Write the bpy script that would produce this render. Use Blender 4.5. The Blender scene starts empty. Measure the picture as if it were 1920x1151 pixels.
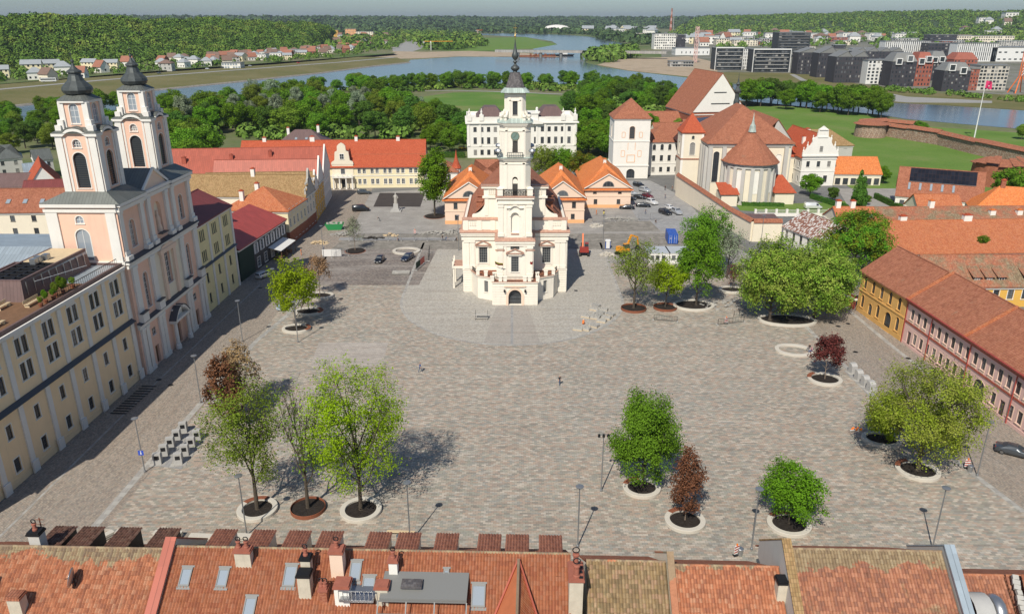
import bpy, bmesh, math, random
import numpy as np
from mathutils import Vector, Matrix
R=math.radians; PI=math.pi; sin=math.sin; cos=math.cos
# ---------------------------------------------------------------- camera, sky, sun, exposure
SC=bpy.context.scene; COL=SC.collection
cam=bpy.data.cameras.new('camera'); cam.lens=27.0; cam.sensor_width=36.0; cam.clip_start=.5; cam.clip_end=40000
camo=bpy.data.objects.new('camera',cam); COL.objects.link(camo); camo.location=(0,0,55); camo.rotation_euler=(R(90-20.6),0,0)
SC.camera=camo
SUN_EL=46.; SUN_AZ=20.   # shadows fall towards azimuth 20 deg (from +Y to +X)
W=bpy.data.worlds.new('World'); SC.world=W; W.use_nodes=True
nt=W.node_tree; sk=nt.nodes.new('ShaderNodeTexSky'); sk.sky_type='NISHITA'; sk.sun_disc=False
sk.sun_elevation=R(SUN_EL); sk.sun_rotation=R(180+SUN_AZ); sk.air_density=1.0; sk.dust_density=.7; sk.ozone_density=2.2; sk.altitude=80
_mx=nt.nodes.new('ShaderNodeMix'); _mx.data_type='RGBA'; _mx.blend_type='MULTIPLY'; _mx.inputs[0].default_value=1; _mx.inputs[7].default_value=(.90,.97,1.03,1); nt.links.new(sk.outputs[0],_mx.inputs[6]); _tc=nt.nodes.new('ShaderNodeTexCoord'); _sp=nt.nodes.new('ShaderNodeSeparateXYZ'); nt.links.new(_tc.outputs['Generated'],_sp.inputs[0]); _mr=nt.nodes.new('ShaderNodeMapRange'); _mr.inputs[1].default_value=0; _mr.inputs[2].default_value=.25; _mr.inputs[3].default_value=1; _mr.inputs[4].default_value=0; nt.links.new(_sp.outputs[2],_mr.inputs[0]); _m2=nt.nodes.new('ShaderNodeMix'); _m2.data_type='RGBA'; _m2.blend_type='MULTIPLY'; _m2.inputs[7].default_value=(.80,.91,1.05,1); nt.links.new(_mr.outputs[0],_m2.inputs[0]); nt.links.new(_mx.outputs[2],_m2.inputs[6]); nt.links.new(_m2.outputs[2],nt.nodes['Background'].inputs[0]); nt.nodes['Background'].inputs[1].default_value=.078
sun=bpy.data.lights.new('sun','SUN'); sun.energy=4.1; sun.angle=R(.55); sun.color=(1,.94,.83)
so=bpy.data.objects.new('sun',sun); COL.objects.link(so)
so.rotation_euler=Vector((sin(R(SUN_AZ))*cos(R(SUN_EL)),cos(R(SUN_AZ))*cos(R(SUN_EL)),-sin(R(SUN_EL)))).to_track_quat('-Z','Y').to_euler()
SC.view_settings.view_transform='Standard'; SC.view_settings.look='None'; SC.view_settings.exposure=.24; SC.view_settings.gamma=1
SC.render.engine='CYCLES'; SC.cycles.max_bounces=6; SC.cycles.diffuse_bounces=3; SC.cycles.glossy_bounces=2; SC.cycles.transmission_bounces=3
SC.cycles.volume_bounces=0; SC.cycles.use_denoising=True; SC.cycles.sample_clamp_indirect=4
# ---------------------------------------------------------------- helpers
_F=1440.;_c,_s=cos(R(20.6)),sin(R(20.6))
def G(px,py,z=0.):            # surveying helper: where a sight line meets the level z
    a=(px-960)/_F;b=(py-575.5)/_F
    dz=-_s-b*_c;t=(z-55)/dz
    return Vector((a*t,(_c-b*_s)*t,z))
def HZ(py,Y):                 # height seen at row py above distance Y
    b=(py-575.5)/_F
    return 55-Y*(b*_c+_s)/(_c-b*_s)
def V(*a): return Vector(a)
class MB:
    def __init__(s): s.v=[];s.f=[];s.mi=[];s.m=0;s.sm=[];s.smooth=False
    def face(s,pts,m=None):
        b=len(s.v); s.v+= [tuple(p) for p in pts]; s.f.append(tuple(range(b,b+len(pts)))); s.mi.append(s.m if m is None else m); s.sm.append(s.smooth)
    def grid(s,rows,close=False):      # rows of equal length point lists -> shared-vertex sheet
        b=len(s.v); n=len(rows[0])
        for r in rows: s.v+=[tuple(p) for p in r]
        for i in range(len(rows)-1):
            for j in range(n if close else n-1):
                k=(j+1)%n
                s.f.append((b+i*n+j,b+i*n+k,b+(i+1)*n+k,b+(i+1)*n+j)); s.mi.append(s.m); s.sm.append(s.smooth)
    def box(s,x0,y0,z0,x1,y1,z1,faces='bfudlr'):
        p=[(x0,y0,z0),(x1,y0,z0),(x1,y1,z0),(x0,y1,z0),(x0,y0,z1),(x1,y0,z1),(x1,y1,z1),(x0,y1,z1)]
        q=dict(d=(3,2,1,0),u=(4,5,6,7),f=(0,1,5,4),r=(1,2,6,5),b=(2,3,7,6),l=(3,0,4,7))
        for k in faces: s.face([p[i] for i in q[k]])
    def prism(s,poly,z0,z1,bot=False,top=True):
        n=len(poly)
        for i in range(n):
            a,b=poly[i],poly[(i+1)%n]; s.face([(a[0],a[1],z0),(b[0],b[1],z0),(b[0],b[1],z1),(a[0],a[1],z1)])
        if top: s.face([(a[0],a[1],z1) for a in poly])
        if bot: s.face([(a[0],a[1],z0) for a in reversed(poly)])
    def frustum(s,poly,z0,poly2,z1,top=True):
        n=len(poly)
        for i in range(n):
            j=(i+1)%n; s.face([(*poly[i],z0),(*poly[j],z0),(*poly2[j],z1),(*poly2[i],z1)])
        if top: s.face([(*a,z1) for a in poly2])
    def slab(s,pts,t):                 # face given thickness t straight down
        s.face(pts); lo=[(p[0],p[1],p[2]-t) for p in pts]; s.face(lo[::-1]); n=len(pts)
        for i in range(n):
            j=(i+1)%n; s.face([pts[i],lo[i],lo[j],pts[j]])
    def beam(s,p,q,w,h=None):
        p=Vector(p);q=Vector(q);h=h or w;d=(q-p).normalized(); up=Vector((0,0,1)) if abs(d.z)<.95 else Vector((0,1,0))
        x=d.cross(up).normalized()*w/2; y=x.cross(d).normalized()*h/2
        A=[p-x-y,p+x-y,p+x+y,p-x+y];B=[q-x-y,q+x-y,q+x+y,q-x+y]
        for i in range(4): j=(i+1)%4; s.face([A[i],A[j],B[j],B[i]])
        s.face(A[::-1]); s.face(B)
    def tube(s,pts,rad,n=6,cap=True):
        pts=[Vector(p) for p in pts]; rows=[]; rad=rad if isinstance(rad,(list,tuple)) else [rad]*len(pts)
        ref=None
        for i,p in enumerate(pts):
            d=(pts[min(i+1,len(pts)-1)]-pts[max(i-1,0)])
            d=d.normalized() if d.length>1e-6 else Vector((0,0,1))
            if ref is None: ref=Vector((1,0,0)) if abs(d.x)<.8 else Vector((0,1,0))
            x=(ref-d*ref.dot(d)).normalized(); ref=x; y=d.cross(x)
            rows.append([p+(x*cos(2*PI*k/n)+y*sin(2*PI*k/n))*rad[i] for k in range(n)])
        s.grid(rows,True)
        if cap: s.face(rows[-1]); s.face(rows[0][::-1])
    def lathe(s,prof,n=12,c=(0,0),ph=0,sq=False):   # prof [(r,z)]
        rows=[[(c[0]+r*cos(ph+2*PI*k/n),c[1]+r*sin(ph+2*PI*k/n),z) for k in range(n)] for r,z in prof]
        if s.smooth: s.grid(rows,True)
        else:
            for i in range(len(rows)-1):
                for k in range(n): s.face([rows[i][k],rows[i][(k+1)%n],rows[i+1][(k+1)%n],rows[i+1][k]])
        s.face(rows[-1])
    def fac(s,o,u,n,Wd,z0,z1,ops=(),dep=.22):        # wall from o along u (outward n) with real openings
        o=Vector(o);u=Vector(u);n=Vector(n)
        P=lambda a,z,d=0: o+u*a+Vector((0,0,z))-n*d
        ops=[q for q in ops if q[0]>0.01 and q[0]+q[2]<Wd-.01 and q[1]>=z0 and q[1]+q[3]<z1]
        xs=sorted({0.,Wd}|{round(q[0],3) for q in ops}|{round(q[0]+q[2],3) for q in ops})
        zs=sorted({z0,z1}|{round(q[1],3) for q in ops}|{round(q[1]+q[3],3) for q in ops})
        def inside(a,z): return any(q[0]<a<q[0]+q[2] and q[1]<z<q[1]+q[3] for q in ops)
        for i in range(len(xs)-1):
            j=0
            while j<len(zs)-1:
                if inside((xs[i]+xs[i+1])/2,(zs[j]+zs[j+1])/2): j+=1; continue
                k=j
                while k<len(zs)-1 and not inside((xs[i]+xs[i+1])/2,(zs[k]+zs[k+1])/2): k+=1
                s.face([P(xs[i],zs[j]),P(xs[i+1],zs[j]),P(xs[i+1],zs[k]),P(xs[i],zs[k])]); j=k
        for q in ops:
            a,b,c,d=q[0],q[0]+q[2],q[1],q[1]+q[3]; arch=len(q)>4 and q[4]
            s.face([P(a,c,0),P(b,c,0),P(b,c,dep),P(a,c,dep)])
            if not arch:
                s.face([P(a,c,0),P(a,c,dep),P(a,d,dep),P(a,d,0)]); s.face([P(b,c,dep),P(b,c,0),P(b,d,0),P(b,d,dep)]); s.face([P(a,d,dep),P(b,d,dep),P(b,d,0),P(a,d,0)])
            else:
                r=q[2]/2; zc=d-r; m=(a+b)/2; N=10
                s.face([P(a,c,0),P(a,c,dep),P(a,zc,dep),P(a,zc,0)]); s.face([P(b,c,dep),P(b,c,0),P(b,zc,0),P(b,zc,dep)])
                ar=[(m+r*cos(PI*t/N),zc+r*sin(PI*t/N)) for t in range(N+1)]
                for t in range(N):
                    s.face([P(*ar[t],0),P(*ar[t+1],0),P(*ar[t+1],dep),P(*ar[t],dep)])
                for t in range(N//2): s.face([P(b,d),P(*ar[t+1]),P(*ar[t])])
                for t in range(N//2,N): s.face([P(a,d),P(*ar[t+1]),P(*ar[t])])
    def build(s,name,mats,parent=None,smooth=False,loc=None):
        me=mesh_of(s.v,s.f,name,mats,s.mi,smooth or (s.sm if any(s.sm) else False))
        return link(name,me,parent,loc)
def mesh_of(v,f,name,mats,mi=None,smooth=False,uv=True):
    me=bpy.data.meshes.new(name); me.from_pydata(v,[],f)
    if not isinstance(mats,(list,tuple)): mats=[mats]
    for m in mats: me.materials.append(m)
    if mi is not None and len(mats)>1: me.polygons.foreach_set('material_index',mi)
    if smooth is True: me.polygons.foreach_set('use_smooth',[True]*len(f))
    elif smooth: me.polygons.foreach_set('use_smooth',smooth)
    if uv and len(f)<400000:
        np_l=len(me.loops); lv=np.empty(np_l,np.int32); me.loops.foreach_get('vertex_index',lv)
        co=np.empty(len(me.vertices)*3,np.float32); me.vertices.foreach_get('co',co); co=co.reshape(-1,3)
        nr=np.empty(len(f)*3,np.float32); me.polygons.foreach_get('normal',nr); nr=nr.reshape(-1,3)
        lt=np.empty(len(f),np.int32); me.polygons.foreach_get('loop_total',lt); pn=np.repeat(nr,lt,axis=0)
        h=np.hypot(pn[:,0],pn[:,1]); flat=h<.03; h[flat]=1
        ux=np.where(flat,1,-pn[:,1]/h); uy=np.where(flat,0,pn[:,0]/h)
        p=co[lv]; U=p[:,0]*ux+p[:,1]*uy
        vx=-uy*pn[:,2]; vy=ux*pn[:,2]; vz=uy*0+(ux*pn[:,1]*-1+uy*pn[:,0])*1.0
        vz=np.where(flat,0,h); vx=np.where(flat,0,-pn[:,0]*pn[:,2]/h); vy=np.where(flat,1,-pn[:,1]*pn[:,2]/h)
        Vv=p[:,0]*vx+p[:,1]*vy+p[:,2]*vz
        l=me.uv_layers.new(name='UVMap'); l.data.foreach_set('uv',np.stack([U,Vv],1).astype(np.float32).ravel())
    me.update(); return me
def link(name,data,parent=None,loc=None,rz=0,sc=None):
    o=bpy.data.objects.new(name,data); COL.objects.link(o)
    if parent: o.parent=parent
    if loc is not None: o.location=loc
    if rz: o.rotation_euler=(0,0,rz)
    if sc is not None: o.scale=sc
    return o
def tag(o,label,cat=None,group=None,kind=None):
    o['label']=label
    if cat: o['category']=cat
    if group: o['group']=group
    if kind: o['kind']=kind
    return o
def thing(name,label,cat,loc=(0,0,0),rz=0,group=None): return tag(link(name,None,None,loc,rz),label,cat,group)
def struct(o): o['kind']='structure'; return o
def dup(o,parent=None,kids=None):
    c=o.copy(); COL.objects.link(c); c.parent=parent
    for ch in (kids or KIDS)(o): dup(ch,c,kids)
    return c
def KIDS(o): return [x for x in bpy.data.objects if x.parent==o]
def cache_kids(root):       # children list computed once for a prototype
    d={}
    def rec(o):
        d[o.name]=KIDS(o)
        for k in d[o.name]: rec(k)
    rec(root); d2={k:list(v) for k,v in d.items()}
    return lambda o:d2.get(o.name,[])
# ---------------------------------------------------------------- materials
def NM(name):
    m=bpy.data.materials.new(name); m.use_nodes=True; t=m.node_tree; b=t.nodes['Principled BSDF']; return m,t,b
def nd(t,ty,ins=None,**kw):
    n=t.nodes.new('ShaderNode'+ty)
    for k,v in kw.items(): setattr(n,k,v)
    for k,v in (ins or {}).items():
        if hasattr(v,'is_linked') or isinstance(v,bpy.types.NodeSocket): t.links.new(v,n.inputs[k])
        else: n.inputs[k].default_value=v
    return n
def mth(t,op,a,b=None,c=None):
    n=t.nodes.new('ShaderNodeMath'); n.operation=op
    for i,v in enumerate((a,b,c)):
        if v is None: continue
        if isinstance(v,(int,float)): n.inputs[i].default_value=v
        else: t.links.new(v,n.inputs[i])
    return n.outputs[0]
def mix(t,f,a,b,bt='MIX'):
    n=t.nodes.new('ShaderNodeMix'); n.data_type='RGBA'; n.blend_type=bt
    for i,v in ((0,f),(6,a),(7,b)):
        if isinstance(v,bpy.types.NodeSocket): t.links.new(v,n.inputs[i])
        elif i==0: n.inputs[0].default_value=v
        else: n.inputs[i].default_value=(*v[:3],1)
    return n.outputs[2]
def noise(t,vec,scale,det=4,rough=.6,dim='3D'):
    n=t.nodes.new('ShaderNodeTexNoise'); n.inputs['Scale'].default_value=scale; n.inputs['Detail'].default_value=det; n.inputs['Roughness'].default_value=rough
    t.links.new(vec,n.inputs['Vector']); return n.outputs['Fac']
def ramp(t,f,stops,const=False):
    n=t.nodes.new('ShaderNodeValToRGB'); cr=n.color_ramp; cr.interpolation='CONSTANT' if const else 'LINEAR'
    while len(cr.elements)<len(stops): cr.elements.new(.5)
    for e,(p,c) in zip(cr.elements,stops): e.position=p; e.color=(*c[:3],1) if isinstance(c,(tuple,list)) else (c,c,c,1)
    t.links.new(f,n.inputs[0]); return n.outputs[0]
def bump(t,b,h,st=.3,d=.05):
    n=t.nodes.new('ShaderNodeBump'); n.inputs['Strength'].default_value=st; n.inputs['Distance'].default_value=d
    t.links.new(h,n.inputs['Height']); t.links.new(n.outputs[0],b.inputs['Normal'])
def coord(t,k='Object'): return t.nodes.new('ShaderNodeTexCoord').outputs[k]
def sc3(c,f): return tuple(min(1,x*f) for x in c)
def plaster(name,c,rough=.85,var=.10,scale=.35,fine=6,bmp=.12,metal=0,spec=.25,stain=0):
    m,t,b=NM(name); co=coord(t)
    f=noise(t,co,scale,5,.65); f2=noise(t,co,fine,3)
    a=mix(t,ramp(t,f,[(.3,0),(.7,1)]),sc3(c,1-var),sc3(c,1+var*.6))
    a=mix(t,mth(t,'MULTIPLY',f2,.5),a,sc3(c,.93))
    if stain:                       # rain streaks: vertical smears
        mp=nd(t,'Mapping',{'Vector':co}); mp.inputs['Scale'].default_value=(1.3,1.3,.12)
        a=mix(t,mth(t,'MULTIPLY',ramp(t,noise(t,mp.outputs[0],1.4,5,.7),[(.52,0),(.75,1)]),stain),a,sc3(c,.62))
    t.links.new(a,b.inputs['Base Color']); b.inputs['Roughness'].default_value=rough; b.inputs['Metallic'].default_value=metal
    b.inputs['Specular IOR Level'].default_value=spec
    if bmp: bump(t,b,f2,bmp,.03)
    return m
def flatm(name,c,rough=.6,metal=0,spec=.4,coat=0):
    m,t,b=NM(name); b.inputs['Base Color'].default_value=(*c,1); b.inputs['Roughness'].default_value=rough; b.inputs['Metallic'].default_value=metal
    b.inputs['Specular IOR Level'].default_value=spec; b.inputs['Coat Weight'].default_value=coat; b.inputs['Coat Roughness'].default_value=.06
    return m
def cells(t,uo,vo,w,h,off=.5):        # running-bond cell id + in-cell coordinates
    v=mth(t,'DIVIDE',vo,h); row=mth(t,'FLOOR',v); u=mth(t,'ADD',mth(t,'DIVIDE',uo,w),mth(t,'MULTIPLY',mth(t,'MODULO',row,2.),off))
    cu=mth(t,'FLOOR',u); cb=nd(t,'CombineXYZ',{0:cu,1:row}); wn=nd(t,'TexWhiteNoise',{'Vector':cb.outputs[0]},noise_dimensions='3D')
    return wn.outputs['Value'],mth(t,'FRACT',u),mth(t,'FRACT',v)
def tilem(name,cols,tw=.24,th=.34,old=None,oldamt=.5,olds=.25,bs=.8,rough=.8,off=0.,wave=True,dirt=.35):
    m,t,b=NM(name); uv=coord(t,'UV'); sp=nd(t,'SeparateXYZ',{0:uv}); ob=coord(t)
    val,fu,fv=cells(t,sp.outputs[0],sp.outputs[1],tw,th,off)
    n=len(cols); c=ramp(t,val,[(i/n,cols[i]) for i in range(n)],True)
    if old:
        f=ramp(t,noise(t,ob,olds,6,.7),[(1-oldamt-.08,0),(1-oldamt+.08,1)])
        no=len(old); v2=mth(t,'FRACT',mth(t,'MULTIPLY',val,7.3)); c=mix(t,f,c,ramp(t,v2,[(i/no,old[i]) for i in range(no)],True))
    g=ramp(t,noise(t,ob,.9,5,.7),[(.35,.0),(.75,1)]); c=mix(t,mth(t,'MULTIPLY',g,dirt),c,mix(t,1,c,(.45,.42,.40),'MULTIPLY'))
    edge=mth(t,'LESS_THAN',fv,.13); gap=mth(t,'GREATER_THAN',mth(t,'ABSOLUTE',mth(t,'SUBTRACT',fu,.5)),.42)
    c=mix(t,mth(t,'MULTIPLY',mth(t,'MAXIMUM',edge,gap) ,.33),c,(.05,.03,.025))
    t.links.new(c,b.inputs['Base Color']); b.inputs['Roughness'].default_value=rough; b.inputs['Specular IOR Level'].default_value=.2
    hgt=mth(t,'SUBTRACT',mth(t,'SINE',mth(t,'MULTIPLY',fu,PI)) if wave else gap,fv)
    bump(t,b,hgt,bs,.06); return m
def seam(name,c,w=.55,rough=.45,metal=.3,var=.1):
    m,t,b=NM(name); uv=coord(t,'UV'); sp=nd(t,'SeparateXYZ',{0:uv}); ob=coord(t)
    val,fu,fv=cells(t,sp.outputs[0],sp.outputs[1],w,2.1,0.)
    a=mix(t,val,sc3(c,1-var),sc3(c,1+var)); a=mix(t,ramp(t,noise(t,ob,.5,5,.7),[(.4,0),(.8,.5)]),a,sc3(c,.7))
    r=mth(t,'LESS_THAN',fu,.1); a=mix(t,mth(t,'MULTIPLY',r,.55),a,sc3(c,.35))
    t.links.new(a,b.inputs['Base Color']); b.inputs['Roughness'].default_value=rough; b.inputs['Metallic'].default_value=metal
    bump(t,b,r,.6,.04); return m
def leafm(name,c,var=.35,tr=.3,hue=.03,tone=None):
    m=bpy.data.materials.new(name); m.use_nodes=True; t=m.node_tree; t.nodes.clear()
    o=t.nodes.new('ShaderNodeOutputMaterial'); gi=t.nodes.new('ShaderNodeNewGeometry'); oi=t.nodes.new('ShaderNodeObjectInfo')
    ob=coord(t)
    a=mix(t,gi.outputs['Random Per Island'],sc3(c,1-var),sc3(c,1+var))
    if tone: a=mix(t,ramp(t,noise(t,ob,.45,2),[(.45,0),(.6,1)]),a,mix(t,gi.outputs['Random Per Island'],sc3(tone,.7),sc3(tone,1.2)))
    hs=nd(t,'HueSaturation',{'Color':a,'Hue':mth(t,'ADD',.5-hue,mth(t,'MULTIPLY',oi.outputs['Random'],2*hue)),'Value':mth(t,'ADD',.78,mth(t,'MULTIPLY',oi.outputs['Random'],.44))})
    d=nd(t,'BsdfPrincipled',{'Base Color':hs.outputs[0],'Roughness':.75,'Specular IOR Level':.08}); tb=nd(t,'BsdfTranslucent',{'Color':hs.outputs[0]})
    ms=nd(t,'MixShader',{0:tr,1:d.outputs[0],2:tb.outputs[0]}); t.links.new(ms.outputs[0],o.inputs[0]); return m
M={}
M['white']=plaster('white_plaster',(.80,.77,.70),stain=.12,var=.06)
M['thwhite']=plaster('town_hall_render',(.83,.77,.66),stain=.30,var=.05)
M['trim']=plaster('white_trim',(.76,.73,.67),stain=.25,var=.06)
M['yellow']=plaster('pale_yellow_plaster',(.88,.67,.41),stain=.25,var=.06)
M['yellow2']=plaster('lemon_plaster',(.80,.70,.38),stain=.3,var=.06)
M['yellow3']=plaster('light_yellow_plaster',(.80,.70,.46),var=.05)
M['gold']=plaster('golden_plaster',(.72,.42,.09),var=.08)
M['ochre']=plaster('ochre_brick',(.72,.42,.14),var=.12,stain=.2)
M['pink']=plaster('salmon_plaster',(.84,.54,.40),stain=.3,var=.07)
M['pinkl']=plaster('pink_plaster',(.76,.51,.45),stain=.12,var=.07)
M['peach']=plaster('peach_plaster',(.80,.60,.46),var=.05)
M['orangew']=plaster('orange_plaster',(.80,.42,.20),var=.05)
M['cream']=plaster('cream_plaster',(.78,.70,.55),var=.06,stain=.15)
M['grey']=plaster('grey_plaster',(.50,.48,.44),var=.08,stain=.2)
M['stone']=plaster('grey_stone',(.42,.40,.36),var=.15,scale=1.5)
M['dark']=plaster('dark_cladding',(.055,.058,.062),var=.2,rough=.6)
M['black']=flatm('black_paint',(.015,.015,.017),.5)
M['dgreen']=plaster('dark_green_boards',(.03,.055,.04),var=.2)
M['brick']=tilem('red_brick',[(.36,.13,.07),(.42,.17,.10),(.30,.10,.06)],.25,.08,bs=.3,off=.5,wave=False)
M['bricko']=tilem('old_brick',[(.33,.20,.14),(.42,.29,.21),(.27,.19,.14),(.46,.37,.29)],.5,.3,bs=.5,off=.5,wave=False)
M['glass']=flatm('window_glass',(.035,.042,.05),.12,0,.6)
M['glassb']=flatm('pale_window_glass',(.28,.32,.36),.08,0,.9)
M['frame']=flatm('white_window_frame',(.72,.71,.68),.5)
M['framed']=flatm('dark_window_frame',(.06,.055,.05),.5)
M['framegr']=flatm('grey_window_frame',(.20,.20,.19),.5)
t=M['glass'].node_tree; b=t.nodes['Principled BSDF']; oi=t.nodes.new('ShaderNodeObjectInfo'); t.links.new(ramp(t,oi.outputs['Random'],[(0,(.03,.037,.045)),(.45,(.05,.06,.07)),(.72,(.12,.13,.14)),(.9,(.30,.29,.27))],True),b.inputs['Base Color'])
M['chim']=plaster('weathered_chimney_render',(.58,.52,.41),var=.2,scale=1.2,stain=.5)
M['wood']=plaster('brown_wood',(.20,.11,.06),var=.3,scale=2)
M['woodl']=plaster('pale_wood',(.62,.48,.30),var=.15,scale=2)
M['cop']=seam('green_copper',(.42,.49,.44),.4,.6,.1,.2)
M['bronze']=plaster('dark_patinated_copper',(.09,.10,.098),.5,.3,1.5,metal=.4)
M['slate']=tilem('grey_shingle',[(.12,.11,.11),(.16,.15,.15),(.10,.095,.10)],.3,.25,bs=.4,off=.5,wave=False)
M['mdark']=seam('dark_metal_roof',(.15,.16,.145),.5,.5,.35)
M['mgrey']=seam('grey_metal_roof',(.36,.42,.46),.62,.45,.3)
M['mred']=seam('red_metal_roof',(.42,.075,.06),.55,.55,.05)
M['mredp']=seam('pinkish_metal_roof',(.40,.10,.06),.55,.5,.05)
M['mdred']=seam('dark_red_metal_roof',(.20,.045,.04),.5,.6,.05)
M['mbrown']=seam('brown_metal_roof',(.16,.10,.09),.5,.6,.05)
M['lead']=flatm('black_flashing',(.085,.09,.10),.5,.2)
M['iron']=flatm('black_iron',(.03,.03,.032),.5,.6)
M['steel']=flatm('galvanised_steel',(.42,.43,.44),.35,.8)
M['pole']=flatm('grey_lamp_pole',(.30,.31,.32),.4,.6)
M['corten']=plaster('rusty_steel',(.24,.085,.045),.8,.2,2)
M['rim']=plaster('cast_stone_rim',(.55,.51,.44),var=.08,scale=1)
M['soil']=plaster('dark_soil',(.028,.022,.018),.95,.5,2.5,14,.8)
M['gold_leaf']=flatm('gilding',(.75,.5,.15),.25,1)
O1,O2,O3=(.62,.19,.07),(.68,.24,.10),(.54,.15,.06)
M['tile']=tilem('orange_clay_tile',[(.54,.18,.075),(.58,.22,.10),(.49,.15,.065),(.55,.20,.10)],bs=.6)
M['tileb']=tilem('bright_orange_tile',[(.70,.22,.06),(.74,.26,.09),(.64,.19,.06)],bs=.5,dirt=.2)
M['tiler']=tilem('red_clay_tile',[(.48,.10,.045),(.52,.12,.055),(.44,.09,.04)],bs=.5,dirt=.25)
M['tilebr']=tilem('weathered_red_tile',[(.43,.165,.095),(.48,.195,.115),(.38,.14,.08),(.45,.18,.10)],old=[(.34,.19,.12),(.38,.24,.16)],oldamt=.3,olds=.35,bs=.9,dirt=.55)
M['tileo']=tilem('old_patchy_tile',[(.46,.17,.09),(.40,.15,.09),(.52,.22,.13)],old=[(.30,.22,.13),(.24,.18,.11),(.36,.28,.18)],bs=.9)
M['tilem']=tilem('mossy_tan_tile',[(.36,.24,.11),(.32,.20,.09),(.42,.27,.13)],bs=.6)
M['tilespeck']=tilem('white_and_brown_worn_tile',[(.30,.14,.10),(.62,.55,.50),(.24,.12,.09),(.70,.66,.62),(.36,.20,.15)],.35,.5,bs=.9)
M['conc']=plaster('concrete',(.42,.41,.39),var=.12,scale=.8)
M['coping']=tilem('salmon_coping_tile',[(.52,.31,.23),(.56,.34,.25),(.48,.28,.21)],bs=.5,dirt=.2)
M['cap']=plaster('brick_red_cap',(.34,.12,.08),var=.2,scale=2)
M['solar']=tilem('solar_panel',[(.012,.014,.022),(.018,.02,.03)],1.0,1.6,bs=.1,rough=.25,wave=False)
# ---------------------------------------------------------------- ground and water
def pavem(name,pal,w,h,off=.5,mort=(.10,.09,.08),mw=.06,mh=.08,big=.12,rot=0,rough=.85,bs=.35,drift=None):
    m,t,b=NM(name); ob=coord(t)
    mp=nd(t,'Mapping',{'Vector':ob}); mp.inputs['Rotation'].default_value=(0,0,rot); sp=nd(t,'SeparateXYZ',{0:mp.outputs[0]})
    val,fu,fv=cells(t,sp.outputs[0],sp.outputs[1],w,h,off); n=len(pal); c=ramp(t,val,[(i/n,pal[i]) for i in range(n)],True)
    gap=mth(t,'MAXIMUM',mth(t,'LESS_THAN',fu,mw),mth(t,'LESS_THAN',fv,mh)); c=mix(t,mth(t,'MULTIPLY',gap,.75),c,mort)
    f=ramp(t,noise(t,ob,.05,6,.65),[(.35,0),(.68,1)]); c=mix(t,mth(t,'MULTIPLY',f,big*2),c,mix(t,1,c,(.72,.70,.68),'MULTIPLY'))
    f2=ramp(t,noise(t,ob,.6,5,.7),[(.45,0),(.75,1)]); c=mix(t,mth(t,'MULTIPLY',f2,.25),c,mix(t,1,c,(.70,.68,.66),'MULTIPLY'))
    rw=nd(t,'TexWhiteNoise',{'W':mth(t,'FLOOR',mth(t,'DIVIDE',sp.outputs[1],h))},noise_dimensions='1D').outputs['Value']
    mp3=nd(t,'Mapping',{'Vector':mp.outputs[0]}); mp3.inputs['Scale'].default_value=(.09,.9,1)
    st=ramp(t,noise(t,mp3.outputs[0],1,4,.6),[(.42,0),(.70,1)]); c=mix(t,mth(t,'MULTIPLY',mth(t,'MULTIPLY',st,rw),.55),c,mix(t,1,c,(.66,.60,.56),'MULTIPLY'))
    c=mix(t,mth(t,'MULTIPLY',ramp(t,noise(t,ob,.035,3,.5),[(.4,0),(.6,1)]),.35),c,mix(t,1,c,(1.04,.98,.93),'MULTIPLY'))
    if drift:
        mp2=nd(t,'Mapping',{'Vector':ob}); mp2.inputs['Scale'].default_value=(.04,.25,1)
        c=mix(t,ramp(t,noise(t,mp2.outputs[0],1,5,.6),[(.48,0),(.66,.45)]),c,drift)
    t.links.new(c,b.inputs['Base Color']); b.inputs['Roughness'].default_value=rough; b.inputs['Specular IOR Level'].default_value=.25
    bump(t,b,mth(t,'SUBTRACT',val,mth(t,'MULTIPLY',gap,1.5)),bs,.02); return m
def roughg(name,cols,scale=.2,rough=.95,bs=.5,fine=3.):
    m,t,b=NM(name); ob=coord(t); n=len(cols)
    f=noise(t,ob,scale,8,.7); c=ramp(t,f,[(.3+.4*i/(n-1),cols[i]) for i in range(n)])
    f2=noise(t,ob,fine,4,.7); c=mix(t,ramp(t,f2,[(.4,0),(.7,.5)]),c,mix(t,1,c,(.55,.55,.55),'MULTIPLY'))
    t.links.new(c,b.inputs['Base Color']); b.inputs['Roughness'].default_value=rough; b.inputs['Specular IOR Level'].default_value=.1
    bump(t,b,f2,bs,.1); return m
M['plaza']=pavem('plaza_pavers',[(0.372,0.342,0.284),(0.434,0.381,0.312),(0.279,0.257,0.222),(0.424,0.337,0.27),(0.331,0.322,0.27),(0.413,0.381,0.331),(0.351,0.292,0.242),(0.506,0.45,0.378),(0.315,0.307,0.274),(0.403,0.332,0.27)],.62,.31,mw=.04,mh=.06,big=.16)
M['setts']=pavem('street_setts',[(.33,.285,.235),(.38,.325,.265),(.27,.235,.20),(.36,.295,.245),(.31,.28,.245),(.41,.355,.295)],.3,.2,mw=.1,mh=.12,rot=R(90),big=.15)
M['cobble']=pavem('apron_cobbles',[(.46,.44,.39),(.51,.485,.43),(.40,.38,.34),(.48,.445,.385),(.43,.41,.375),(.55,.52,.47)],.3,.24,mw=.12,mh=.14,big=.1,bs=.6,mort=(.15,.14,.125))
M['wedge']=pavem('pale_cobbles',[(.40,.375,.335),(.44,.40,.36),(.36,.34,.31)],.3,.24,mw=.12,mh=.14,big=.08,bs=.5,mort=(.2,.19,.17))
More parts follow.
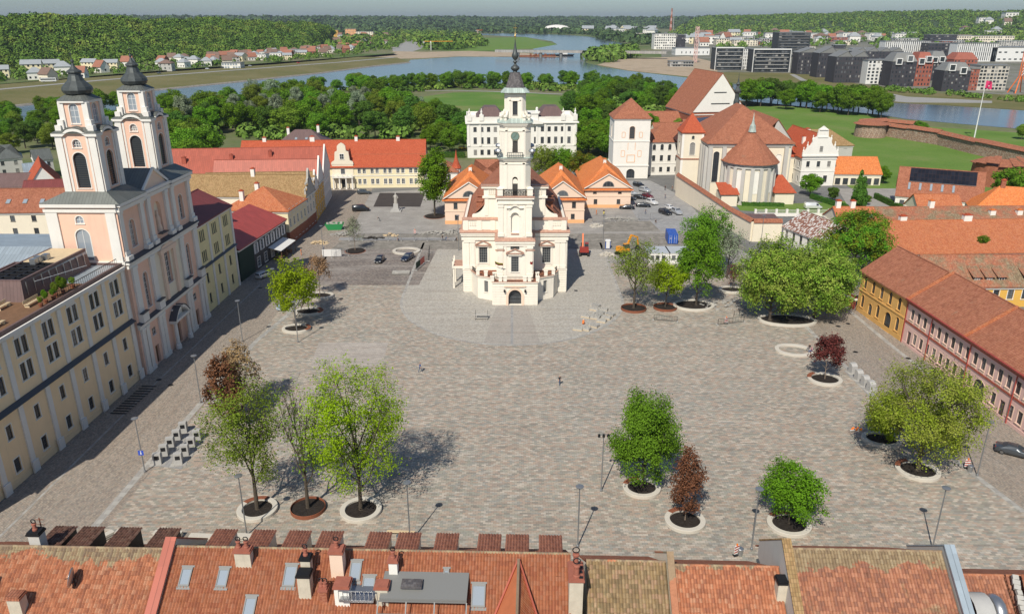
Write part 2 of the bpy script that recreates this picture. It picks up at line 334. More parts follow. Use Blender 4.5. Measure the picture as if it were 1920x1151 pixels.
M['oldset']=pavem('dark_old_setts',[(.24,.21,.19),(.30,.26,.23),(.19,.175,.165),(.35,.31,.28),(.26,.225,.20)],.42,.3,mw=.1,mh=.14,big=.3,drift=(.40,.37,.33),mort=(.07,.06,.055),bs=.7)
M['strip']=pavem('pale_granite_strip',[(.37,.36,.335),(.42,.41,.38),(.33,.32,.30)],1.,.9,mw=.03,mh=.03,big=.1,bs=.1)
M['strip2']=pavem('grey_granite_strip',[(.30,.30,.30),(.34,.34,.335)],1.,.9,mw=.03,mh=.03,big=.1,bs=.1)
M['patch']=pavem('new_pale_pavers',[(.42,.38,.34),(.47,.42,.37),(.38,.345,.31)],.62,.31,mw=.04,mh=.06)
M['gravel']=roughg('crushed_stone',[(.27,.255,.235),(.33,.31,.285),(.40,.38,.35)],.25)
M['gravd']=roughg('dark_rubble_earth',[(.16,.15,.13),(.25,.23,.20),(.36,.33,.29)],.5)
M['asph']=roughg('asphalt',[(.15,.15,.145),(.18,.18,.175),(.22,.215,.205)],.3,.9,.2)
M['asphd']=roughg('dark_fresh_setts',[(.06,.052,.05),(.08,.07,.065)],.4,.9,.2)
M['grass']=roughg('meadow_grass',[(.105,.19,.034),(.135,.225,.045),(.19,.235,.075)],.03,.95,.6,1.2)
M['lawn']=roughg('lawn_grass',[(.085,.185,.03),(.12,.215,.045),(.25,.24,.10)],.018,.95,.5,1.)
M['bank']=roughg('dry_embankment_grass',[(.115,.13,.04),(.17,.155,.065),(.21,.185,.09)],.02,.95,.4,1.)
M['sand']=roughg('river_sand',[(.36,.28,.19),(.44,.35,.25),(.28,.22,.15)],.03,.95,.3,.5)
M['road']=roughg('far_road',[(.30,.295,.28),(.36,.35,.33)],.1,.9,.1)
M['ground']=roughg('valley_ground',[(.075,.12,.035),(.11,.155,.05),(.20,.19,.11),(.14,.16,.06)],.006,.95,.5,.3)
m,t,b=NM('river_water'); ob=coord(t); mp=nd(t,'Mapping',{'Vector':ob}); mp.inputs['Scale'].default_value=(.02,.05,1)
f=noise(t,mp.outputs[0],1,6,.6); t.links.new(mix(t,ramp(t,f,[(.35,0),(.7,1)]),(.06,.08,.095),(.11,.135,.155)),b.inputs['Base Color'])
b.inputs['Roughness'].default_value=.16; b.inputs['Specular IOR Level'].default_value=.5
bump(t,b,noise(t,ob,.7,4,.6),.25,.12); M['water']=m
def sheet(name,pts,z,m,kind='structure'):
    mb=MB(); mb.face([(p[0],p[1],z) for p in pts]); o=mb.build(name,M[m]); o['kind']=kind; return o
def psheet(name,pxs,z,m): return sheet(name,[G(*p) for p in pxs],z,m)
def strip_path(name,pts,w,z,m):
    mb=MB(); L=[];Rr=[]
    for i,p in enumerate(pts):
        a=Vector(pts[max(i-1,0)]);c=Vector(pts[min(i+1,len(pts)-1)]); d=(c-a).normalized(); n=Vector((-d.y,d.x)); p=Vector(p)
        ww=w[i] if isinstance(w,list) else w
        L.append((*(p+n*ww/2),z)); Rr.append((*(p-n*ww/2),z))
    mb.grid([Rr,L]); o=mb.build(name,M[m]); o['kind']='structure'; return o
sheet('ground',[(-9000,-60),(9000,-60),(9000,16000),(-9000,16000)],0,'ground')
sheet('town_ground',[(-190,-40),(160,-40),(160,285),(40,300),(-110,290),(-190,240)],.004,'asph')
sheet('plaza',[(-48,40),(84,40),(72,70),(72,134),(72,176),(-48,176)],.008,'plaza')
sheet('street_left',[(-62,40),(-46.8,40),(-46.8,143),(-44,200),(-48,262),(-62,262)],.012,'setts')
kr=[G(1500,600),G(1560,662),G(1640,742),G(1800,870),G(1920,960)]
sheet('street_right',[(86,55),(86,100),(74,168),(52,176),(46,160)]+[(p.x,p.y) for p in kr]+[(62,55)],.016,'setts')
sheet('building_site_ground',[(-46,194),(50,194),(50,250),(36,280),(-28,262),(-48,255)],.008,'gravel')
sheet('cross_street',[(-46,188),(60,188),(58,203),(-44,203)],.024,'gravd')
sheet('site_apron',[(23,176),(60,176),(58,188),(23,188)],.012,'gravel')
sheet('site_apron',[(-46,176),(-20,176),(-20,188),(-46,188)],.012,'gravel')
sheet('fresh_pavement',[(-46,196.5),(-15,196.5),(-15,199),(-46,199)],.032,'strip2')
sheet('old_paving',[(-44,160),(-20.5,160),(-19,188),(-46,188)],.020,'oldset')
sheet('parking_ground',[(37,206),(56,206),(56,250),(50,276),(36,276)],.012,'strip2')
sheet('rubble_patch',[(25,205),(41,206),(40,217),(26,216)],.016,'gravd')
psheet('pale_patch',[(598,642),(728,642),(716,686),(582,686)],.016,'patch')
psheet('dark_square',[(712,362),(797,362),(788,388),(700,388)],.016,'asphd')
def ell(cx,cy,rx,ry,n=48,a0=0,a1=2*PI): return [(cx+rx*cos(a0+(a1-a0)*k/n),cy+ry*sin(a0+(a1-a0)*k/n)) for k in range(n)]
ap=[(23.3,194),(23.3,153)]+[(23.3*cos(a),152+25.2*sin(a)) for a in [-PI*k/40 for k in range(1,40)]]+[(-23.3,153),(-23.3,194)]
sheet('town_hall_apron',[(x*1.0,y) for x,y in ap][::-1],.016,'cobble')
strip_path('apron_edge',[(x*.99,y) for x,y in ap],.55,.024,'strip')
sheet('apron_path',[(-5.2,127.2),(5.2,127.2),(3.2,147.2),(-3.2,147.2)],.02,'wedge')
sheet('apron_centre_line',[(-.25,127.2),(.25,127.2),(.25,147.2),(-.25,147.2)],.024,'strip2')
strip_path('kerb_left',[(-49.5,60),(-48.3,73.4),(-47.5,105),(-46.6,128.5),(-44.4,142),(-44,160)],.9,.028,'strip')
strip_path('kerb_left_wall',[(-58.6,40),(-57.4,112),(-55.6,160)],.3,.028,'strip')
kr=[G(1500,600),G(1560,662),G(1640,742),G(1800,870),G(1920,960)]
strip_path('kerb_right',[(p.x,p.y) for p in kr],.8,.028,'strip')
kr=[G(1568,562),G(1680,655),G(1760,715)]
strip_path('kerb_right_wall',[(p.x,p.y) for p in kr],.8,.028,'strip')
strip_path('kerb_front',[(-50,64.5),(75,62.5)],.9,.028,'strip')
psheet('riverside_lawn',[(762,205),(790,182),(850,174),(960,172),(1050,180),(1110,205),(1060,225),(760,225)],.05,'lawn')
psheet('castle_lawn',[(1400,198),(1600,205),(1700,235),(1920,250),(2060,265),(2300,420),(1700,420),(1560,330),(1490,300)],.05,'grass')
psheet('monastery_lawn',[(1380,385),(1560,380),(1740,360),(1700,420),(1400,410)],.06,'grass')
sheet('garden_yard',[(104,232),(130,235),(138,262),(112,262)],.064,'gravel')
strip_path('lawn_path',[tuple(G(*p).xy) for p in ((700,188),(760,172),(850,170),(920,172),(1080,178))],5,.06,'road')
river=[(-200,222),(0,203),(150,186),(300,169),(450,154),(600,138),(700,125),(765,118),(770,113),(800,111),(860,107),(985,108),(1055,109),(1000,101),(1000,92),(1045,84),(1035,78),(985,70),(900,66),(900,63.5),(960,63),(1060,66),(1110,70),(1150,78),(1185,84),(1190,92),(1150,98),(1100,104),(1098,118),(1130,126),(1180,134),(1260,143),(1340,153),(1400,161),(1500,176),(1640,192),(1760,198),(1920,208),(2100,214),(2100,262),(1920,243),(1800,233),(1700,224),(1650,216),(1560,206),(1400,190),(1290,180),(1200,171),(1100,163),(1000,157),(850,157),(700,162),(600,172),(500,184),(300,208),(100,228),(-200,246)]
psheet('river',river,.12,'water')
strip_path('river_road',[tuple(G(*p,4).xy) for p in ((-300,198),(0,168),(200,150),(320,141),(480,129),(640,117),(740,108))],9,4.06,'road')
# embankment: a real slope from the road down to the water
lo=[G(*p) for p in ((-200,222),(0,203),(150,186),(300,169),(450,154),(600,138),(700,125),(768,118))]
up=[G(*p,4) for p in ((-300,203),(0,172.5),(150,158.5),(300,146.5),(450,134.5),(600,123),(690,114.5),(745,108.5))]
mb=MB(); mb.grid([[(p.x,p.y,.1) for p in lo],[(p.x,p.y,4) for p in up],[(p.x-26,p.y+14,3.95) for p in up],[(p.x-60,p.y+34,3.4) for p in up]]); struct(mb.build('embankment',M['bank'],smooth=False))
mb=MB()
for d,zz in ((0,.1),(-1.5,1.0)): pass
mb.grid([[(p.x+2,p.y-2,.1) for p in lo],[(p.x,p.y,1.1) for p in lo]]); struct(mb.build('embankment_foot',M['gravd']))
psheet('sandbank',[(640,100),(720,96),(800,98),(880,96),(985,100),(1060,108.5),(985,107.5),(860,106.5),(790,110),(700,112),(640,113)],.14,'sand')
psheet('site_road',[(735,90),(790,66),(812,66),(790,92),(740,108)],.13,'road')
psheet('east_sandbank',[(1120,122),(1160,112),(1290,106),(1345,118),(1345,150),(1260,141.5),(1180,133)],.14,'sand')
psheet('east_terrace',[(1345,136),(1500,138),(1620,160),(1780,178),(1920,178),(2100,190),(2100,212),(1920,207),(1760,197),(1640,191),(1500,175),(1400,160),(1345,150)],.14,'bank')
psheet('east_quay',[(1560,166),(1640,170),(1700,182),(1860,190),(1860,194),(1700,193),(1600,184),(1560,176)],.16,'road')
psheet('east_path',[(1480,140),(1490,140),(1530,160),(1640,176),(1640,179),(1520,163)],.18,'road')
M['urban']=roughg('far_urban_ground',[(.09,.13,.045),(.16,.16,.12),(.24,.23,.20),(.12,.14,.07)],.02,.95,.3,.4)
psheet('east_town_ground',[(1240,60),(1960,60),(2100,185),(1880,178),(1620,160),(1340,135),(1240,110)],.05,'urban')
psheet('far_meadow',[(1000,92),(1045,84),(985,70),(900,72),(880,80),(800,78),(760,92),(880,97)],.10,'grass')
# ---------------------------------------------------------------- hills
def hill(name,path_lo,path_hi,m,rise=.35,nz=9,amp=4,seed=1):      # lo: foot line (x,y), hi: crest (x,y,z) ; smooth rise
    rng=random.Random(seed); rows=[]
    def interp(P,k): 
        f=k*(len(P)-1); i=min(int(f),len(P)-2); f-=i; return [P[i][j]*(1-f)+P[i+1][j]*f for j in range(len(P[0]))]
    n=60
    for a in range(nz+4):
        row=[]
        for k in range(n+1):
            l=interp(path_lo,k/n);h=interp(path_hi,k/n); s=a/nz; ss=min(1,s)
            z=h[2]*(3*ss*ss-2*ss**3)+ (amp*sin(k*.9+a*1.3)+amp*.6*sin(k*.37+a*.7))*min(1,s*1.2)-.5*(s==0)
            row.append((l[0]+(h[0]-l[0])*s,l[1]+(h[1]-l[1])*s,z))
        rows.append(row)
    mb=MB(); mb.smooth=True; mb.grid(rows); o=mb.build(name,m,smooth=True); o['kind']='structure'; return rows
def forestm(name,a,b_,c_,sc=.05):
    m=bpy.data.materials.new(name); m.use_nodes=True; t=m.node_tree; bb=t.nodes['Principled BSDF']; ob=coord(t); gi=t.nodes.new('ShaderNodeNewGeometry')
    c=ramp(t,noise(t,ob,sc,3,.7),[(.35,a),(.5,b_),(.68,c_)]); c=mix(t,gi.outputs['Random Per Island'],mix(t,1,c,(.62,.62,.62),'MULTIPLY'),mix(t,1,c,(1.25,1.25,1.25),'MULTIPLY'))
    t.links.new(c,bb.inputs['Base Color']); bb.inputs['Roughness'].default_value=.8; bb.inputs['Specular IOR Level'].default_value=.1; return m
M['forest']=forestm('mixed_forest_leaves',(.065,.13,.022),(.12,.21,.03),(.20,.25,.045),.03)
M['forestd']=forestm('distant_forest_leaves',(.05,.085,.035),(.065,.115,.04),(.09,.135,.045),.012)
M['forestl']=forestm('light_forest_leaves',(.09,.17,.028),(.125,.22,.035),(.17,.25,.05),.03)
RG=np.random.default_rng(7)
def leafquads(P,N,S,rng,asp=.75):          # leaf diamonds at P facing roughly N, half size S
    n=len(P); N=N+rng.normal(0,.45,(n,3)); N/=np.linalg.norm(N,axis=1,keepdims=True)+1e-9
    r=rng.normal(0,1,(n,3)); A=np.cross(N,r); A/=np.linalg.norm(A,axis=1,keepdims=True)+1e-9; B=np.cross(N,A); S=np.asarray(S).reshape(-1,1)
    v=np.stack([P+A*S,P+B*S*asp,P-A*S,P-B*S*asp],1).reshape(-1,3); return v
def quadmesh(name,v,mats,extra=None,midx=None):
    n=len(v)//4; me=bpy.data.meshes.new(name); me.vertices.add(len(v)); me.vertices.foreach_set('co',v.astype(np.float32).ravel())
    me.loops.add(len(v)); me.loops.foreach_set('vertex_index',np.arange(len(v),dtype=np.int32))
    me.polygons.add(n); me.polygons.foreach_set('loop_start',np.arange(0,len(v),4,dtype=np.int32))
    for m in (mats if isinstance(mats,(list,tuple)) else [mats]): me.materials.append(m)
    if midx is not None: me.polygons.foreach_set('material_index',midx.astype(np.int32))
    me.update(); me.validate(); return me
def forest(name,pos,rad,hgt,nq,qs,m,label,cat='forest',seed=1):
    rng=np.random.default_rng(seed); n=len(pos); pos=np.asarray(pos,float); rad=np.asarray(rad)
    d=rng.normal(0,1,(n,nq,3)); d[...,2]=np.abs(d[...,2])*1.1-.25; d/=np.linalg.norm(d,axis=2,keepdims=True)
    k=1+.16*np.sin(d[...,0]*5+rng.uniform(0,6,(n,1)))*np.sin(d[...,1]*5+rng.uniform(0,6,(n,1)))
    P=d*k[...,None]*rad[:,None,None]; P[...,2]*=hgt; P+=pos[:,None,:]; P[...,2]+=rad[:,None]*hgt*.5
    v=leafquads(P.reshape(-1,3),d.reshape(-1,3),np.repeat(rad,nq)*qs*rng.uniform(.7,1.3,n*nq),rng)
    o=link(name,quadmesh(name,v,m)); tag(o,label,cat,None,'stuff'); return o
def onrows(rows,n,rng,a0=0,a1=None,k0=0,k1=1,amin=0):
    out=[]; na=(a1 if a1 is not None else len(rows)-1); nk=len(rows[0])-1
    while len(out)<n:
        a=rng.uniform(a0,na-.01); k=rng.uniform(k0,k1)*nk*.999; i,j=int(a),int(k); fa,fk=a-i,k-j
        p=[(rows[i][j][q]*(1-fa)+rows[i+1][j][q]*fa)*(1-fk)+(rows[i][j+1][q]*(1-fa)+rows[i+1][j+1][q]*fa)*fk for q in range(3)]
        out.append(p)
    return out
mhill=plaster('hill_ground',(.05,.085,.025),.95,.3,.02,.3,.3)
lo=[tuple(G(*p).xy) for p in ((-700,182),(-300,158),(0,140),(200,128),(330,116),(450,108),(560,98),(600,88))]
hi=[]
for (x,y),py,dx,dy in zip(lo,(26,26,28,36,36,38,46,60),(-60,-60,-80,-80,-80,-60,-50,-20),(230,230,260,290,300,330,360,200)):
    Y=y+dy; hi.append((x+dx,Y,max(20,HZ(py,Y)-14)))
rows=hill('wooded_hill',lo,hi,mhill,amp=2.5)
rng=random.Random(3); pos=onrows(rows,3000,rng); forest('hill_forest',pos,[rng.uniform(5,8.5) for _ in pos],1.15,170,.17,M['forest'],'dense green broadleaf wood covering the long hill beyond the river',seed=5)
lo=[(-2600,2600),(-900,2900),(-500,3400),(-100,4200),(500,4600),(1200,4200),(1500,3700)]
hi=[(-3400,5200,44),(-1700,5400,42),(-700,5800,36),(0,6200,34),(700,6300,34),(2000,6000,46),(2600,5400,56)]
rows=hill('far_ridge',lo,hi,mhill,amp=5); pos=onrows(rows,4200,rng); forest('far_ridge_forest',pos,[rng.uniform(14,26) for _ in pos],.75,32,.42,M['forestd'],'distant wooded ridge along the horizon behind the river',seed=6)
lo=[(560,2900),(900,2500),(1300,2200),(1700,1900),(2100,1700)]
hi=[(900,4000,46),(1500,3600,66),(2000,3200,70),(2500,2900,70),(3000,2600,70)]
rowsR=hill('north_hill',lo,hi,mhill,amp=4); HP=onrows(rowsR,78,rng,1.0,6.5,.40,.98)
pos=[p for p in onrows(rowsR,3900,rng) if not any(abs(p[0]-q[0]-(q[0]/q[1])*(p[1]-q[1]))<16 and -75<p[1]-q[1]<14 for q in HP)]; forest('north_hill_forest',pos,[rng.uniform(7,12) for _ in pos],.9,44,.30,M['forest'],'green wooded hillside behind the modern district',seed=8)
def inpoly(x,y,P):
    c=False;n=len(P)
    for i in range(n):
        x1,y1=P[i][:2];x2,y2=P[i-1][:2]
        if (y1>y)!=(y2>y) and x<(x2-x1)*(y-y1)/(y2-y1)+x1: c=not c
    return c
def scatter(P,n,rng,mind=0,avoid=None):
    xs=[p[0] for p in P];ys=[p[1] for p in P];out=[];tries=0
    while len(out)<n and tries<n*80:
        tries+=1;x=rng.uniform(min(xs),max(xs));y=rng.uniform(min(ys),max(ys))
        if inpoly(x,y,P) and all((x-a)**2+(y-b)**2>mind*mind for a,b in out) and not (avoid and avoid(x,y)): out.append((x,y))
    return out
def mass(name,pxs,n,r0,r1,h,m,label,seed,nq=60,qs=.3,z=0):
    rg=random.Random(seed); P=[tuple(G(*p).xy) for p in pxs]; pts=scatter(P,n,rg,r0*.9)
    forest(name,[(x,y,z) for x,y in pts],[rg.uniform(r0,r1) for _ in pts],h,nq,qs,m,label,'woodland',seed)
mass('foot_trees',[(0,160),(0,142),(320,116),(560,98),(760,80),(790,70),(740,96),(640,112),(470,126),(300,140)],420,2.6,4.6,1.0,M['forestl'],'garden trees and shrubs between the houses beyond the river road',11,z=3)
sheet('village_ground',[tuple(G(*p).xy) for p in ((-100,176),(0,165),(200,147),(320,137),(480,125),(640,113),(745,104),(700,90),(560,92),(320,108),(0,132),(-300,160))],3.0,'ground')
mass('headland_trees',[(560,96),(600,80),(760,62),(880,64),(900,74),(870,95),(800,96),(770,76),(740,88),(640,104)],330,7,12,.9,M['forest'],'dark thicket on the headland beside the construction site',12)
mass('meadow_thicket',[(800,74),(900,72),(925,88),(860,95),(800,94)],90,7,12,.9,M['forest'],'leafy thicket on the spit between the two rivers',19)
mass('island_trees',[(1100,106),(1180,96),(1200,104),(1140,119),(1102,117)],60,8,11,.9,M['forestl'],'round bushy clump on the sandy point by the bridge',13)
mass('bridge_bank_trees',[(1090,62),(1240,74),(1240,90),(1130,76)],120,9,15,.8,M['forestd'],'trees lining the far bank beyond the bridge',14,40,.36)
mass('city_trees',[(1250,66),(1900,62),(1960,80),(1840,110),(1640,92),(1400,100),(1250,90)],330,5,9,1.,M['forestl'],'street trees scattered among the far district',15,40,.36)
mass('far_bank_trees',[(620,60),(900,57),(1200,60),(1240,66),(1080,66),(900,62),(640,66)],260,12,20,.7,M['forestd'],'tree line on the far river bank below the ridge',16,36,.4)
mass('quay_shrubs',[(1560,165),(1870,188),(1915,193),(1915,190),(1700,170)],60,1.5,3,.9,M['forestl'],'low shrubs along the quay below the dark apartment blocks',17,40,.36)
mass('plain_trees',[(-300,190),(0,160),(0,152),(-300,176)],120,4,7,1.,M['forestl'],'trees along the river road at the edge of the hill',18)
# ---------------------------------------------------------------- windows, doors, buildings
WC={}
def win_meshes(w,h,style,arch=False):
    """style: (frame material key, surround material key or None, cols, rows, glass key, dep)"""
    key=(round(w,2),round(h,2),style,arch)
    if key in WC: return WC[key]
    fk,sk_,nc,nr,gk,dep=style
    f=MB(); t=.07; y=dep-.03
    yb=y-.05
    def bar(x0,z0,x1,z1): f.box(x0,yb,z0,x1,y,z1,'fudlr')
    if not arch:
        bar(-w/2,0,-w/2+t,h);bar(w/2-t,0,w/2,h);bar(-w/2+t,0,w/2-t,t);bar(-w/2+t,h-t,w/2-t,h); top=h
    else:
        r=w/2; zc=h-r; bar(-w/2,0,-w/2+t,zc);bar(w/2-t,0,w/2,zc);bar(-w/2+t,0,w/2-t,t); top=zc+r*.85; N=8
        for k in range(N):
            a,b=PI*k/N,PI*(k+1)/N
            f.face([(r*cos(a),yb,zc+r*sin(a)),(r*cos(b),yb,zc+r*sin(b)),((r-t)*cos(b),yb,zc+(r-t)*sin(b)),((r-t)*cos(a),yb,zc+(r-t)*sin(a))])
    for i in range(1,nc): x=-w/2+w*i/nc; bar(x-.035,t,x+.035,top-t*.5)
    for j in range(1,nr): z=h*j/nr; f.box(-w/2+t,yb+.006,z-.03,w/2-t,y-.002,z+.03,'fud')
    f.m=1
    if sk_:
        s=.13
        if not arch:
            f.box(-w/2-s,-.035,-.03,-w/2,.0,h+s,'fudlr');f.box(w/2,-.035,-.03,w/2+s,.0,h+s,'fudlr');f.box(-w/2,-.035,h,w/2,0,h+s,'fud')
        else:
            f.box(-w/2-s,-.035,-.03,-w/2,.0,h-w/2,'fudlr');f.box(w/2,-.035,-.03,w/2+s,.0,h-w/2,'fudlr'); r=w/2;zc=h-r;N=10
            for k in range(N):
                a,b=PI*k/N,PI*(k+1)/N; q=r+s
                A=[(r*cos(a),zc+r*sin(a)),(q*cos(a),zc+q*sin(a)),(q*cos(b),zc+q*sin(b)),(r*cos(b),zc+r*sin(b))]
                f.face([(x,-.035,z) for x,z in A]); f.face([(A[1][0],-.035,A[1][1]),(A[1][0],0,A[1][1]),(A[2][0],0,A[2][1]),(A[2][0],-.035,A[2][1])])
        f.box(-w/2-s-.05,-.12,-.12,w/2+s+.05,0,-.03)
    else: f.box(-w/2-.06,-.07,-.08,w/2+.06,0,-.005)
    mats=[M[fk],M[sk_] if sk_ else M[fk]]
    me=mesh_of(f.v,f.f,'window',mats,f.mi)
    g=MB(); gy=y-.02
    if arch:
        r=w/2;zc=h-r; g.face([(-w/2,gy,0),(w/2,gy,0)]+[(r*cos(PI*k/10),gy,zc+r*sin(PI*k/10)) for k in range(11)])
    else: g.face([(-w/2,gy,0),(w/2,gy,0),(w/2,gy,h),(-w/2,gy,h)])
    gm=mesh_of(g.v,g.f,'pane',M[gk]); WC[key]=(me,gm); return WC[key]
def put_window(parent,o,u,n,q,style,name='window'):
    arch=len(q)>4 and q[4]; me,gm=win_meshes(q[2],q[3],style,arch)
    w=bpy.data.objects.new(name,me); COL.objects.link(w); w.parent=parent
    o=Vector(o);u=Vector(u);n=Vector(n); p=o+u*(q[0]+q[2]/2)+Vector((0,0,q[1]))
    w.location=p; w.rotation_euler=(0,0,math.atan2(u.y,u.x))
    g=bpy.data.objects.new('pane',gm); COL.objects.link(g); g.parent=w; return w
ST=dict(std=('frame','white',2,3,'glass',.2),plain=('frame',None,2,3,'glass',.2),small=('frame',None,2,2,'glass',.18),dark=('framed',None,2,3,'glass',.2),
  darkw=('framed','white',2,3,'glass',.22),one=('framed',None,1,1,'glass',.15),tall=('frame','trim',2,4,'glass',.25),mod=('framed',None,2,1,'glass',.3),pale=('frame','white',2,3,'glassb',.2),louv=('framed',None,1,12,'glass',.3),
  shut=('trim','white',2,4,'glassb',.2),grid=('framegr','trim',4,6,'glass',.3),modw=('frame',None,2,1,'glass',.3))
def rowops(W,n,z,w,h,m=None,arch=False,skip=()):
    m=m if m is not None else W/n*.5-w/2
    st=(W-2*m-w)/(n-1) if n>1 else 0
    return [(m+i*st,z,w,h,arch) for i in range(n) if i not in skip]
SIDES=lambda W,D:dict(f=((0,0,0),(1,0,0),(0,-1,0),W),r=((W,0,0),(0,1,0),(1,0,0),D),b=((W,D,0),(-1,0,0),(0,1,0),W),l=((0,D,0),(0,-1,0),(-1,0,0),D))
def walls(parent,W,D,h,wm,ops,z0=0,sides='frlb',name='wall',gz=None,style='std',doors=None):
    mb=MB(); S=SIDES(W,D)
    for k in sides:
        o,u,n,L=S[k]; mb.fac(o,u,n,L,z0,h,ops.get(k,()))
    if gz: # gable triangles: axis 'x' ridge along x -> triangles on l/r ; 'y' -> on f/b
        ax,rh=gz
        if ax=='x':
            mb.face([(0,D,h),(0,0,h),(0,D/2,h+rh)]); mb.face([(W,0,h),(W,D,h),(W,D/2,h+rh)])
        else:
            mb.face([(0,0,h),(W,0,h),(W/2,0,h+rh)]); mb.face([(W,D,h),(0,D,h),(W/2,D,h+rh)])
    mb.build(name,M[wm],parent)
    for k in sides:
        o,u,n,L=S[k]
        for q in ops.get(k,()):
            st=q[5] if len(q)>5 and q[5] else style
            put_window(parent,o,u,n,q,ST[st] if isinstance(st,str) else st,'window' if st!='door' else 'door')
def roof(parent,W,D,h,kind,rise,rm,o=.45,hipL=True,hipR=True,t=.22,name='roof',hx=None,z0=None):
    mb=MB(); ez=h-rise*o/(D/2) if kind in('gable','hip') else h
    if kind=='gable':
        a=.3; mb.slab([(-a,-o,ez),(W+a,-o,ez),(W+a,D/2,h+rise),(-a,D/2,h+rise)],t); mb.slab([(W+a,D+o,ez),(-a,D+o,ez),(-a,D/2,h+rise),(W+a,D/2,h+rise)],t)
        mb.box(-a,D/2-.12,h+rise-.05,W+a,D/2+.12,h+rise+.1)
    elif kind=='gabley':
        ez=h-rise*o/(W/2); a=.3
        mb.slab([(-o,D+a,ez),(-o,-a,ez),(W/2,-a,h+rise),(W/2,D+a,h+rise)],t); mb.slab([(W+o,-a,ez),(W+o,D+a,ez),(W/2,D+a,h+rise),(W/2,-a,h+rise)],t)
        mb.box(W/2-.12,-a,h+rise-.05,W/2+.12,D+a,h+rise+.1)
    elif kind=='hipy':          # ridge along y, hip at front
        ez=h-rise*o/(W/2); r=hx or W/2; y2=D+.3 if not hipR else D-r
        mb.slab([(-o,-o,ez),(W+o,-o,ez),(W/2,r,h+rise)],t)
        mb.slab([(-o,D+o,ez),(-o,-o,ez),(W/2,r,h+rise),(W/2,y2,h+rise)],t); mb.slab([(W+o,-o,ez),(W+o,D+o,ez),(W/2,y2,h+rise),(W/2,r,h+rise)],t)
        if hipR: mb.slab([(W+o,D+o,ez),(-o,D+o,ez),(W/2,y2,h+rise)],t)
    elif kind=='hip':
        r=hx or D/2; xl=r if hipL else -.3; xr=W-r if hipR else W+.3; L=-o if hipL else -.3; Rr=W+o if hipR else W+.3
        mb.slab([(L,-o,ez),(Rr,-o,ez),(xr,D/2,h+rise),(xl,D/2,h+rise)],t); mb.slab([(Rr,D+o,ez),(L,D+o,ez),(xl,D/2,h+rise),(xr,D/2,h+rise)],t)
        if hipL: mb.slab([(-o,D+o,ez),(-o,-o,ez),(xl,D/2,h+rise)],t)
        if hipR: mb.slab([(W+o,-o,ez),(W+o,D+o,ez),(xr,D/2,h+rise)],t)
    elif kind=='pyr': mb.slab([(-o,-o,h),(W+o,-o,h),(W/2,D/2,h+rise)],t);mb.slab([(W+o,-o,h),(W+o,D+o,h),(W/2,D/2,h+rise)],t);mb.slab([(W+o,D+o,h),(-o,D+o,h),(W/2,D/2,h+rise)],t);mb.slab([(-o,D+o,h),(-o,-o,h),(W/2,D/2,h+rise)],t)
    elif kind=='flat':
        mb.face([(0,0,h),(W,0,h),(W,D,h),(0,D,h)]); p=.3;H=h+rise
        for b in ((-.05,-.05,W+.05,p),(-.05,D-p,W+.05,D+.05),(-.05,p,p,D-p),(W-p,p,W+.05,D-p)): mb.box(b[0],b[1],h-.25,b[2],b[3],H)
    elif kind=='shed': mb.slab([(-.2,-o,h),(W+.2,-o,h),(W+.2,D+o,h+rise),(-.2,D+o,h+rise)],t)
    return mb.build(name,M[rm],parent)
def ring(mb,W,D,z0,z1,o,i=0.0):     # moulding running round a box, butted at the corners
    mb.box(-o,-o,z0,W+o,-i,z1); mb.box(-o,D+i,z0,W+o,D+o,z1); mb.box(-o,-i,z0,-i,D+i,z1); mb.box(W+i,-i,z0,W+o,D+i,z1)
def chimney(parent,x,y,z,w,d,h,m='white',cap='tiler'):
    c=MB(); c.box(x-w/2,y-d/2,z-1.2,x+w/2,y+d/2,z+h); c.build('chimney',M[m],parent)
    k=MB(); k.box(x-w/2-.1,y-d/2-.1,z+h,x+w/2+.1,y+d/2+.1,z+h+.15); k.box(x-w/4,y-d/4,z+h+.15,x+w/4,y+d/4,z+h+.4); k.build('chimney_cap',M[cap],parent)
def rz_at(W,D,h,kind,rise,x,y):
    if kind in('gable','hip'): return h+rise*(1-abs(y-D/2)/(D/2))
    if kind in('gabley','hipy'): return h+rise*(1-abs(x-W/2)/(W/2))
    return h
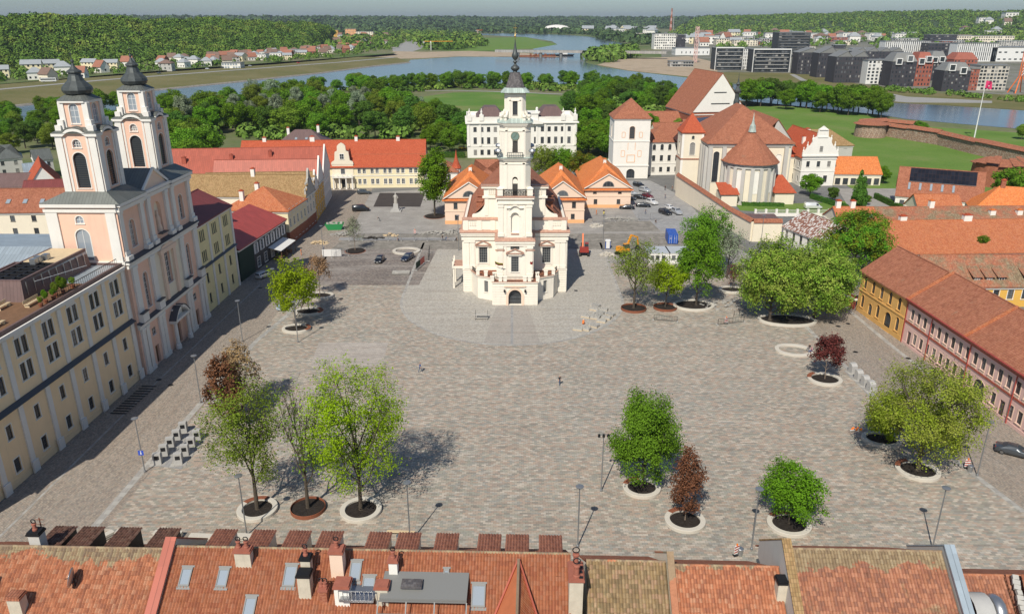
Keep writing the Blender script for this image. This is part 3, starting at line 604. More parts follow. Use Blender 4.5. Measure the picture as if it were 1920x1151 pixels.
def bld(name,label,A,B,depth,h,kind='gable',rise=3,wm='white',rm='tile',ops=None,style='std',group=None,cat='building',chim=(),z0=0,o=.45,band=None,base=None,trim='trim',hipL=True,hipR=True,hx=None,sky=(),zb=0,cap='tiler',chm='white'):
    A=Vector(A[:2]);B=Vector(B[:2]); u=B-A; W=u.length; rz=math.atan2(u.y,u.x)
    r=thing(name,label,cat,(A.x,A.y,zb),rz,group)
    ops=ops(W,depth) if callable(ops) else (ops or {})
    gz=('x',rise) if kind=='gable' else ('y',rise) if kind=='gabley' else ('x',rise) if kind=='hip' and not (hipL and hipR) else None
    if kind=='hip' and gz:
        mb=MB()
        if not hipL: mb.face([(0,depth,h),(0,0,h),(0,depth/2,h+rise)])
        if not hipR: mb.face([(W,0,h),(W,depth,h),(W,depth/2,h+rise)])
        mb.build('gable_wall',M[wm],r); gz=None
    walls(r,W,depth,h,wm,ops,gz=gz,style=style)
    rf=roof(r,W,depth,h,kind,rise,rm,o,hipL,hipR,hx=hx)
    mb=MB(); zc=h-(rise*o/(depth/2) if kind in('gable','hip') else rise*o/(W/2) if kind in('gabley','hipy') else 0)-.22
    if kind=='flat': zc=h-.3
    ring(mb,W,depth,zc-.4,zc-.02,.2)
    for bz in (band or ()): ring(mb,W,depth,bz,bz+.28,.12)
    mb.build('cornice',M[trim],r)
    if base: mb=MB(); ring(mb,W,depth,0,base[1],.06); mb.build('plinth',M[base[0]],r)
    for c in chim: chimney(rf,c[0]*W,c[1]*depth,rz_at(W,depth,h,kind,rise,c[0]*W,c[1]*depth),c[2],c[3],c[4],chm,cap)
    for (x,y,w,l) in sky:    # roof windows on the front slope (ridge along x)
        sl=math.atan2(rise,depth/2); mb=MB(); mb.box(-w/2,-l/2,.02,w/2,l/2,.14); s=mb.build('roof_window',M['framegr'],rf,loc=(x*W,y*depth,rz_at(W,depth,h,kind,rise,x*W,y*depth))); s.rotation_euler=(sl if y<.5 else -sl,0,0)
        mb=MB(); mb.face([(-w/2+.1,-l/2+.1,.15),(w/2-.1,-l/2+.1,.15),(w/2-.1,l/2-.1,.15),(-w/2+.1,l/2-.1,.15)]); mb.build('glass',M['glassb'],s)
    return r,W
def pil(mb,o,u,n,xs,z0,z1,w,d=.18,cap=True):      # pilasters on a wall
    o=Vector(o);u=Vector(u);n=Vector(n)
    def bx(a,b,z0,z1,d):
        P=[o+u*a,o+u*b,o+u*b+n*d,o+u*a+n*d]; P=[(p.x,p.y) for p in P]
        if (u.x*n.y-u.y*n.x)<0: P=P[::-1]
        mb.prism(P,z0,z1,True)
    for x in xs:
        bx(x-w/2,x+w/2,z0,z1,d)
        if cap: bx(x-w/2-.1,x+w/2+.1,z1-.5,z1-.02,d+.1); bx(x-w/2-.12,x+w/2+.12,z0,z0+.7,d+.12)
# ---------------------------------------------------------------- town hall
def arcpts(cx,cz,r,n=12,a0=0,a1=PI): return [(cx+r*cos(a0+(a1-a0)*k/n),cz+r*sin(a0+(a1-a0)*k/n)) for k in range(n+1)]
def yslab(mb,prof,y0,y1):         # profile in x,z extruded along y
    mb.face([(x,y0,z) for x,z in prof]); mb.face([(x,y1,z) for x,z in prof[::-1]]); n=len(prof)
    for i in range(n): a,b=prof[i],prof[(i+1)%n]; mb.face([(a[0],y0,a[1]),(a[0],y1,a[1]),(b[0],y1,b[1]),(b[0],y0,b[1])])
def xslab(mb,prof,x0,x1):
    mb.face([(x1,y,z) for y,z in prof]); mb.face([(x0,y,z) for y,z in prof[::-1]]); n=len(prof)
    for i in range(n): a,b=prof[i],prof[(i+1)%n]; mb.face([(x0,a[0],a[1]),(x0,b[0],b[1]),(x1,b[0],b[1]),(x1,a[0],a[1])][::1])
def octo(w,ch,cy=0,cx=0):         # square of half width w with chamfer ch
    a=w;b=w-ch; return [(cx-b,cy-a),(cx+b,cy-a),(cx+a,cy-b),(cx+a,cy+b),(cx+b,cy+a),(cx-b,cy+a),(cx-a,cy+b),(cx-a,cy-b)]
TH=thing('town_hall','tall white town hall with a tiered bell tower in the middle of the square','town hall',(0.6,155.3,0))
b=TH; WS=ST['grid']; HW=10.9
# main body: front y=0, back y=30
w1=(-6.7,7.2,1.6,3.2); ops=[(HW+w1[0]-.8,6.6,1.7,3.4),(HW-w1[0]-.9,6.6,1.7,3.4)]
mb=MB(); mb.fac((-HW,0,0),(1,0,0),(0,-1,0),2*HW,0,13.4,ops,.3); sop=[(3+i*4.4,6.6,1.5,3) for i in range(6)]
mb.fac((HW,0,0),(0,1,0),(1,0,0),30,0,13.4,sop,.3); mb.fac((-HW,30,0),(0,-1,0),(-1,0,0),30,0,13.4,sop,.3); mb.fac((HW,30,0),(-1,0,0),(0,1,0),2*HW,0,13.4)
mb.build('wall',M['thwhite'],b)
for q in ops: put_window(b,(-HW,0,0),(1,0,0),(0,-1,0),q,WS)
for q in sop: put_window(b,(HW,0,0),(0,1,0),(1,0,0),q,WS); put_window(b,(-HW,30,0),(0,-1,0),(-1,0,0),q,WS)
# rusticated base: courses, with corner strips
mb=MB()
for k in range(9):
    z=.25+k*.52
    for (x0,x1) in ((-HW,-HW+2.2),(HW-2.2,HW)): mb.box(x0-.1,-.12,z,x1+.1,0,z+.46)
    mb.box(HW,0,z,HW+.1,30,z+.46); mb.box(-HW-.1,0,z,-HW,30,z+.46)
mb.box(-HW-.16,-.18,5.0,HW+.16,0,5.35); mb.build('base_courses',M['thwhite'],b)
mb=MB()
for xs in ([-10.1,-8.9],[8.9,10.1]): pil(mb,(0,0,0),(1,0,0),(0,-1,0),xs,5.35,11.6,1.0,.16)
for y in (.8,5,14,23,29): 
    mb.box(HW,y-.5,5.35,HW+.16,y+.5,11.6); mb.box(-HW-.16,y-.5,5.35,-HW,y+.5,11.6)
mb.box(-HW-.25,-.28,11.6,HW+.25,0,12.2); mb.box(-HW-.5,-.5,12.9,HW+.5,0,13.35); mb.box(-HW-.35,-.38,12.5,HW+.35,0,12.9)
for s in (-1,1): mb.box(min(s*HW,s*(HW+.5)),0,12.9,max(s*HW,s*(HW+.5)),30,13.35); mb.box(min(s*HW,s*(HW+.25)),0,11.6,max(s*HW,s*(HW+.25)),30,12.2)
for x in (-6.65,6.65):          # blind panels above the windows
    for a in ((x-1.1,9.95+.9,x+1.1,10.05+.9),(x-1.1,12.2-.85+.1,x+1.1,12.2-.75)): mb.box(a[0],-.08,a[1],a[2],0,a[3])
mb.build('cornice',M['thwhite'],b)
tl=MB(); tl.slab([(-HW-.6,-.62,13.36),(HW+.6,-.62,13.36),(HW+.6,.2,13.75),(-HW-.6,.2,13.75)],.12)
for s in (-1,1):
    q=[(s*(HW+.62),0.2,13.36),(s*(HW+.62),30,13.36),(s*(HW-.2),30,13.75),(s*(HW-.2),0.2,13.75)]; tl.slab(q if s>0 else q[::-1],.12)
for x in (-6.65,6.65): # pediment tiles over the windows
    yslab(tl,[(x-1.6,10.62),(x,11.42),(x+1.6,10.62),(x+1.6,10.76),(x,11.56),(x-1.6,10.76)],-.55,0); tl.box(x-1.65,-.55,10.42,x+1.65,0,10.6)
tl.build('tile_coping',M['coping'],b)
mb=MB()
for x in (-6.65,6.65):
    yslab(mb,[(x-1.45,10.61),(x+1.45,10.61),(x,11.34)],-.3,0); mb.box(x-1.3,-.35,10.15,x+1.3,0,10.41)
    mb.box(x-1.25,-.12,6.2,x-1.0,0,10.15); mb.box(x+1.0,-.12,6.2,x+1.25,0,10.15)
mb.build('window_surround',M['thwhite'],b)
# attic parapet
mb=MB(); mb.box(-HW+.1,.2,13.5,HW-.1,.7,15.9)
for x in (-10.2,-7.4,-4.6,4.6,7.4,10.2): mb.box(x-.5,.05,13.5,x+.5,.2,15.9)
for x0 in (-9.4,7.9):
    for k in range(5): mb.box(x0+k*.36,.06,14.6,x0+k*.36+.18,.2,15.5)
for s in (-1,1): mb.box(s*HW-.5 if s>0 else -HW,.7,13.5,HW if s>0 else -HW+.5,30,14.6)
mb.build('parapet',M['thwhite'],b)
tl=MB(); tl.slab([(-HW-.1,0,15.9),(HW+.1,0,15.9),(HW+.1,.9,16.25),(-HW-.1,.9,16.25)],.1); tl.build('parapet_tiles',M['coping'],b)
# volute gable
def volute(s):
    P=[(s*3.0,16.0)]; P+=[(s*8.9,16.0),(s*8.9,16.6)]
    for k in range(9): a=PI/2*k/8; P.append((s*(8.7-2.6*sin(a)),16.6+ .2+ 3.2*(1-cos(a))*1.0))
    P+=[(s*6.4,20.2),(s*6.4,22.6),(s*3.0,22.6)]
    return P if s<0 else P
mb=MB()
for s in (-1,1):
    P=volute(s); P=P if s>0 else P[::-1]; yslab(mb,P,.9,1.6)
    mb.box(*(min(s*3.2,s*6.7),.6,20.3,max(s*3.2,s*6.7),.9,20.75)); pil(mb,(0,.9,0),(1,0,0),(0,-1,0),[s*5.9],16.6,20.2,.7,.12,False)
    for k in range(4): mb.box(s*4.8+k*.4-.7,.7,21.0,s*4.8+k*.4-.5,.9,22.0)
    mb.box(min(s*3.2,s*6.9),.55,22.3,max(s*3.2,s*6.9),1.9,22.75)
mb.build('gable',M['thwhite'],b)
tl=MB()
for s in (-1,1): tl.box(min(s*3.2,s*7.0),.45,22.75,max(s*3.2,s*7.0),2.0,22.95)
tl.build('gable_tiles',M['coping'],b)
mb=MB() # main roof: steep gable with mansard bend, ridge along y
for s in (-1,1):
    for (x0,z0,x1,z1) in ((HW-.5,14.2,8.2,17.2),(8.2,17.2,3.6,21.4),(3.6,21.4,0,22.3)):
        q=[(s*x0,1.6,z0),(s*x0,31,z0),(s*x1,31,z1),(s*x1,1.6,z1)]; mb.slab(q if s>0 else q[::-1],.15)
mb.face([(HW-.5,29.8,14),(-HW+.5,29.8,14),(-8.2,29.8,17),(-3.6,29.8,21.2),(3.6,29.8,21.2),(8.2,29.8,17)])
rf=mb.build('roof',M['tilebr'],b)
for s in (-1,1):
    for y in (5,10): 
        m2=MB(); m2.box(s*7.5-.6,y-.6,16.8,s*7.5+.6,y+.6,18.9); m2.slab([(s*7.5-.9,y-.8,18.9),(s*7.5+.9,y-.8,18.9),(s*7.5+.9,y+.8,19.2),(s*7.5-.9,y+.8,19.2)],.15); m2.build('dormer',M['tilebr'],rf)
# tower shaft (projecting front bay), centre x=0, y from -6.3
TC=-2.6   # tower centre y (world 152.7)
mb=MB(); fo=[(2.8+.2,6.9,1.5,3.4),(2.7+.05,12.1,1.7,1.5)]
mb.fac((-3.75,-6.0,0),(1,0,0),(0,-1,0),7.5,0,13.2,[(3.0,6.5,1.5,3.2),(2.85,11.2,1.8,1.35)],.35)
for s in (-1,1): mb.fac((3.75,-6,0) if s>0 else (-3.75,0,0),(0,s,0),(s,0,0),6,0,13.2)
nz=[(2.75,15.2,1.7,4.4,True)]
mb.fac((-3.4,-5.6,0),(1,0,0),(0,-1,0),6.8,13.2,22.0,[(2.6,14.6,1.6,4.2,True)],.5)
for s in (-1,1): mb.fac((3.4,-5.6,0) if s>0 else (-3.4,.9,0),(0,s,0),(s,0,0),6.5,13.2,22.0)
mb.face([(-3.4,-5.6,22),(3.4,-5.6,22),(3.4,.9,22),(-3.4,.9,22)]); mb.face([(-3.75,-6,13.2),(3.75,-6,13.2),(3.75,0,13.2),(-3.75,0,13.2)])
mb.box(-.85,-5.1,14.5,.85,-5.05,19,'f')
mb.build('tower_shaft',M['thwhite'],b)
put_window(b,(-3.75,-6,0),(1,0,0),(0,-1,0),(3.0,6.5,1.5,3.2),WS); put_window(b,(-3.75,-6,0),(1,0,0),(0,-1,0),(2.85,11.2,1.8,1.35),WS)
mb=MB()
pil(mb,(0,-6,0),(1,0,0),(0,-1,0),[-3.0,3.0],5.4,12.0,1.1,.15); pil(mb,(0,-6,0),(1,0,0),(0,-1,0),[-1.95,1.95],5.4,12.0,.5,.1,False)
mb.box(-4.05,-6.3,12.5,4.05,.0,13.1); mb.box(-3.95,-6.2,12.0,3.95,.0,12.3)
pil(mb,(0,-5.6,0),(1,0,0),(0,-1,0),[-2.85,2.85],13.9,20.4,1.0,.14); pil(mb,(0,-5.6,0),(1,0,0),(0,-1,0),[-1.85,1.85],13.9,20.4,.5,.09,False)
mb.box(-3.7,-5.9,20.5,3.7,.55,20.9);mb.box(-3.8,-6.0,21.5,3.8,.55,21.95)
mb.box(-1.3,-5.72,18.9+.35,-1.0,-5.6,19.4);yslab(mb,[(-1.7,19.7),(-.9,19.7),(-.3,20.15),(.3,20.15),(.9,19.7),(1.7,19.7),(1.7,19.85),(.95,19.88),(.35,20.38),(-.35,20.38),(-.95,19.88),(-1.7,19.85)],-6.0,-5.6)
for k in range(12): # niche hood
    a,c=PI*k/12,PI*(k+1)/12; A=[(r*cos(t),18.0+r*sin(t)) for r,t in ((.8,a),(1.05,a),(1.05,c),(.8,c))]; mb.face([(x,-5.72,z) for x,z in A]); mb.face([(A[1][0],-5.72,A[1][1]),(A[1][0],-5.6,A[1][1]),(A[2][0],-5.6,A[2][1]),(A[2][0],-5.72,A[2][1])])
yslab(mb,[(-1.7,10.61),(1.7,10.61),(0,11.15+.05)],-6.35,-6); mb.box(-1.35,-6.4,10.1,1.35,-6,10.42)
mb.build('tower_mouldings',M['thwhite'],b)
tl=MB(); tl.slab([(-4.15,-6.4,13.12),(4.15,-6.4,13.12),(3.5,-5.5,13.7),(-3.5,-5.5,13.7)],.1)
for s in (-1,1):
    q=[(s*4.15,-6.4,13.12),(s*4.15,.3,13.12),(s*3.35,.3,13.7),(s*3.35,-5.5,13.7)]; tl.slab(q if s>0 else q[::-1],.1)
for s in (-1,1):
    q=[(s*3.9,-6.1,21.96),(s*3.9,.6,21.96),(s*3.2,.6,22.2),(s*3.2,-5.4,22.2)]; tl.slab(q if s>0 else q[::-1],.08)
tl.slab([(-3.9,-6.1,21.96),(3.9,-6.1,21.96),(3.2,-5.4,22.2),(-3.2,-5.4,22.2)],.08)
yslab(tl,[(-1.8,10.6),(0,11.36),(1.8,10.6),(1.8,10.72),(0,11.5),(-1.8,10.72)],-6.55,-6); tl.box(-1.85,-6.55,10.43,1.85,-6,10.59)
tl.box(-.8,-5.75,14.3,.8,-5.5,14.55); tl.box(-4.0,-6.25,11.05,-2.1,-6.13,11.3);tl.box(2.1,-6.25,11.05,4.0,-6.13,11.3)
tl.build('tower_tiles',M['coping'],b)
def rail(mb,p,q,h=1.0,st=.35,th=.05):
    p=Vector(p);q=Vector(q);L=(q-p).length;n=max(1,int(L/st))
    mb.beam(p+V(0,0,h),q+V(0,0,h),.08,.08); mb.beam(p+V(0,0,.12),q+V(0,0,.12),.06,.06)
    for i in range(n+1): a=p+(q-p)*i/n; mb.beam(a,a+V(0,0,h),th)
mb=MB(); rail(mb,(-2.3,-5.75,22.2),(2.3,-5.75,22.2),1.25,.3,.07); 
for k in range(8): x=-2+.57*k; mb.tube([(x+.22*cos(a),-5.75,22.85+.28*sin(a)) for a in [PI*2*i/8 for i in range(9)]],.035,4)
mb.build('balcony_railing',M['iron'],b)
mb=MB()
for s in (-1,1): mb.box(s*2.95-.55,-5.95,22.2,s*2.95+.55,-4.9,23.6); mb.frustum([(s*2.95-.7,-6.1),(s*2.95+.7,-6.1),(s*2.95+.7,-4.75),(s*2.95-.7,-4.75)],23.6,[(s*2.95-.1,-5.5),(s*2.95+.1,-5.5),(s*2.95+.1,-5.3),(s*2.95-.1,-5.3)],24.0)
mb.build('pier',M['thwhite'],b)
# octagonal tiers : (z0,z1,half,chamfer)
def tier(z0,z1,w,ch,name,ops=None,dep=.35):
    P=octo(w,ch,TC); mb=MB(); n=8
    for i in range(8):
        a=Vector(P[i]);c=Vector(P[(i+1)%8]); L=(c-a).length; u=(c-a)/L; nn=Vector((u.y,-u.x))
        oo=[(L/2-q[0]/2,*q[1:]) for q in (ops or ()) ] if i in (0,2,4,6) else []
        q4=[(q[0],q[1],q[2],q[3],True) for q in oo]
        mb.fac((a.x,a.y,0),(u.x,u.y,0),(nn.x,nn.y,0),L,z0,z1,q4,dep)
        if i in(0,2,4,6): pil(mb,(a.x,a.y,0),(u.x,u.y,0),(nn.x,nn.y,0),[.35,L-.35],z0+.5,z1-.9,.45,.1,False)
    mb.face([(*p,z1) for p in P]); return mb.build(name,M['thwhite'],b)
t1=[(1.05,22.1,1.05,3.8)]; tier(21.9,29.6,2.95,.9,'lower_stage',t1)
t2=[(1.05,30.6,1.05,3.0)]; tier(29.6,36.3,2.9,.9,'clock_stage',t2)
t3=[(.95,37.6,.95,2.8)]; tier(36.3,41.8,1.95,.55,'lantern_stage',t3)
def octring(z0,z1,w,ch,name,m):
    mb=MB(); mb.frustum(octo(w,ch,TC),z0,octo(w,ch,TC),z1); mb.face([(*p,z0) for p in octo(w,ch,TC)][::-1]); return mb.build(name,M[m],b)
mb=MB()
for z0,z1,w in ((28.3,28.6,3.05),(29.0,29.35,3.2),(29.35,29.6,3.45),(34.6,34.85,3.0),(35.6,35.95,3.15),(35.95,36.25,3.35),(41.1,41.35,2.1),(40.2,40.4,2.05)):
    mb.frustum(octo(w,.95,TC),z0,octo(w,.95,TC),z1); mb.face([(*p,z0) for p in octo(w,.95,TC)][::-1])
mb.build('stage_cornices',M['thwhite'],b)
mb=MB(); mb.frustum(octo(3.5,1,TC),36.25,octo(2.2,.7,TC),37.0,False); mb.frustum(octo(3.6,1,TC),29.6,octo(2.95,.9,TC),29.72,True); mb.frustum(octo(2.75,.8,TC),41.75,octo(1.9,.6,TC),42.6,False); mb.face([(*p,41.7) for p in octo(2.75,.8,TC)][::-1]); mb.build('copper_skirts',M['cop'],b)
mb=MB()
for i in range(8):
    P=octo(2.75,.9,TC); x,y=P[i]; cx,cy=x*.98,TC+(y-TC)*.98
    mb.lathe([(.22,36.5),(.3,36.7),(.25,37.1),(.42,37.3),(.4,37.6),(.1,37.7)],8,(cx,cy))
    Q=octo(2.25,.7,TC); mb.beam((Q[i][0]*1.12,TC+(Q[i][1]-TC)*1.12,36.9),(Q[i][0]*.9,TC+(Q[i][1]-TC)*.9,38.3),.35)
mb.build('urn',M['thwhite'],b)
mb=MB(); pr=[(1.95,42.2),(1.72,42.8),(1.45,43.6),(1.2,44.4),(1.0,45.0),(.95,45.3)]
for i in range(len(pr)-1): mb.frustum(octo(pr[i][0],pr[i][0]*.35,TC),pr[i][1],octo(pr[i+1][0],pr[i+1][0]*.35,TC),pr[i+1][1])
mb.build('spire_roof',M['slate'],b)
mb=MB(); mb.smooth=True; mb.lathe([(0.75,45.1),(0.5,45.33),(0.35,45.52),(0.62,45.72),(0.85,45.99),(0.8,46.29),(0.5,46.52),(0.25,46.72),(0.22,47.02),(0.42,47.14),(0.45,47.26),(0.2,47.41),(0.2,47.56),(0.5,47.87),(0.66,48.26),(0.6,48.6),(0.42,48.95),(0.25,49.72),(0.12,50.57),(0.05,51.26)],16,(0,TC)); mb.build('onion_spire',M['bronze'],b)
mb=MB(); mb.smooth=True; mb.lathe([(.05,51.2),(.05,51.6),(.16,51.7),(.17,51.85),(.05,52.0),(.04,54.0)],8,(0,TC)); mb.smooth=False; mb.box(-.35,TC-.03,53.2,.35,TC+.03,53.32); mb.build('finial_cross',M['gold_leaf'],b)
# doors / windows of the stages, clocks
for z,h,hw,dw,nm in ((22.1,2.4,2.95,.95,'balcony_door'),(30.6,2.1,2.9,.95,'balcony_door')):
    for k in range(4):
        m2=MB(); m2.box(-dw/2,-hw+.28,z,dw/2,-hw+.34,z+h); o=m2.build(nm,M['framed'],b,loc=(0,TC,0)); o.rotation_euler=(0,0,k*PI/2)
        m2=MB(); r=.52; m2.face([(-r,-hw+.33,z+h),(r,-hw+.33,z+h)]+[(x,-hw+.33,zz) for x,zz in arcpts(0,(23.6 if z<25 else 32.0)+1.6-.25 if z<25 else 33.07,r)]); o=m2.build('lunette',M['thwhite'],b,loc=(0,TC,0)); o.rotation_euler=(0,0,k*PI/2)
for k in range(4):
    me,gm=win_meshes(.95,2.8,ST['louv'],True); w=link('belfry_window',me,b,(0,0,0)); a=k*PI/2; w.location=(sin(a)*1.95,TC-cos(a)*1.95,37.6); w.rotation_euler=(0,0,a); link('pane',gm,w)
    if k!=1 or True:
        m2=MB(); m2.smooth=False; n=28
        pts=[(.82*cos(2*PI*i/n),.82*sin(2*PI*i/n)) for i in range(n)]
        m2.face([(x,-2.98,34.35-.6+z) for x,z in pts]); 
        for i in range(n): x,z=pts[i];x2,z2=pts[(i+1)%n]; m2.face([(x,-2.98,33.75+z),(x,-2.9,33.75+z),(x2,-2.9,33.75+z2),(x2,-2.98,33.75+z2)])
        c=m2.build('clock_face',flatm('clock_green',(.16,.24,.21),.5) if k==0 else bpy.data.materials['clock_green'],b,loc=(0,TC,0)); c.rotation_euler=(0,0,a)
        m3=MB()
        for i in range(12):
            an=PI/6*i; m3.beam((.58*sin(an),-3.0,33.75+.58*cos(an)),(.75*sin(an),-3.0,33.75+.75*cos(an)),.07,.02)
        for i in range(28): x,z=pts[i];x2,z2=pts[(i+1)%28]; m3.face([(x*1.02,-2.99,33.75+z*1.02),(x2*1.02,-2.99,33.75+z2*1.02),(x2*.95,-2.99,33.75+z2*.95),(x*.95,-2.99,33.75+z*.95)][::-1])
        m3.build('clock_marks',M['gold_leaf'],c)
        m3=MB(); m3.beam((0,-3.03,33.75),(.25,-3.03,34.3),.06,.02); m3.beam((0,-3.03,33.75),(-.36,-3.03,33.5),.07,.02); m3.build('clock_hands',M['gold_leaf'],c)
mb=MB()
for k in range(4):
    a=k*PI/2; ca,sa=cos(a),sin(a)
    def T(x,y,z): return (x*ca-(y)*sa,TC+x*sa+y*ca,z)
    for i in range(9): x=-1.4+.35*i; yy=-3.55-.12*(1-abs(x)/1.4); mb.beam(T(x,yy,29.75),T(x,yy-.15,30.15),.06); mb.beam(T(x,yy-.15,30.15),T(x,yy,30.7),.06)
    mb.beam(T(-1.5,-3.5,30.7),T(1.5,-3.5,30.7),.09); mb.beam(T(-1.5,-3.5,29.8),T(1.5,-3.5,29.8),.07); mb.beam(T(-1.5,-3.5,29.7),T(-1.5,-2.9,30.7),.06); mb.beam(T(1.5,-3.5,29.7),T(1.5,-2.9,30.7),.06)
mb.build('gallery_railing',M['iron'],b)
mb=MB()
for x,y in ((-2.9,-2.9),(2.9,-2.9),(2.9,2.9),(-2.9,2.9)):
    s=1 if x>0 else -1; t=1 if y>0 else -1
    mb.beam((x,TC+y,29.7),(x+.5*s,TC+y+.5*t,30.9),.12); mb.smooth=True; mb.lathe([(.1,30.6),(.5,30.7),(.7,31.0),(.5,31.35),(.1,31.5)],10,(x+.35*s,TC+y+.35*t)); mb.smooth=False
mb.build('loudspeaker_cluster',M['steel'],b)
# entrance terrace: central block + splayed wings, z 0..5
E1=[(-9.2,0),(-7.7,-3.6),(-4.2,-5.4),(-4.6,-7.9),(-2.95,-7.95),(2.95,-7.95),(4.6,-7.9),(4.6,-5.2),(8.0,-3.3),(9.0,0)]
mb=MB(); WH=4.75; dpt=.3; arch=[(1.65,.05,2.6,3.25,True)]
sd=[]
for i in range(len(E1)-1):
    a=Vector(E1[i]);c=Vector(E1[i+1]);L=(c-a).length;u=(c-a)/L;n=Vector((u.y,-u.x)); 
    oo=[]
    if i==4: oo=[(L/2-1.3,.05,2.6,3.3,True)]
    if i in (1,7): oo=[(L/2-.45,1.6,.9,2.5)]
    mb.fac((a.x,a.y,0),(u.x,u.y,0),(n.x,n.y,0),L,0,WH,oo,.9 if i==4 else .3); sd.append((a,u,n,L,oo,i))
mb.face([(*p,WH-.05) for p in E1]); mb.build('terrace_wall',M['thwhite'],b)
for a,u,n,L,oo,i in sd:
    if i in(1,7): put_window(b,(a.x,a.y,0),(u.x,u.y,0),(n.x,n.y,0),oo[0],ST['grid'])
    m2=MB()
    for k in range(8):
        z=.2+k*.54
        if i==4: 
            if z<3.5:
                for (q0,q1) in ((-.0,L/2-1.75),(L/2+1.75,L)): p0=a+u*q0;p1=a+u*q1; m2.prism([tuple(p0+n*.07),tuple(p1+n*.07),tuple(p1),tuple(p0)],z,z+.48,True)
            else: m2.prism([tuple(a+n*.07),tuple(a+u*L+n*.07),tuple(a+u*L),tuple(a)],z,z+.4,True)
        elif i in (0,2,3,5,6,8): m2.prism([tuple(a+n*.06),tuple(a+u*L+n*.06),tuple(a+u*L),tuple(a)],z,z+.48,True)
    if m2.f: m2.build('rustication',M['thwhite'],b)
mb=MB(); tl=MB()
for i in range(len(E1)-1):
    a=Vector(E1[i]);c=Vector(E1[i+1]);u=(c-a).normalized();n=Vector((u.y,-u.x))
    P=[tuple(a+n*.22),tuple(c+n*.22),tuple(c-n*.25),tuple(a-n*.25)]; mb.prism(P,4.76,5.0,True); tl.prism([tuple(a+n*.28),tuple(c+n*.28),tuple(c-n*.1),tuple(a-n*.1)],5.0,5.1,True)
    if i in (0,1,3,4,5,7,8) :
        L=(c-a).length
        m=max(1,int(L/.3))
for p in E1[1:]+[(-2.0,-7.9),(2.0,-7.9),(-6,-4.5),(6.4,-4.2)]:
    x,y=p; y+=.2; mb.box(x-.35,y-.3,5.0,x+.35,y+.35,6.0); mb.box(x-.42,y-.37,6.0,x+.42,y+.42,6.14)
mb.build('terrace_cornice',M['thwhite'],b); tl.build('terrace_coping',M['coping'],b)
mb=MB()
for i in range(len(E1)-1):
    a=Vector(E1[i]);c=Vector(E1[i+1]);u=(c-a).normalized();n=Vector((u.y,-u.x)); rail(mb,(a.x,a.y+.2,5.1),(c.x,c.y+.2,5.1),.85,.25,.05)
mb.build('terrace_railing',M['iron'],b)
fl=MB(); fl.face([(p[0]*.96,p[1]*.97+.1,4.85) for p in E1]); fl.build('terrace_floor',M['tilebr'],b)
mb=MB(); mb.box(-1.85,-8.15,0,-1.35,-7.95,2.2); mb.box(1.35,-8.15,0,1.85,-7.95,2.2)
for k in range(12):
    a,c=PI*k/12,PI*(k+1)/12; A=[(r*cos(t),2.05+r*sin(t)) for r,t in ((1.3,a),(1.75,a),(1.75,c),(1.3,c))]; mb.face([(x,-8.12,z) for x,z in A]); mb.face([(A[1][0],-8.12,A[1][1]),(A[1][0],-7.9,A[1][1]),(A[2][0],-7.9,A[2][1]),(A[2][0],-8.12,A[2][1])])
mb.box(-2.2,-8.25,4.0,2.2,-7.95,4.3); mb.build('portal_frame',M['peach'],b)
mb=MB(); 
for i in range(11): x=-1.25+.25*i; zt=2.05+math.sqrt(max(0,1.3**2-x*x)); mb.beam((x,-7.3,.05),(x,-7.3,zt),.05)
for z in (.4,1.2,2.0,2.8): mb.beam((-1.25,-7.3,z),(1.25,-7.3,z),.05)
mb.build('gate',M['iron'],b)
mb=MB(); mb.face([(-1.6,-7.1,0.04),(1.6,-7.1,0.04),(1.6,-7.1,4),(-1.6,-7.1,4)]); mb.build('gate_back',M['glass'],b)
for s in (-1,1):
    mb=MB(); mb.beam((s*2.1,-7.95,3.3),(s*2.1,-8.4,3.4),.05); mb.lathe([(.08,2.9),(.2,3.0),(.22,3.4),(.05,3.6)],6,(s*2.1,-8.45)); mb.build('wall_lantern',M['iron'],b)
# side porch (left)
mb=MB(); mb.box(-HW-2.6,2.5,4.6,-HW,7.5,5.0); 
for y in (2.9,7.1): mb.lathe([(.25,0),(.22,.3),(.2,4.3),(.3,4.6)],10,(-HW-2.3,y))
for y in (2.6,5,7.4): mb.box(-HW-2.6,y-.15,5.0,-HW-2.3,y+.15,6.0)
mb.build('side_porch',M['thwhite'],b); mb=MB(); mb.box(-HW-2.3,2.8,5.0,-HW,7.2,5.06); mb.build('porch_floor',M['coping'],b)
mb=MB(); mb.box(-HW-3.4,9.5,0,-HW,15,.2); rail(mb,(-HW-3.3,9.6,.2),(-HW-3.3,14.9,.2),1.0,.3); mb.build('side_steps',M['stone'],b)
def flag(x,y,z,cols,label,curl=1):
    r=thing('flag',label,'flag',(x,y,z)); mb=MB(); mb.beam((0,0,0),(0,-1.7,1.5),.05); mb.build('flagpole',M['framegr'],r)
    for i,c in enumerate(cols):
        mb=MB(); mb.smooth=True; n=len(cols); rows=[]
        for a in range(7):
            s=a/6; row=[]
            for bq in range(5):
                t=(i+bq/4)/n; row.append((curl*(s*1.6),-1.6+t*.95+.12*sin(s*7+t*2),1.45-t*.85-s*.55*abs(curl)-.1*sin(s*5)))
            rows.append(row)
        mb.grid(rows); k='flag_%s'%'_'.join('%02d'%int(v*99) for v in c)
        mb.build('stripe' if n>1 else 'cloth',bpy.data.materials.get(k) or flatm(k,c,.8),r,smooth=True)
flag(-3.4,149.1,7.9,[(.80,.55,.02),(.02,.25,.08),(.55,.02,.03)],'yellow green and red flag on the town hall left of its balcony window',1)
flag(4.2,149.1,7.9,[(.62,.03,.03)],'plain red flag on the town hall right of its balcony window',-.35)
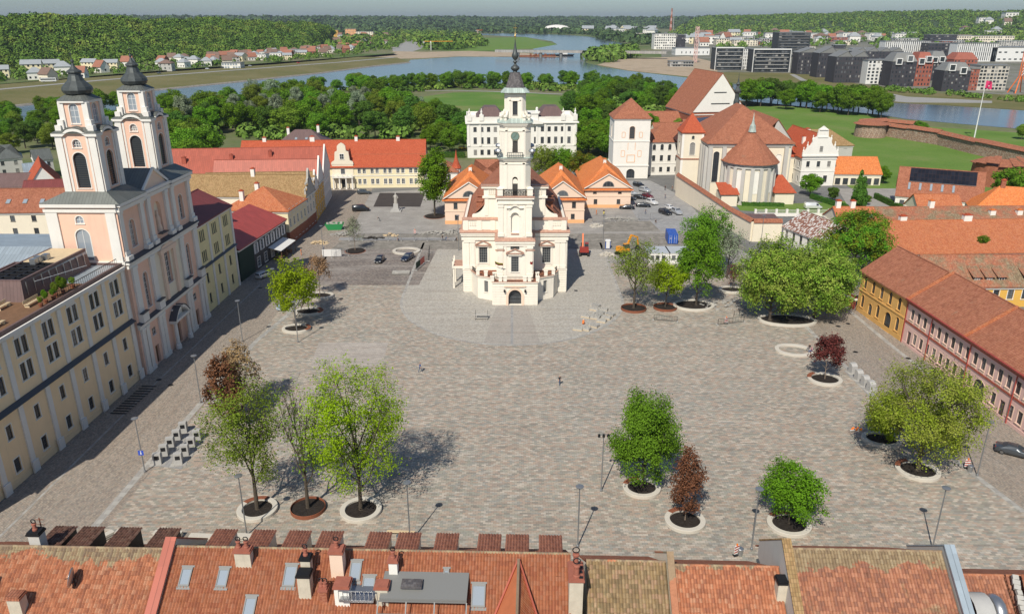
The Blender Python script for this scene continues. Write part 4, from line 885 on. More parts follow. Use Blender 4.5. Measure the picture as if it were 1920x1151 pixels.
# ---------------------------------------------------------------- twin-towered church
CH=thing('twin_tower_church','salmon pink church with two onion-domed towers standing on the left side of the square','church',(-60.2,114.6,0),R(89))
b=CH; L=26.6; D=11   # local x along the street facade, local -y towards the square
def pilx(xs,z0,z1,w,d): pil(mb,(0,0,0),(1,0,0),(0,-1,0),xs,z0,z1,w,d)
bays=(0,8.6,18.2,L)
# lower storey 0-8.7, middle 8.7-19.3, upper 19.3-28.6
op0=[(4.2,.05,1.3,3.2),(21.2,.05,1.3,3.2),(4.1,5.2,1.3,1.3),(21.1,5.2,1.3,1.3),(12.4,.05,2.0,4.2)]
op1=[(4.2,10.2,1.5,6,True),(21,10.2,1.5,6,True),(12.2,11.6,2.2,5.6)]
op2=[(3.4,20.8,1.7,4.4,True),(21.6,20.8,1.7,4.4,True),(12.2,20.8,2.4,5.2,True)]
mb=MB(); mb.fac((0,0,0),(1,0,0),(0,-1,0),L,0,8.7,op0,.5); mb.fac((0,0,0),(1,0,0),(0,-1,0),L,8.7,19.3,op1,.5); mb.fac((0,.3,0),(1,0,0),(0,-1,0),L,19.3,28.6,op2,.6)
SL=[(4.4,15.8,2.2,6.6,True)]
mb.fac((0,D,0),(0,-1,0),(-1,0,0),D,0,19.3); mb.fac((0,D,0),(0,-1,0),(-1,0,0),D,19.3,28.6,[(3.9,19.6,2.2,5.0,True),(4.4,25.5,1.2,1.2,True)],.25)
mb.fac((L,0,0),(0,1,0),(1,0,0),D,0,28.6); mb.fac((L,D,0),(-1,0,0),(0,1,0),L,0,28.6)
mb.build('wall',M['pink'],b)
for q in op0[:2]+[op0[4]]:
    m2=MB(); m2.box(q[0],.38,q[1],q[0]+q[2],.44,q[1]+q[3]); 
    for i in range(1,3): m2.box(q[0]+q[2]*i/3-.02,.35,q[1],q[0]+q[2]*i/3+.02,.38,q[1]+q[3])
    m2.build('door',M['wood'],b)
for q in op0[2:4]: put_window(b,(0,0,0),(1,0,0),(0,-1,0),q,ST['small'])
for q in op1: put_window(b,(0,0,0),(1,0,0),(0,-1,0),q,('frame','trim',3,6,'glass',.45))
for q in op2[:2]: put_window(b,(0,.3,0),(1,0,0),(0,-1,0),q,('frame','trim',3,5,'glass',.5))
m2=MB(); m2.box(12.2,.85,20.8,14.6,.9,26); m2.build('niche_back',M['cream'],b)
m2=MB(); m2.smooth=True; m2.lathe([(.5,20.8),(.55,21.3),(.35,22.2),(.42,23),(.3,23.5),(.15,23.7),(.22,24.0),(.18,24.35),(.02,24.5)],10,(13.4,.5)); m2.build('niche_statue',M['peach'],b)
put_window(b,(0,D,0),(0,-1,0),(-1,0,0),(3.9,19.6,2.2,5.0,True),('frame','white',2,1,'glassb',.2)); put_window(b,(0,D,0),(0,-1,0),(-1,0,0),(4.4,25.5,1.2,1.2,True),('frame','white',2,2,'glassb',.2))
mb=MB()
for xs,d in (([.9,2.3],.35),([7.0,8.2],.35),([18.6,19.8],.35),([24.4,25.9],.35)):
    pilx(xs,.0,7.9,1.05,d); pilx([xs[0]/2+xs[1]/2],9.6,18.2,1.5,d)
pil(mb,(0,.3,0),(1,0,0),(0,-1,0),[.8,7.6,10.1,16.6,19.1,25.8],20.2,27.3,1.1,.4)
for x in (.8,7.6,10.1,16.6,19.1,25.8): mb.box(x-.8,-.55,19.5,x+.8,0.3,20.2)
mb.box(-.1,-.35,7.9,L+.1,0,8.3); mb.box(-.1,-.35,18.2,L+.1,0,18.7); mb.box(-.25,-.6,18.9,L+.25,0,19.25); mb.box(-.25,-.6,8.4,L+.25,0,8.75)
for x0,x1,d in ((0,8.4,.35),(8.4,18.4,.0),(18.4,L,.35)): mb.box(x0-.1,-.1-d,27.3,x1+.1,.3,27.9); mb.box(x0-.2,-.4-d,28.1,x1+.2,.3,28.6)
# -y side of local frame (south flank): corner strips and cornices
mb.box(-.22,.3,19.5,0,1.8,27.3); mb.box(-.22,D-1.8,19.5,0,D,27.3); mb.box(-.3,0.0,27.3,0,D+.2,27.8); mb.box(-.55,-.2,28.1,0,D+.4,28.6); mb.box(-.4,0,19.0,0,D,19.5)
for y in (1.2,D-1): mb.box(-.25,y-.7,.05,0,y+.7,18.8)
mb.build('pilasters_and_cornices',M['trim'],b)
mb=MB(); # dark flashings on every ledge
for z,d,y0 in ((8.76,.72,0),(19.26,.75,.3)): mb.slab([(-.3,-d,z),(L+.3,-d,z),(L+.3,y0,z+.3),(-.3,y0,z+.3)],.06)
for xs in ([.9,2.3],[7,8.2],[18.6,19.8],[24.4,25.9]):
    x=xs[0]/2+xs[1]/2; mb.box(x-1.1,-1.0,10.4,x+1.1,-.35,10.55)
mb.box(12.2,-.6,20.55,14.6,.3,20.7)
mb.build('ledge_flashing',M['lead'],b)
mb=MB()
for xs in ([.9,2.3],[7,8.2],[18.6,19.8],[24.4,25.9]): x=xs[0]/2+xs[1]/2; mb.box(x-.95,-.85,8.9,x+.95,0,10.4)
mb.build('pedestals',M['trim'],b)
mb=MB(); mb.box(8.4,-.07,9.1,12.1,0,18.1); mb.box(14.5,-.07,9.1,18.3,0,18.1); mb.box(12.1,-.07,9.1,14.5,0,11.5); mb.box(12.1,-.07,17.3,14.5,0,18.1); mb.build('pale_middle_panel',M['cream'],b)
mb=MB(); mb.box(10.6,-.5,9.3,11.5,0,17.8); mb.box(15.1,-.5,9.3,16.0,0,17.8); mb.box(10.2,-.6,17.4,16.4,0,18.1); yslab(mb,[(10.4,18.1),(16.2,18.1),(15.2,18.6),(13.3,18.9),(11.4,18.6)],-.5,0); mb.build('window_aedicule',M['peach'],b)
mb=MB(); 
for x in (10.9,15.9): mb.lathe([(.5,0),(.5,.8),(.36,.9),(.32,4.6),(.5,4.9)],10,(x,-.75))
mb.box(10.3,-1.2,4.9,16.5,0,5.3)
for s in (-1,1):
    P=[(13.4+s*(3.0-2.6*k/8),5.3+1.9*sin(PI/2*k/8)) for k in range(9)]; P+=[(p[0]-s*.0,p[1]-.5) for p in P[::-1] if True]
    P=P if s<0 else P[::-1]; yslab(mb,P,-1.2,0)
mb.box(11.6,-.3,5.3,15.2,0,7.0); mb.build('portal',M['trim'],b)
mb=MB()
for s in (-1,1):
    P=[(13.4+s*(3.05-2.65*k/8),5.36+1.9*sin(PI/2*k/8)) for k in range(9)]; P+=[(p[0],p[1]+.1) for p in P[::-1]]; P=P[::-1] if s<0 else P; yslab(mb,P,-1.3,0)
mb.build('portal_flashing',M['lead'],b)
mb=MB(); mb.lathe([(.6,0),(.75,.01)],16,(0,0)); o=mb.build('oculus',M['trim'],b,loc=(13.4,-.32,6.3)); o.rotation_euler=(R(90),0,0)
mb=MB(); # roofs of the tower bases (low hips) and the central pediment
for x0,x1 in ((-.5,8.7),(18.1,L+.5)):
    cxx=(x0+x1)/2; mb.frustum([(x0,-.8),(x1,-.8),(x1,D+.5),(x0,D+.5)],28.62,[(cxx-3,1.6),(cxx+3,1.6),(cxx+3,8),(cxx-3,8)],30.2)
mb.slab([(8.7,-.1,28.55),(13.4,-.1,31.6),(13.4,D,31.6),(8.7,D,28.55)][::-1],.15); mb.slab([(18.1,-.1,28.55),(13.4,-.1,31.6),(13.4,D,31.6),(18.1,D,28.55)],.15)
rfm=mb.build('roof',M['mdark'],b)
mb=MB(); yslab(mb,[(8.8,28.6),(18.0,28.6),(13.4,31.4)],.15,.5); mb.build('pediment',M['peach'],b)
mb=MB(); mb.beam((8.6,0,28.6),(13.4,0,31.6),.3,.4); mb.beam((18.2,0,28.6),(13.4,0,31.6),.3,.4); mb.build('pediment_cornice',M['trim'],b)
def belltower(cx,cy,z,lab):
    t=link('bell_tower',None,b,(cx,cy,z)); t['label']=lab; w=3.05; hh=9.2
    mb=MB(); op=[(w-1.0,.9,2.0,5.4,True),(w-.6,7.0,1.2,1.2,True)]
    for k in range(4):
        a=k*PI/2; u=(cos(a),sin(a),0); n=(sin(a),-cos(a),0); o=Vector(n)*w-Vector(u)*w; mb.fac(o,u,n,2*w,0,hh,op,.4)
    mb.build('tower_wall',M['pink'],t)
    for k in range(4):
        a=k*PI/2; u=(cos(a),sin(a),0); n=(sin(a),-cos(a),0); o=Vector(n)*w-Vector(u)*w
        put_window(t,o,u,n,op[0],('framed','trim',1,16,'glass',.35),'louvred_opening'); put_window(t,o,u,n,op[1],('frame','trim',3,3,'glass',.3))
    mb=MB()
    for k in range(4):
        a=k*PI/2; u=Vector((cos(a),sin(a),0)); n=Vector((sin(a),-cos(a),0)); o=n*w-u*w
        pil(mb,o,u,n,[.55,2*w-.55],.0,hh-.5,1.0,.16,False); pil(mb,o,u,n,[1.35,2*w-1.35],.0,hh-.6,.3,.08,False)
    # curved cornice
        P=[(-.35,hh-.5),(1.3,hh-.5)]+[(w-1.5*cos(PI*i/8),hh-.5+.75*sin(PI*i/8)) for i in range(1,8)]+[(2*w-1.3,hh-.5),(2*w+.35,hh-.5)]
        T=P+[(x,zz+.42) for x,zz in P[::-1]]
        for yy0,yy1 in ((0,.38),):
            F=[o+u*x+V(0,0,zz)+n*yy1 for x,zz in T]; Bk=[o+u*x+V(0,0,zz)+n*yy0 for x,zz in T]; mb.face(F); nn=len(T)
            for i in range(nn): j=(i+1)%nn; mb.face([Bk[i],Bk[j],F[j],F[i]])
    mb.build('tower_mouldings',M['trim'],t)
    mb=MB(); sq=lambda r:[(-r,-r),(r,-r),(r,r),(-r,r)]
    mb.frustum(sq(w+.42),hh-.06,sq(2.1),hh+.75,False)
    for k in range(4):
        a=k*PI/2; u=Vector((cos(a),sin(a),0)); n=Vector((sin(a),-cos(a),0)); rows=[]
        for yy,sc_ in ((w+.42,1),(2.2,.8)):
            rows.append([n*yy+u*(-1.6*cos(PI*i/8)*sc_)+V(0,0,hh-.05+.8*sin(PI*i/8)+(0 if sc_==1 else .15)) for i in range(9)])
        mb.grid(rows)
    mb.build('cornice_roof',M['mdark'],t)
    mb=MB(); w2=2.05; h2=hh+.5; ht=hh+4.6
    opl=[(w2-.65,h2+.7,1.3,2.9,True)]
    P=octo(w2,.5)
    for i in range(8):
        a=Vector(P[i]);c=Vector(P[(i+1)%8]);Lq=(c-a).length;u=(c-a)/Lq;n=Vector((u.y,-u.x)); q=[(Lq/2-.65,h2+.7,1.3,2.9,True)] if i%2==0 else []
        mb.fac((a.x,a.y,0),(u.x,u.y,0),(n.x,n.y,0),Lq,h2,ht,q,.25)
    mb.build('lantern_wall',M['pink'],t)
    for i in (0,2,4,6):
        a=Vector(P[i]);c=Vector(P[(i+1)%8]);Lq=(c-a).length;u=(c-a)/Lq;n=Vector((u.y,-u.x))
        put_window(t,(a.x,a.y,0),(u.x,u.y,0),(n.x,n.y,0),(Lq/2-.65,h2+.7,1.3,2.9,True),('frame','trim',2,3,'glassb',.18),'shuttered_window')
    mb=MB()
    for i in (1,3,5,7):
        a=Vector(P[i]);c=Vector(P[(i+1)%8]);m=(a+c)/2; mb.prism([(m.x*1.0+dx,m.y+dy) for dx,dy in ((-.42,-.42),(.42,-.42),(.42,.42),(-.42,.42))],h2,ht-.3); s=m.normalized()
        for (dd,zz) in ((.9,.55),(.45,1.3)): mb.prism([(m.x+s.x*dd+dx,m.y+s.y*dd+dy) for dx,dy in ((-.45,-.45),(.45,-.45),(.45,.45),(-.45,.45))],h2-.6,h2+zz)
    mb.frustum(octo(w2+.35,.6),ht-.35,octo(w2+.35,.6),ht); mb.face([(*p,ht-.35) for p in octo(w2+.35,.6)][::-1]); mb.build('lantern_mouldings',M['trim'],t)
    mb=MB(); mb.frustum(octo(w2+.45,.65),ht,octo(1.5,.5),ht+.7); mb.build('lantern_roof',M['mdark'],t)
    mb=MB(); z0=ht+.6; pr=[(1.35,z0),(1.9,z0+.25),(2.15,z0+.75),(2.05,z0+1.2),(1.6,z0+1.65),(1.15,z0+2.1),(.9,z0+2.8),(.85,z0+3.1),(1.05,z0+3.25),(1.0,z0+3.45),(.6,z0+3.7),(.25,z0+4.1),(.12,z0+4.6),(.25,z0+4.75),(.22,z0+4.95),(.05,z0+5.1),(.04,z0+6.3)]
    mb.lathe(pr,12); mb.box(-.4,-.04,z0+5.8,.4,.04,z0+5.9); mb.build('onion_dome',M['bronze'],t)
belltower(4.5,5.0,29.8,'nearer bell tower'); belltower(22.3,5.0,29.8,'farther bell tower')
# nave behind with grey metal roof
mb=MB(); mb.fac((3,D,0),(0,1,0),(-1,0,0),30,0,15); mb.box(2,D,0,24,D+34,15.5,'flrb')
mb.build('nave_wall',M['pink'],b); mb=MB()
for y in (D+6,D+14,D+22): mb.box(1.7,y-.8,0,2,y+.8,15.3)
mb.box(1.5,D,14.9,2,D+34,15.5); mb.build('nave_pilasters',M['trim'],b)
mb=MB(); mb.slab([(1.3,D+34,15.4),(1.3,D,15.4),(9,D,19.2),(9,D+34,19.2)],.15); mb.slab([(9,D+34,19.2),(9,D,19.2),(17,D,19.2),(17,D+34,19.2)],.15); mb.slab([(17,D+34,19.2),(17,D,19.2),(24.7,D,15.4),(24.7,D+34,15.4)],.15); mb.build('nave_roof',M['mgrey'],b)
# ---------------------------------------------------------------- buildings on the left side of the square
ST['door']=('wood',None,2,1,'glass',.25)
def yops(W,D):
    o=[];n=7
    for i in range(n):
        c=W-3.0-i*5.5
        for z in (12.3,15.6): o+=[(c-1.15,z-.3,1.0,2.3),(c+.15,z-.3,1.0,2.3)]
        o+=[(c-.5,6.2,1.0,1.9),(c-.55,1.6,1.1,1.9)] if i!=n-1 else [(c-.5,6.2,1.0,1.9),(c-.9,.05,1.8,3.4,False,'door')]
    return dict(f=o)
r,Wd=bld('yellow_building','long pale yellow building with white pilasters and a roof terrace',(-62.6,72),(-60.6,113.8),17,19.1,'flat',.35,'yellow','mbrown',yops,('framed','white',2,3,'glass',.2),band=(9.6,),base=('yellow',.9),cat='building')
mb=MB()
pil(mb,(0,0,0),(1,0,0),(0,-1,0),[Wd-.3-5.5*i-.1 for i in range(8) if Wd-.3-5.5*i>.3],0,9.5,.85,.2,False); pil(mb,(0,0,0),(1,0,0),(0,-1,0),[Wd-.4-5.5*i for i in range(8) if Wd-.4-5.5*i>.3],10.4,18.2,.8,.16,False)
for i in range(8):
    x=Wd-.3-5.5*i-.1
    if x>.6: mb.box(x-.6,-.42,0,x+.6,-.2,1.6)
mb.build('pilasters',M['trim'],r)
mb=MB(); mb.slab([(-.2,-.75,9.9),(Wd,-.75,9.9),(Wd,-.05,10.3),(-.2,-.05,10.3)],.08); mb.build('ledge_flashing',M['lead'],r)
mb=MB(); mb.box(-.2,-.6,18.7,Wd,-.35,19.0); mb.box(-.2,-.45,18.4,Wd,-.06,18.68);mb.build('gutter',M['trim'],r)
mb=MB()
for i in range(7): 
    c=Wd-3.0-i*5.5; mb.box(c-1.0,-.05,18.0-.45+.25,c+1.0,0,18.25)
mb.build('blind_panel',M['trim'],r)
mb=MB(); mb.face([(.3,.3,19.16),(Wd-9,.3,19.16),(Wd-9,9,19.16),(.3,9,19.16)]); mb.build('deck',M['wood'],r)
mb=MB(); mb.face([(Wd-9,.3,19.17),(Wd-.3,.3,19.17),(Wd-.3,5,19.17),(Wd-9,5,19.17)]); mb.build('terrace_floor',M['mgrey'],r)
pv=link('roof_pavilion',None,r,(Wd-17,4.2,19.15))     # wooden rooftop pavilion
mb=MB(); mb.frustum([(0,0),(16,0),(16,6),(0,6)],0,[(.7,.4),(16,.4),(16,6),(.7,6)],2.7,False); mb.box(.7,.4,2.7,16.1,.7,2.9);mb.box(.7,5.7,2.7,16.1,6,2.9);mb.box(.7,.7,2.7,1,5.7,2.9); mb.build('pavilion_wall',M['mbrown'],pv)
mb=MB(); mb.slab([(9.2,.7,2.85),(16.1,.7,2.85),(16.1,5.7,2.85),(9.2,5.7,2.85)],.1); mb.build('pavilion_roof',M['woodl'],pv)
mb=MB()
for i in range(7): x=1.2+i*1.25; mb.box(x,.7,2.55,x+.18,5.7,2.85)
for y in (2.2,4): mb.box(1,y,2.6,9.2,y+.14,2.8)
mb.build('pergola_beams',M['black'],pv)
mb=MB()
for i in range(9): x=1.2+i*1.7; mb.box(x,.1,.1,x+.1,.2,2.5)
mb.build('pavilion_posts',M['steel'],pv)
mb=MB(); mb.face([(.9,.32,.2),(15.9,.2,.2),(15.9,.33,2.5),(1.5,.37,2.5)][::1]); mb.build('pavilion_glazing',M['glassb'],pv)
mb=MB()
for x,y in ((8,3.2),(9.3,3.4),(10.4,2.9)): mb.box(x-.4,y-.4,2.9,x+.4,y+.4,3.7)
mb.build('vent_boxes',M['steel'],pv)
mb=MB(); rail(mb,(Wd-16,.45,19.2),(Wd-.4,.45,19.2),1.05,.5,.035); mb.build('terrace_railing',M['iron'],r)
mb=MB(); mb.beam((Wd-15,3.6,21.5),(Wd-7,1.0,21.3),.06); mb.build('awning_bar',M['frame'],r)
def bench_roof(x,y,l,lab,m='woodl'):
    p=r.matrix_world if False else None
    c=Vector((-62.6,72))+Vector((Wd-0,0))*0
    a=math.atan2(113.8-72,2.0); wx=-62.6+x*cos(a)-y*sin(a); wy=72+x*sin(a)+y*cos(a)
    t=thing('wooden_bench',lab,'bench',(wx,wy,19.17),a)
    mb=MB(); 
    for k in range(4): mb.box(-l/2,-.3+k*.16,.4,l/2,-.17+k*.16,.46)
    mb.build('seat',M[m],t); mb=MB()
    for k in range(2): mb.box(-l/2,.35,.55+k*.2,l/2,.4,.7+k*.2)
    mb.build('backrest',M[m],t)
    for s in (-1,1): mb=MB(); mb.box(s*l*.42-.05,-.3,0,s*l*.42+.05,.35,.4); mb.build('leg',M[m],t)
bench_roof(Wd-19.2,5.6,2.3,'pale wooden bench on the roof terrace facing away from the pavilion wall')
bench_roof(Wd-17.5,2.6,3.2,'long wooden slatted bench near the edge of the roof terrace')
bench_roof(Wd-25.5,2.0,2.2,'wooden bench at the near end of the roof terrace')
r,W2=bld('yellow_building','lemon yellow four storey building with white pilasters to the right of the twin tower church',(-60.4,141.8),(-59.9,160.3),13,18.0,'gable',3.2,'yellow2','mdred',
  lambda W,D:dict(f=[(c+k*.82-1.2,z,.62,2.1) for c in (3,9,15) for z in (10.3,14.4) for k in range(3)]+[(c-.5,z,1.0,2.0) for c in (3,9,15) for z in (1.6,5.8)],r=rowops(D,4,14,1,1.8)+rowops(D,4,9.5,1,1.8)),'dark',band=(9.0,))
mb=MB(); pil(mb,(0,0,0),(1,0,0),(0,-1,0),[.4,6,12,18.1],0,8.9,.8,.16,False); pil(mb,(0,0,0),(1,0,0),(0,-1,0),[.4,6,12,18.1],9.4,17,.8,.16,False); mb.build('pilasters',M['trim'],r)
mb=MB(); mb.slab([(-.2,-.6,9.3),(W2,-.6,9.3),(W2,-.05,9.6),(-.2,-.05,9.6)],.06); mb.build('ledge_flashing',M['lead'],r)
r,W3=bld('timber_house','black and green boarded house with a red metal roof and white shutters',(-60.2,162.3),(-57.4,189.5),15,7.7,'hip',4.2,'dark','mred',
  lambda W,D:dict(f=[(c,4.1,1.1,2.3) for c in (8.5,11.8,15,18.2,21.5,24.8)]+[(c,.6,1.6,2.2) for c in (9,13,17,21)],l=[(3,4.2,1.1,2),(6.5,4.2,1.1,2),(11,4.2,1.1,2),(3,1,1.1,2),(7,1,1.1,2)]),'std',trim='frame',chim=((.36,.42,.9,.9,1.6),(.52,.6,.9,.9,1.8)),chm='white',hipL=False,hx=3)
mb=MB()
for c in (8.5,11.8,15,18.2,21.5,24.8):
    for s in (-.62,1.22): mb.box(c+s,-.08,4.0,c+s+.5,-.02,6.4)
mb.build('shutters',M['frame'],r)
mb=MB(); mb.box(-.02,-.03,0,7.5,-.0,7.2); mb.box(-.05,-.05,0,-.0,15,7.2); mb.build('green_boards',M['dgreen'],r)
mb=MB(); mb.slab([(15.5,-3.2,2.7),(25,-3.2,2.7),(25,0,3.4),(15.5,0,3.4)],.06); mb.build('awning',M['frame'],r)
mb=MB()
for x in (16,19,22,24.8): mb.beam((x,-3,0),(x,-3,2.7),.1)
for x in (17,20.5,23): mb.box(x-.6,-2.6,0,x+.6,-1.0,.75)
mb.build('terrace_furniture',M['wood'],r)
rng=random.Random(4)
# ---- the row of gabled houses further along
def stepgable(parent,W,h,rise,m='trim',k=0):
    pr=[(0,h-.5),(W,h-.5),(W,h+.9),(W*.86,h+.9),(W*.84,h+rise*.35),(W*.74,h+rise*.42),(W*.70,h+rise*.75),(W*.62,h+rise*.8),(W*.58,h+rise*1.12),(W*.5,h+rise*1.3),(W*.42,h+rise*1.12),(W*.38,h+rise*.8),(W*.30,h+rise*.75),(W*.26,h+rise*.42),(W*.16,h+rise*.35),(W*.14,h+.9),(0,h+.9)]
    mb=MB(); yslab(mb,pr,-.25,.25)
    for x in (.02,.14,.28,.72,.86,.98): mb.lathe([(.18,h+.9+(rise*.3 if .1<x<.9 else 0)),(.28,h+1.3+(rise*.3 if .1<x<.9 else 0)),(.05,h+1.8+(rise*.3 if .1<x<.9 else 0))],6,(W*x,0))
    return mb.build('baroque_gable',M[m],parent)
lo=lambda W,D:dict(f=rowops(W,max(2,int(W/2.6)),1,1.0,2.2)+rowops(W,max(2,int(W/2.6)),4.6,1.0,2.0)+rowops(W,max(2,int(W/2.6)),7.6,.9,1.6),l=[(2,6.5,1,1.5),(6,6.5,1,1.5),(9.5,6.5,1,1.5)])
r,Wx=bld('gabled_house','yellow house with an orange hipped roof and brick ground floor on the left street',(-57.3,192),(-56.2,206),17,9.2,'hip',4.6,'yellow3','tile',lo,'std',base=('brick',3.3),chim=((.5,.6,1,1,1.6),(.2,.75,1,1,1.8)),hx=7)
r,Wx=bld('gabled_house','grey house with a scrolled baroque gable and long tan tiled roof behind it',(-56.3,206.4),(-56.0,215),34,10,'gabley',4.6,'cream','tilem',lo,'std',base=('brick',3.3),chim=((.5,.45,1,1,1.6),)); stepgable(r,Wx,10,5.0,'stone')
r,Wx=bld('gabled_house','narrow house with plain grey gable and yellow side wall under a tan roof',(-56.3,215.4),(-56.9,223),30,9.6,'gabley',4.4,'gold','tilem',lo,'std'); stepgable(r,Wx,9.6,3.8,'trim')
r,Wx=bld('gabled_house','narrow house with white gable and red metal roof on the left street',(-57,223.4),(-57.6,233),30,10,'gabley',6,'gold','mredp',lo,'std'); mb=MB(); yslab(mb,[(0,9.5),(Wx,9.5),(Wx,10.6),(Wx/2,17),(0,10.6)],-.25,.2); mb.build('gable_front',M['trim'],r)
r,Wx=bld('gabled_house','tall white house with a wide pinkish red metal roof ending the left street',(-57.7,233.4),(-59.4,250),46,10.5,'gabley',7,'white','mredp',lo,'std',chim=((.35,.35,1,1,1.5),(.3,.6,1,1,1.3),(.25,.9,1,1.2,1.6)),cap='mredp',chm='mredp'); mb=MB(); yslab(mb,[(0,10),(Wx,10),(Wx,11),(Wx/2,18.3),(0,11)],-.25,.2)
mb.build('gable_front',M['trim'],r)
# long red-roofed building on the far side with its portico
def mops(W,D): 
    o=[]
    for i in range(13): x=6.5+i*2.75+(.6 if i%2 else 0); 
    for i in range(10):
        x=W-23+ (i//2)*4.4+(i%2)*1.7; 
        if x<W-1.5: o+=[(x,5.0,1.05,1.9),(x,1.3,1.05,1.8)]
    return dict(f=o)
r,Wm=bld('long_yellow_building','long pale yellow building with a small portico and huge red roof',(-93,261.0),(-30.0,264.4),17,7.8,'gable',7.4,'yellow3','tiler',mops,'std',chim=((.38,.5,1.6,1,1.2),(.62,.5,1,1,1.2),(.85,.5,1.2,1,1),(.12,.5,1.2,1,1)),o=.6,band=(4.1,))
mb=MB(); mb.box(-.2,3.55,10.75,Wm+.2,3.75,11.0); mb.build('roof_break',M['tilebr'],r)
px=Wm-28
pt=link('portico',None,r,(px,0,0)); mb=MB(); mb.box(-3.6,-2.2,3.9,3.6,-.21,4.3); 
for x in (-3.2,-1.1,1.1,3.2): mb.lathe([(.35,0),(.28,.3),(.24,3.6),(.34,3.9)],10,(x,-1.8))
for x in (-3.2,-1.6,0,1.6,3.2): mb.box(x-.2,-2.2,4.3,x+.2,-1.9,5.1)
mb.box(-3.5,-2.15,5.1,3.5,-1.95,5.25); mb.build('porch',M['white'],pt)
mb=MB(); mb.fac((-3.6,-.2,0),(1,0,0),(0,-1,0),7.2,0,8.2,[(2.9,4.8,1.4,2.4,True),(2.9,.3,1.4,2.8)],.3); mb.box(-3.6,-.2,0,3.6,.1,8.2,'lr')
yslab(mb,[(-3.8,8.2),(3.8,8.2),(3.6,9),(2.6,9.6),(2.3,12.4),(1.5,12.8),(1.4,14.4),(.9,15),(0,15.5),(-.9,15),(-1.4,14.4),(-1.5,12.8),(-2.3,12.4),(-2.6,9.6),(-3.6,9)],-.3,.5)
mb.box(-1.9,.5,9,1.9,5,12.4,'lr'); mb.build('gable_front',M['cream'],pt)
mb=MB(); mb.slab([(-2.1,.5,12.3),(2.1,.5,12.3),(2.1,7,13.0),(-2.1,7,13.0)],.1); mb.build('dormer_roof',M['tiler'],pt)
put_window(pt,(-3.6,-.2,0),(1,0,0),(0,-1,0),(2.9,4.8,1.4,2.4,True),ST['darkw']); put_window(pt,(-3.6,-.32,0),(1,0,0),(0,-1,0),(2.9,10,1.4,1.8),('frame','white',2,2,'glass',.02)); put_window(pt,(-3.6,-.2,0),(1,0,0),(0,-1,0),(2.9,.3,1.4,2.8),ST['dark'],'door')
bld('white_house','white two storey house with a brown hipped roof beside the park',(-92,300),(-72,301),14,9,'hip',5,'white','mbrown',lambda W,D:dict(f=rowops(W,6,5.2,1.1,1.8)+rowops(W,6,1.3,1.1,1.8),r=rowops(D,4,5.2,1.1,1.8)),'dark',chim=((.2,.6,1,1,1.5),(.8,.5,1,1,1.5)),sky=((.4,.2,1,1.3),(.6,.2,1,1.3)))
# small white villa with turret
vb,_=bld('white_villa','small white villa with a round-topped gable and a red pointed turret',(-29,252),(-18,252),11,8,'hip',3,'white','tilebr',lambda W,D:dict(f=[(1.5,5,1,1.8),(4.8,2.5,1.5,3.2),(7.8,5,1,1.8)],r=rowops(D,2,4.5,1,2)),'dark')
mb=MB(); yslab(mb,[(3,7.5),(8,7.5)]+arcpts(5.5,8.3,2.5,12),-.3,.3); mb.build('round_gable',M['white'],vb)
mb=MB(); mb.lathe([(1.5,0),(1.5,8.6)],10,(10.5,3)); mb.build('turret',M['white'],vb); mb=MB(); mb.lathe([(1.8,8.5),(1.2,9.6),(.5,11.5),(.02,14.5)],10,(10.5,3)); mb.build('turret_roof',M['tiler'],vb)
# ---- pink annex houses with orange roofs
def annex(label,A,B,depth,h,rise,wm,back=None,rm='tileb'):
    ops=lambda W,D:dict(f=[(W*.18,4.4,1.1,1.8),(W*.5-.55,4.4,1.1,1.8) if W<13 and False else (W*.72,4.4,1.1,1.8),(W*.2,1.2,1.1,1.5),(W*.7,1.2,1.1,1.5),(W/2-1.6,h+.9-.6,.01,.01)][:4],r=rowops(D,6,4.2,1,1.7)+rowops(D,6,1.1,1,1.7),l=rowops(D,6,4.2,1,1.7)+rowops(D,6,1.1,1,1.7))
    r,W=bld('pink_house',label,A,B,depth,h,'hipy',rise,wm,rm,ops,'dark',group=None,band=(3.6,),base=('orangew',1.0),hx=depth*.30,o=.7,trim='peach')
    # front pediment
    mb=MB(); e=W*.5-.2; hh=rise*.72; yslab(mb,[(W/2-e,h),(W/2+e,h),(W/2,h+hh)],-.5,.0); mb.build('pediment',M[wm],r)
    mb=MB(); mb.beam((W/2-e-.5,-.55,h-.1),(W/2,-.55,h+hh+.15),.7,.25); mb.beam((W/2+e+.5,-.55,h-.1),(W/2,-.55,h+hh+.15),.7,.25); mb.build('pediment_cornice',M['white'],r)
    mb=MB(); 
    for s in (-1,1):
        q=[(W/2+s*(e+.7),-.85,h-.05),(W/2+s*(e+.7),0,h-.05),(W/2+s*(e*.1),depth*.26,h+hh+.3),(W/2,depth*.26,h+hh+.35),(W/2,-.85,h+hh+.35)]; mb.slab(q if s>0 else q[::-1],.12)
    mb.build('pediment_roof',M[rm],r)
    mb=MB(); R0=W*.11; mb.face([(W/2+x,-.53,h+.55+z) for x,z in [(-R0,0),(R0,0)]+[(R0*cos(PI*k/10),R0*.9*sin(PI*k/10)) for k in range(1,10)]]); f=mb.build('lunette_window',M['glass'],r)
    mb=MB()
    for k in range(10): a,c=PI*k/10,PI*(k+1)/10; mb.face([(W/2+q*cos(t),-.55,h+.55+q*.9*sin(t)) for q,t in ((R0,a),(R0+.22,a),(R0+.22,c),(R0,c))])
    for k in (1,2): x=W/2-R0+2*R0*k/3; mb.box(x-.04,-.58,h+.55,x+.04,-.54,h+.55+R0*.8)
    mb.box(W/2-R0-.25,-.6,h+.42,W/2+R0+.25,-.5,h+.55); mb.build('lunette_frame',M['framegr'],f)
    chimney(r,W/2,depth*.34,h+rise,.9,.9,.9,'white','tileb'); return r,W
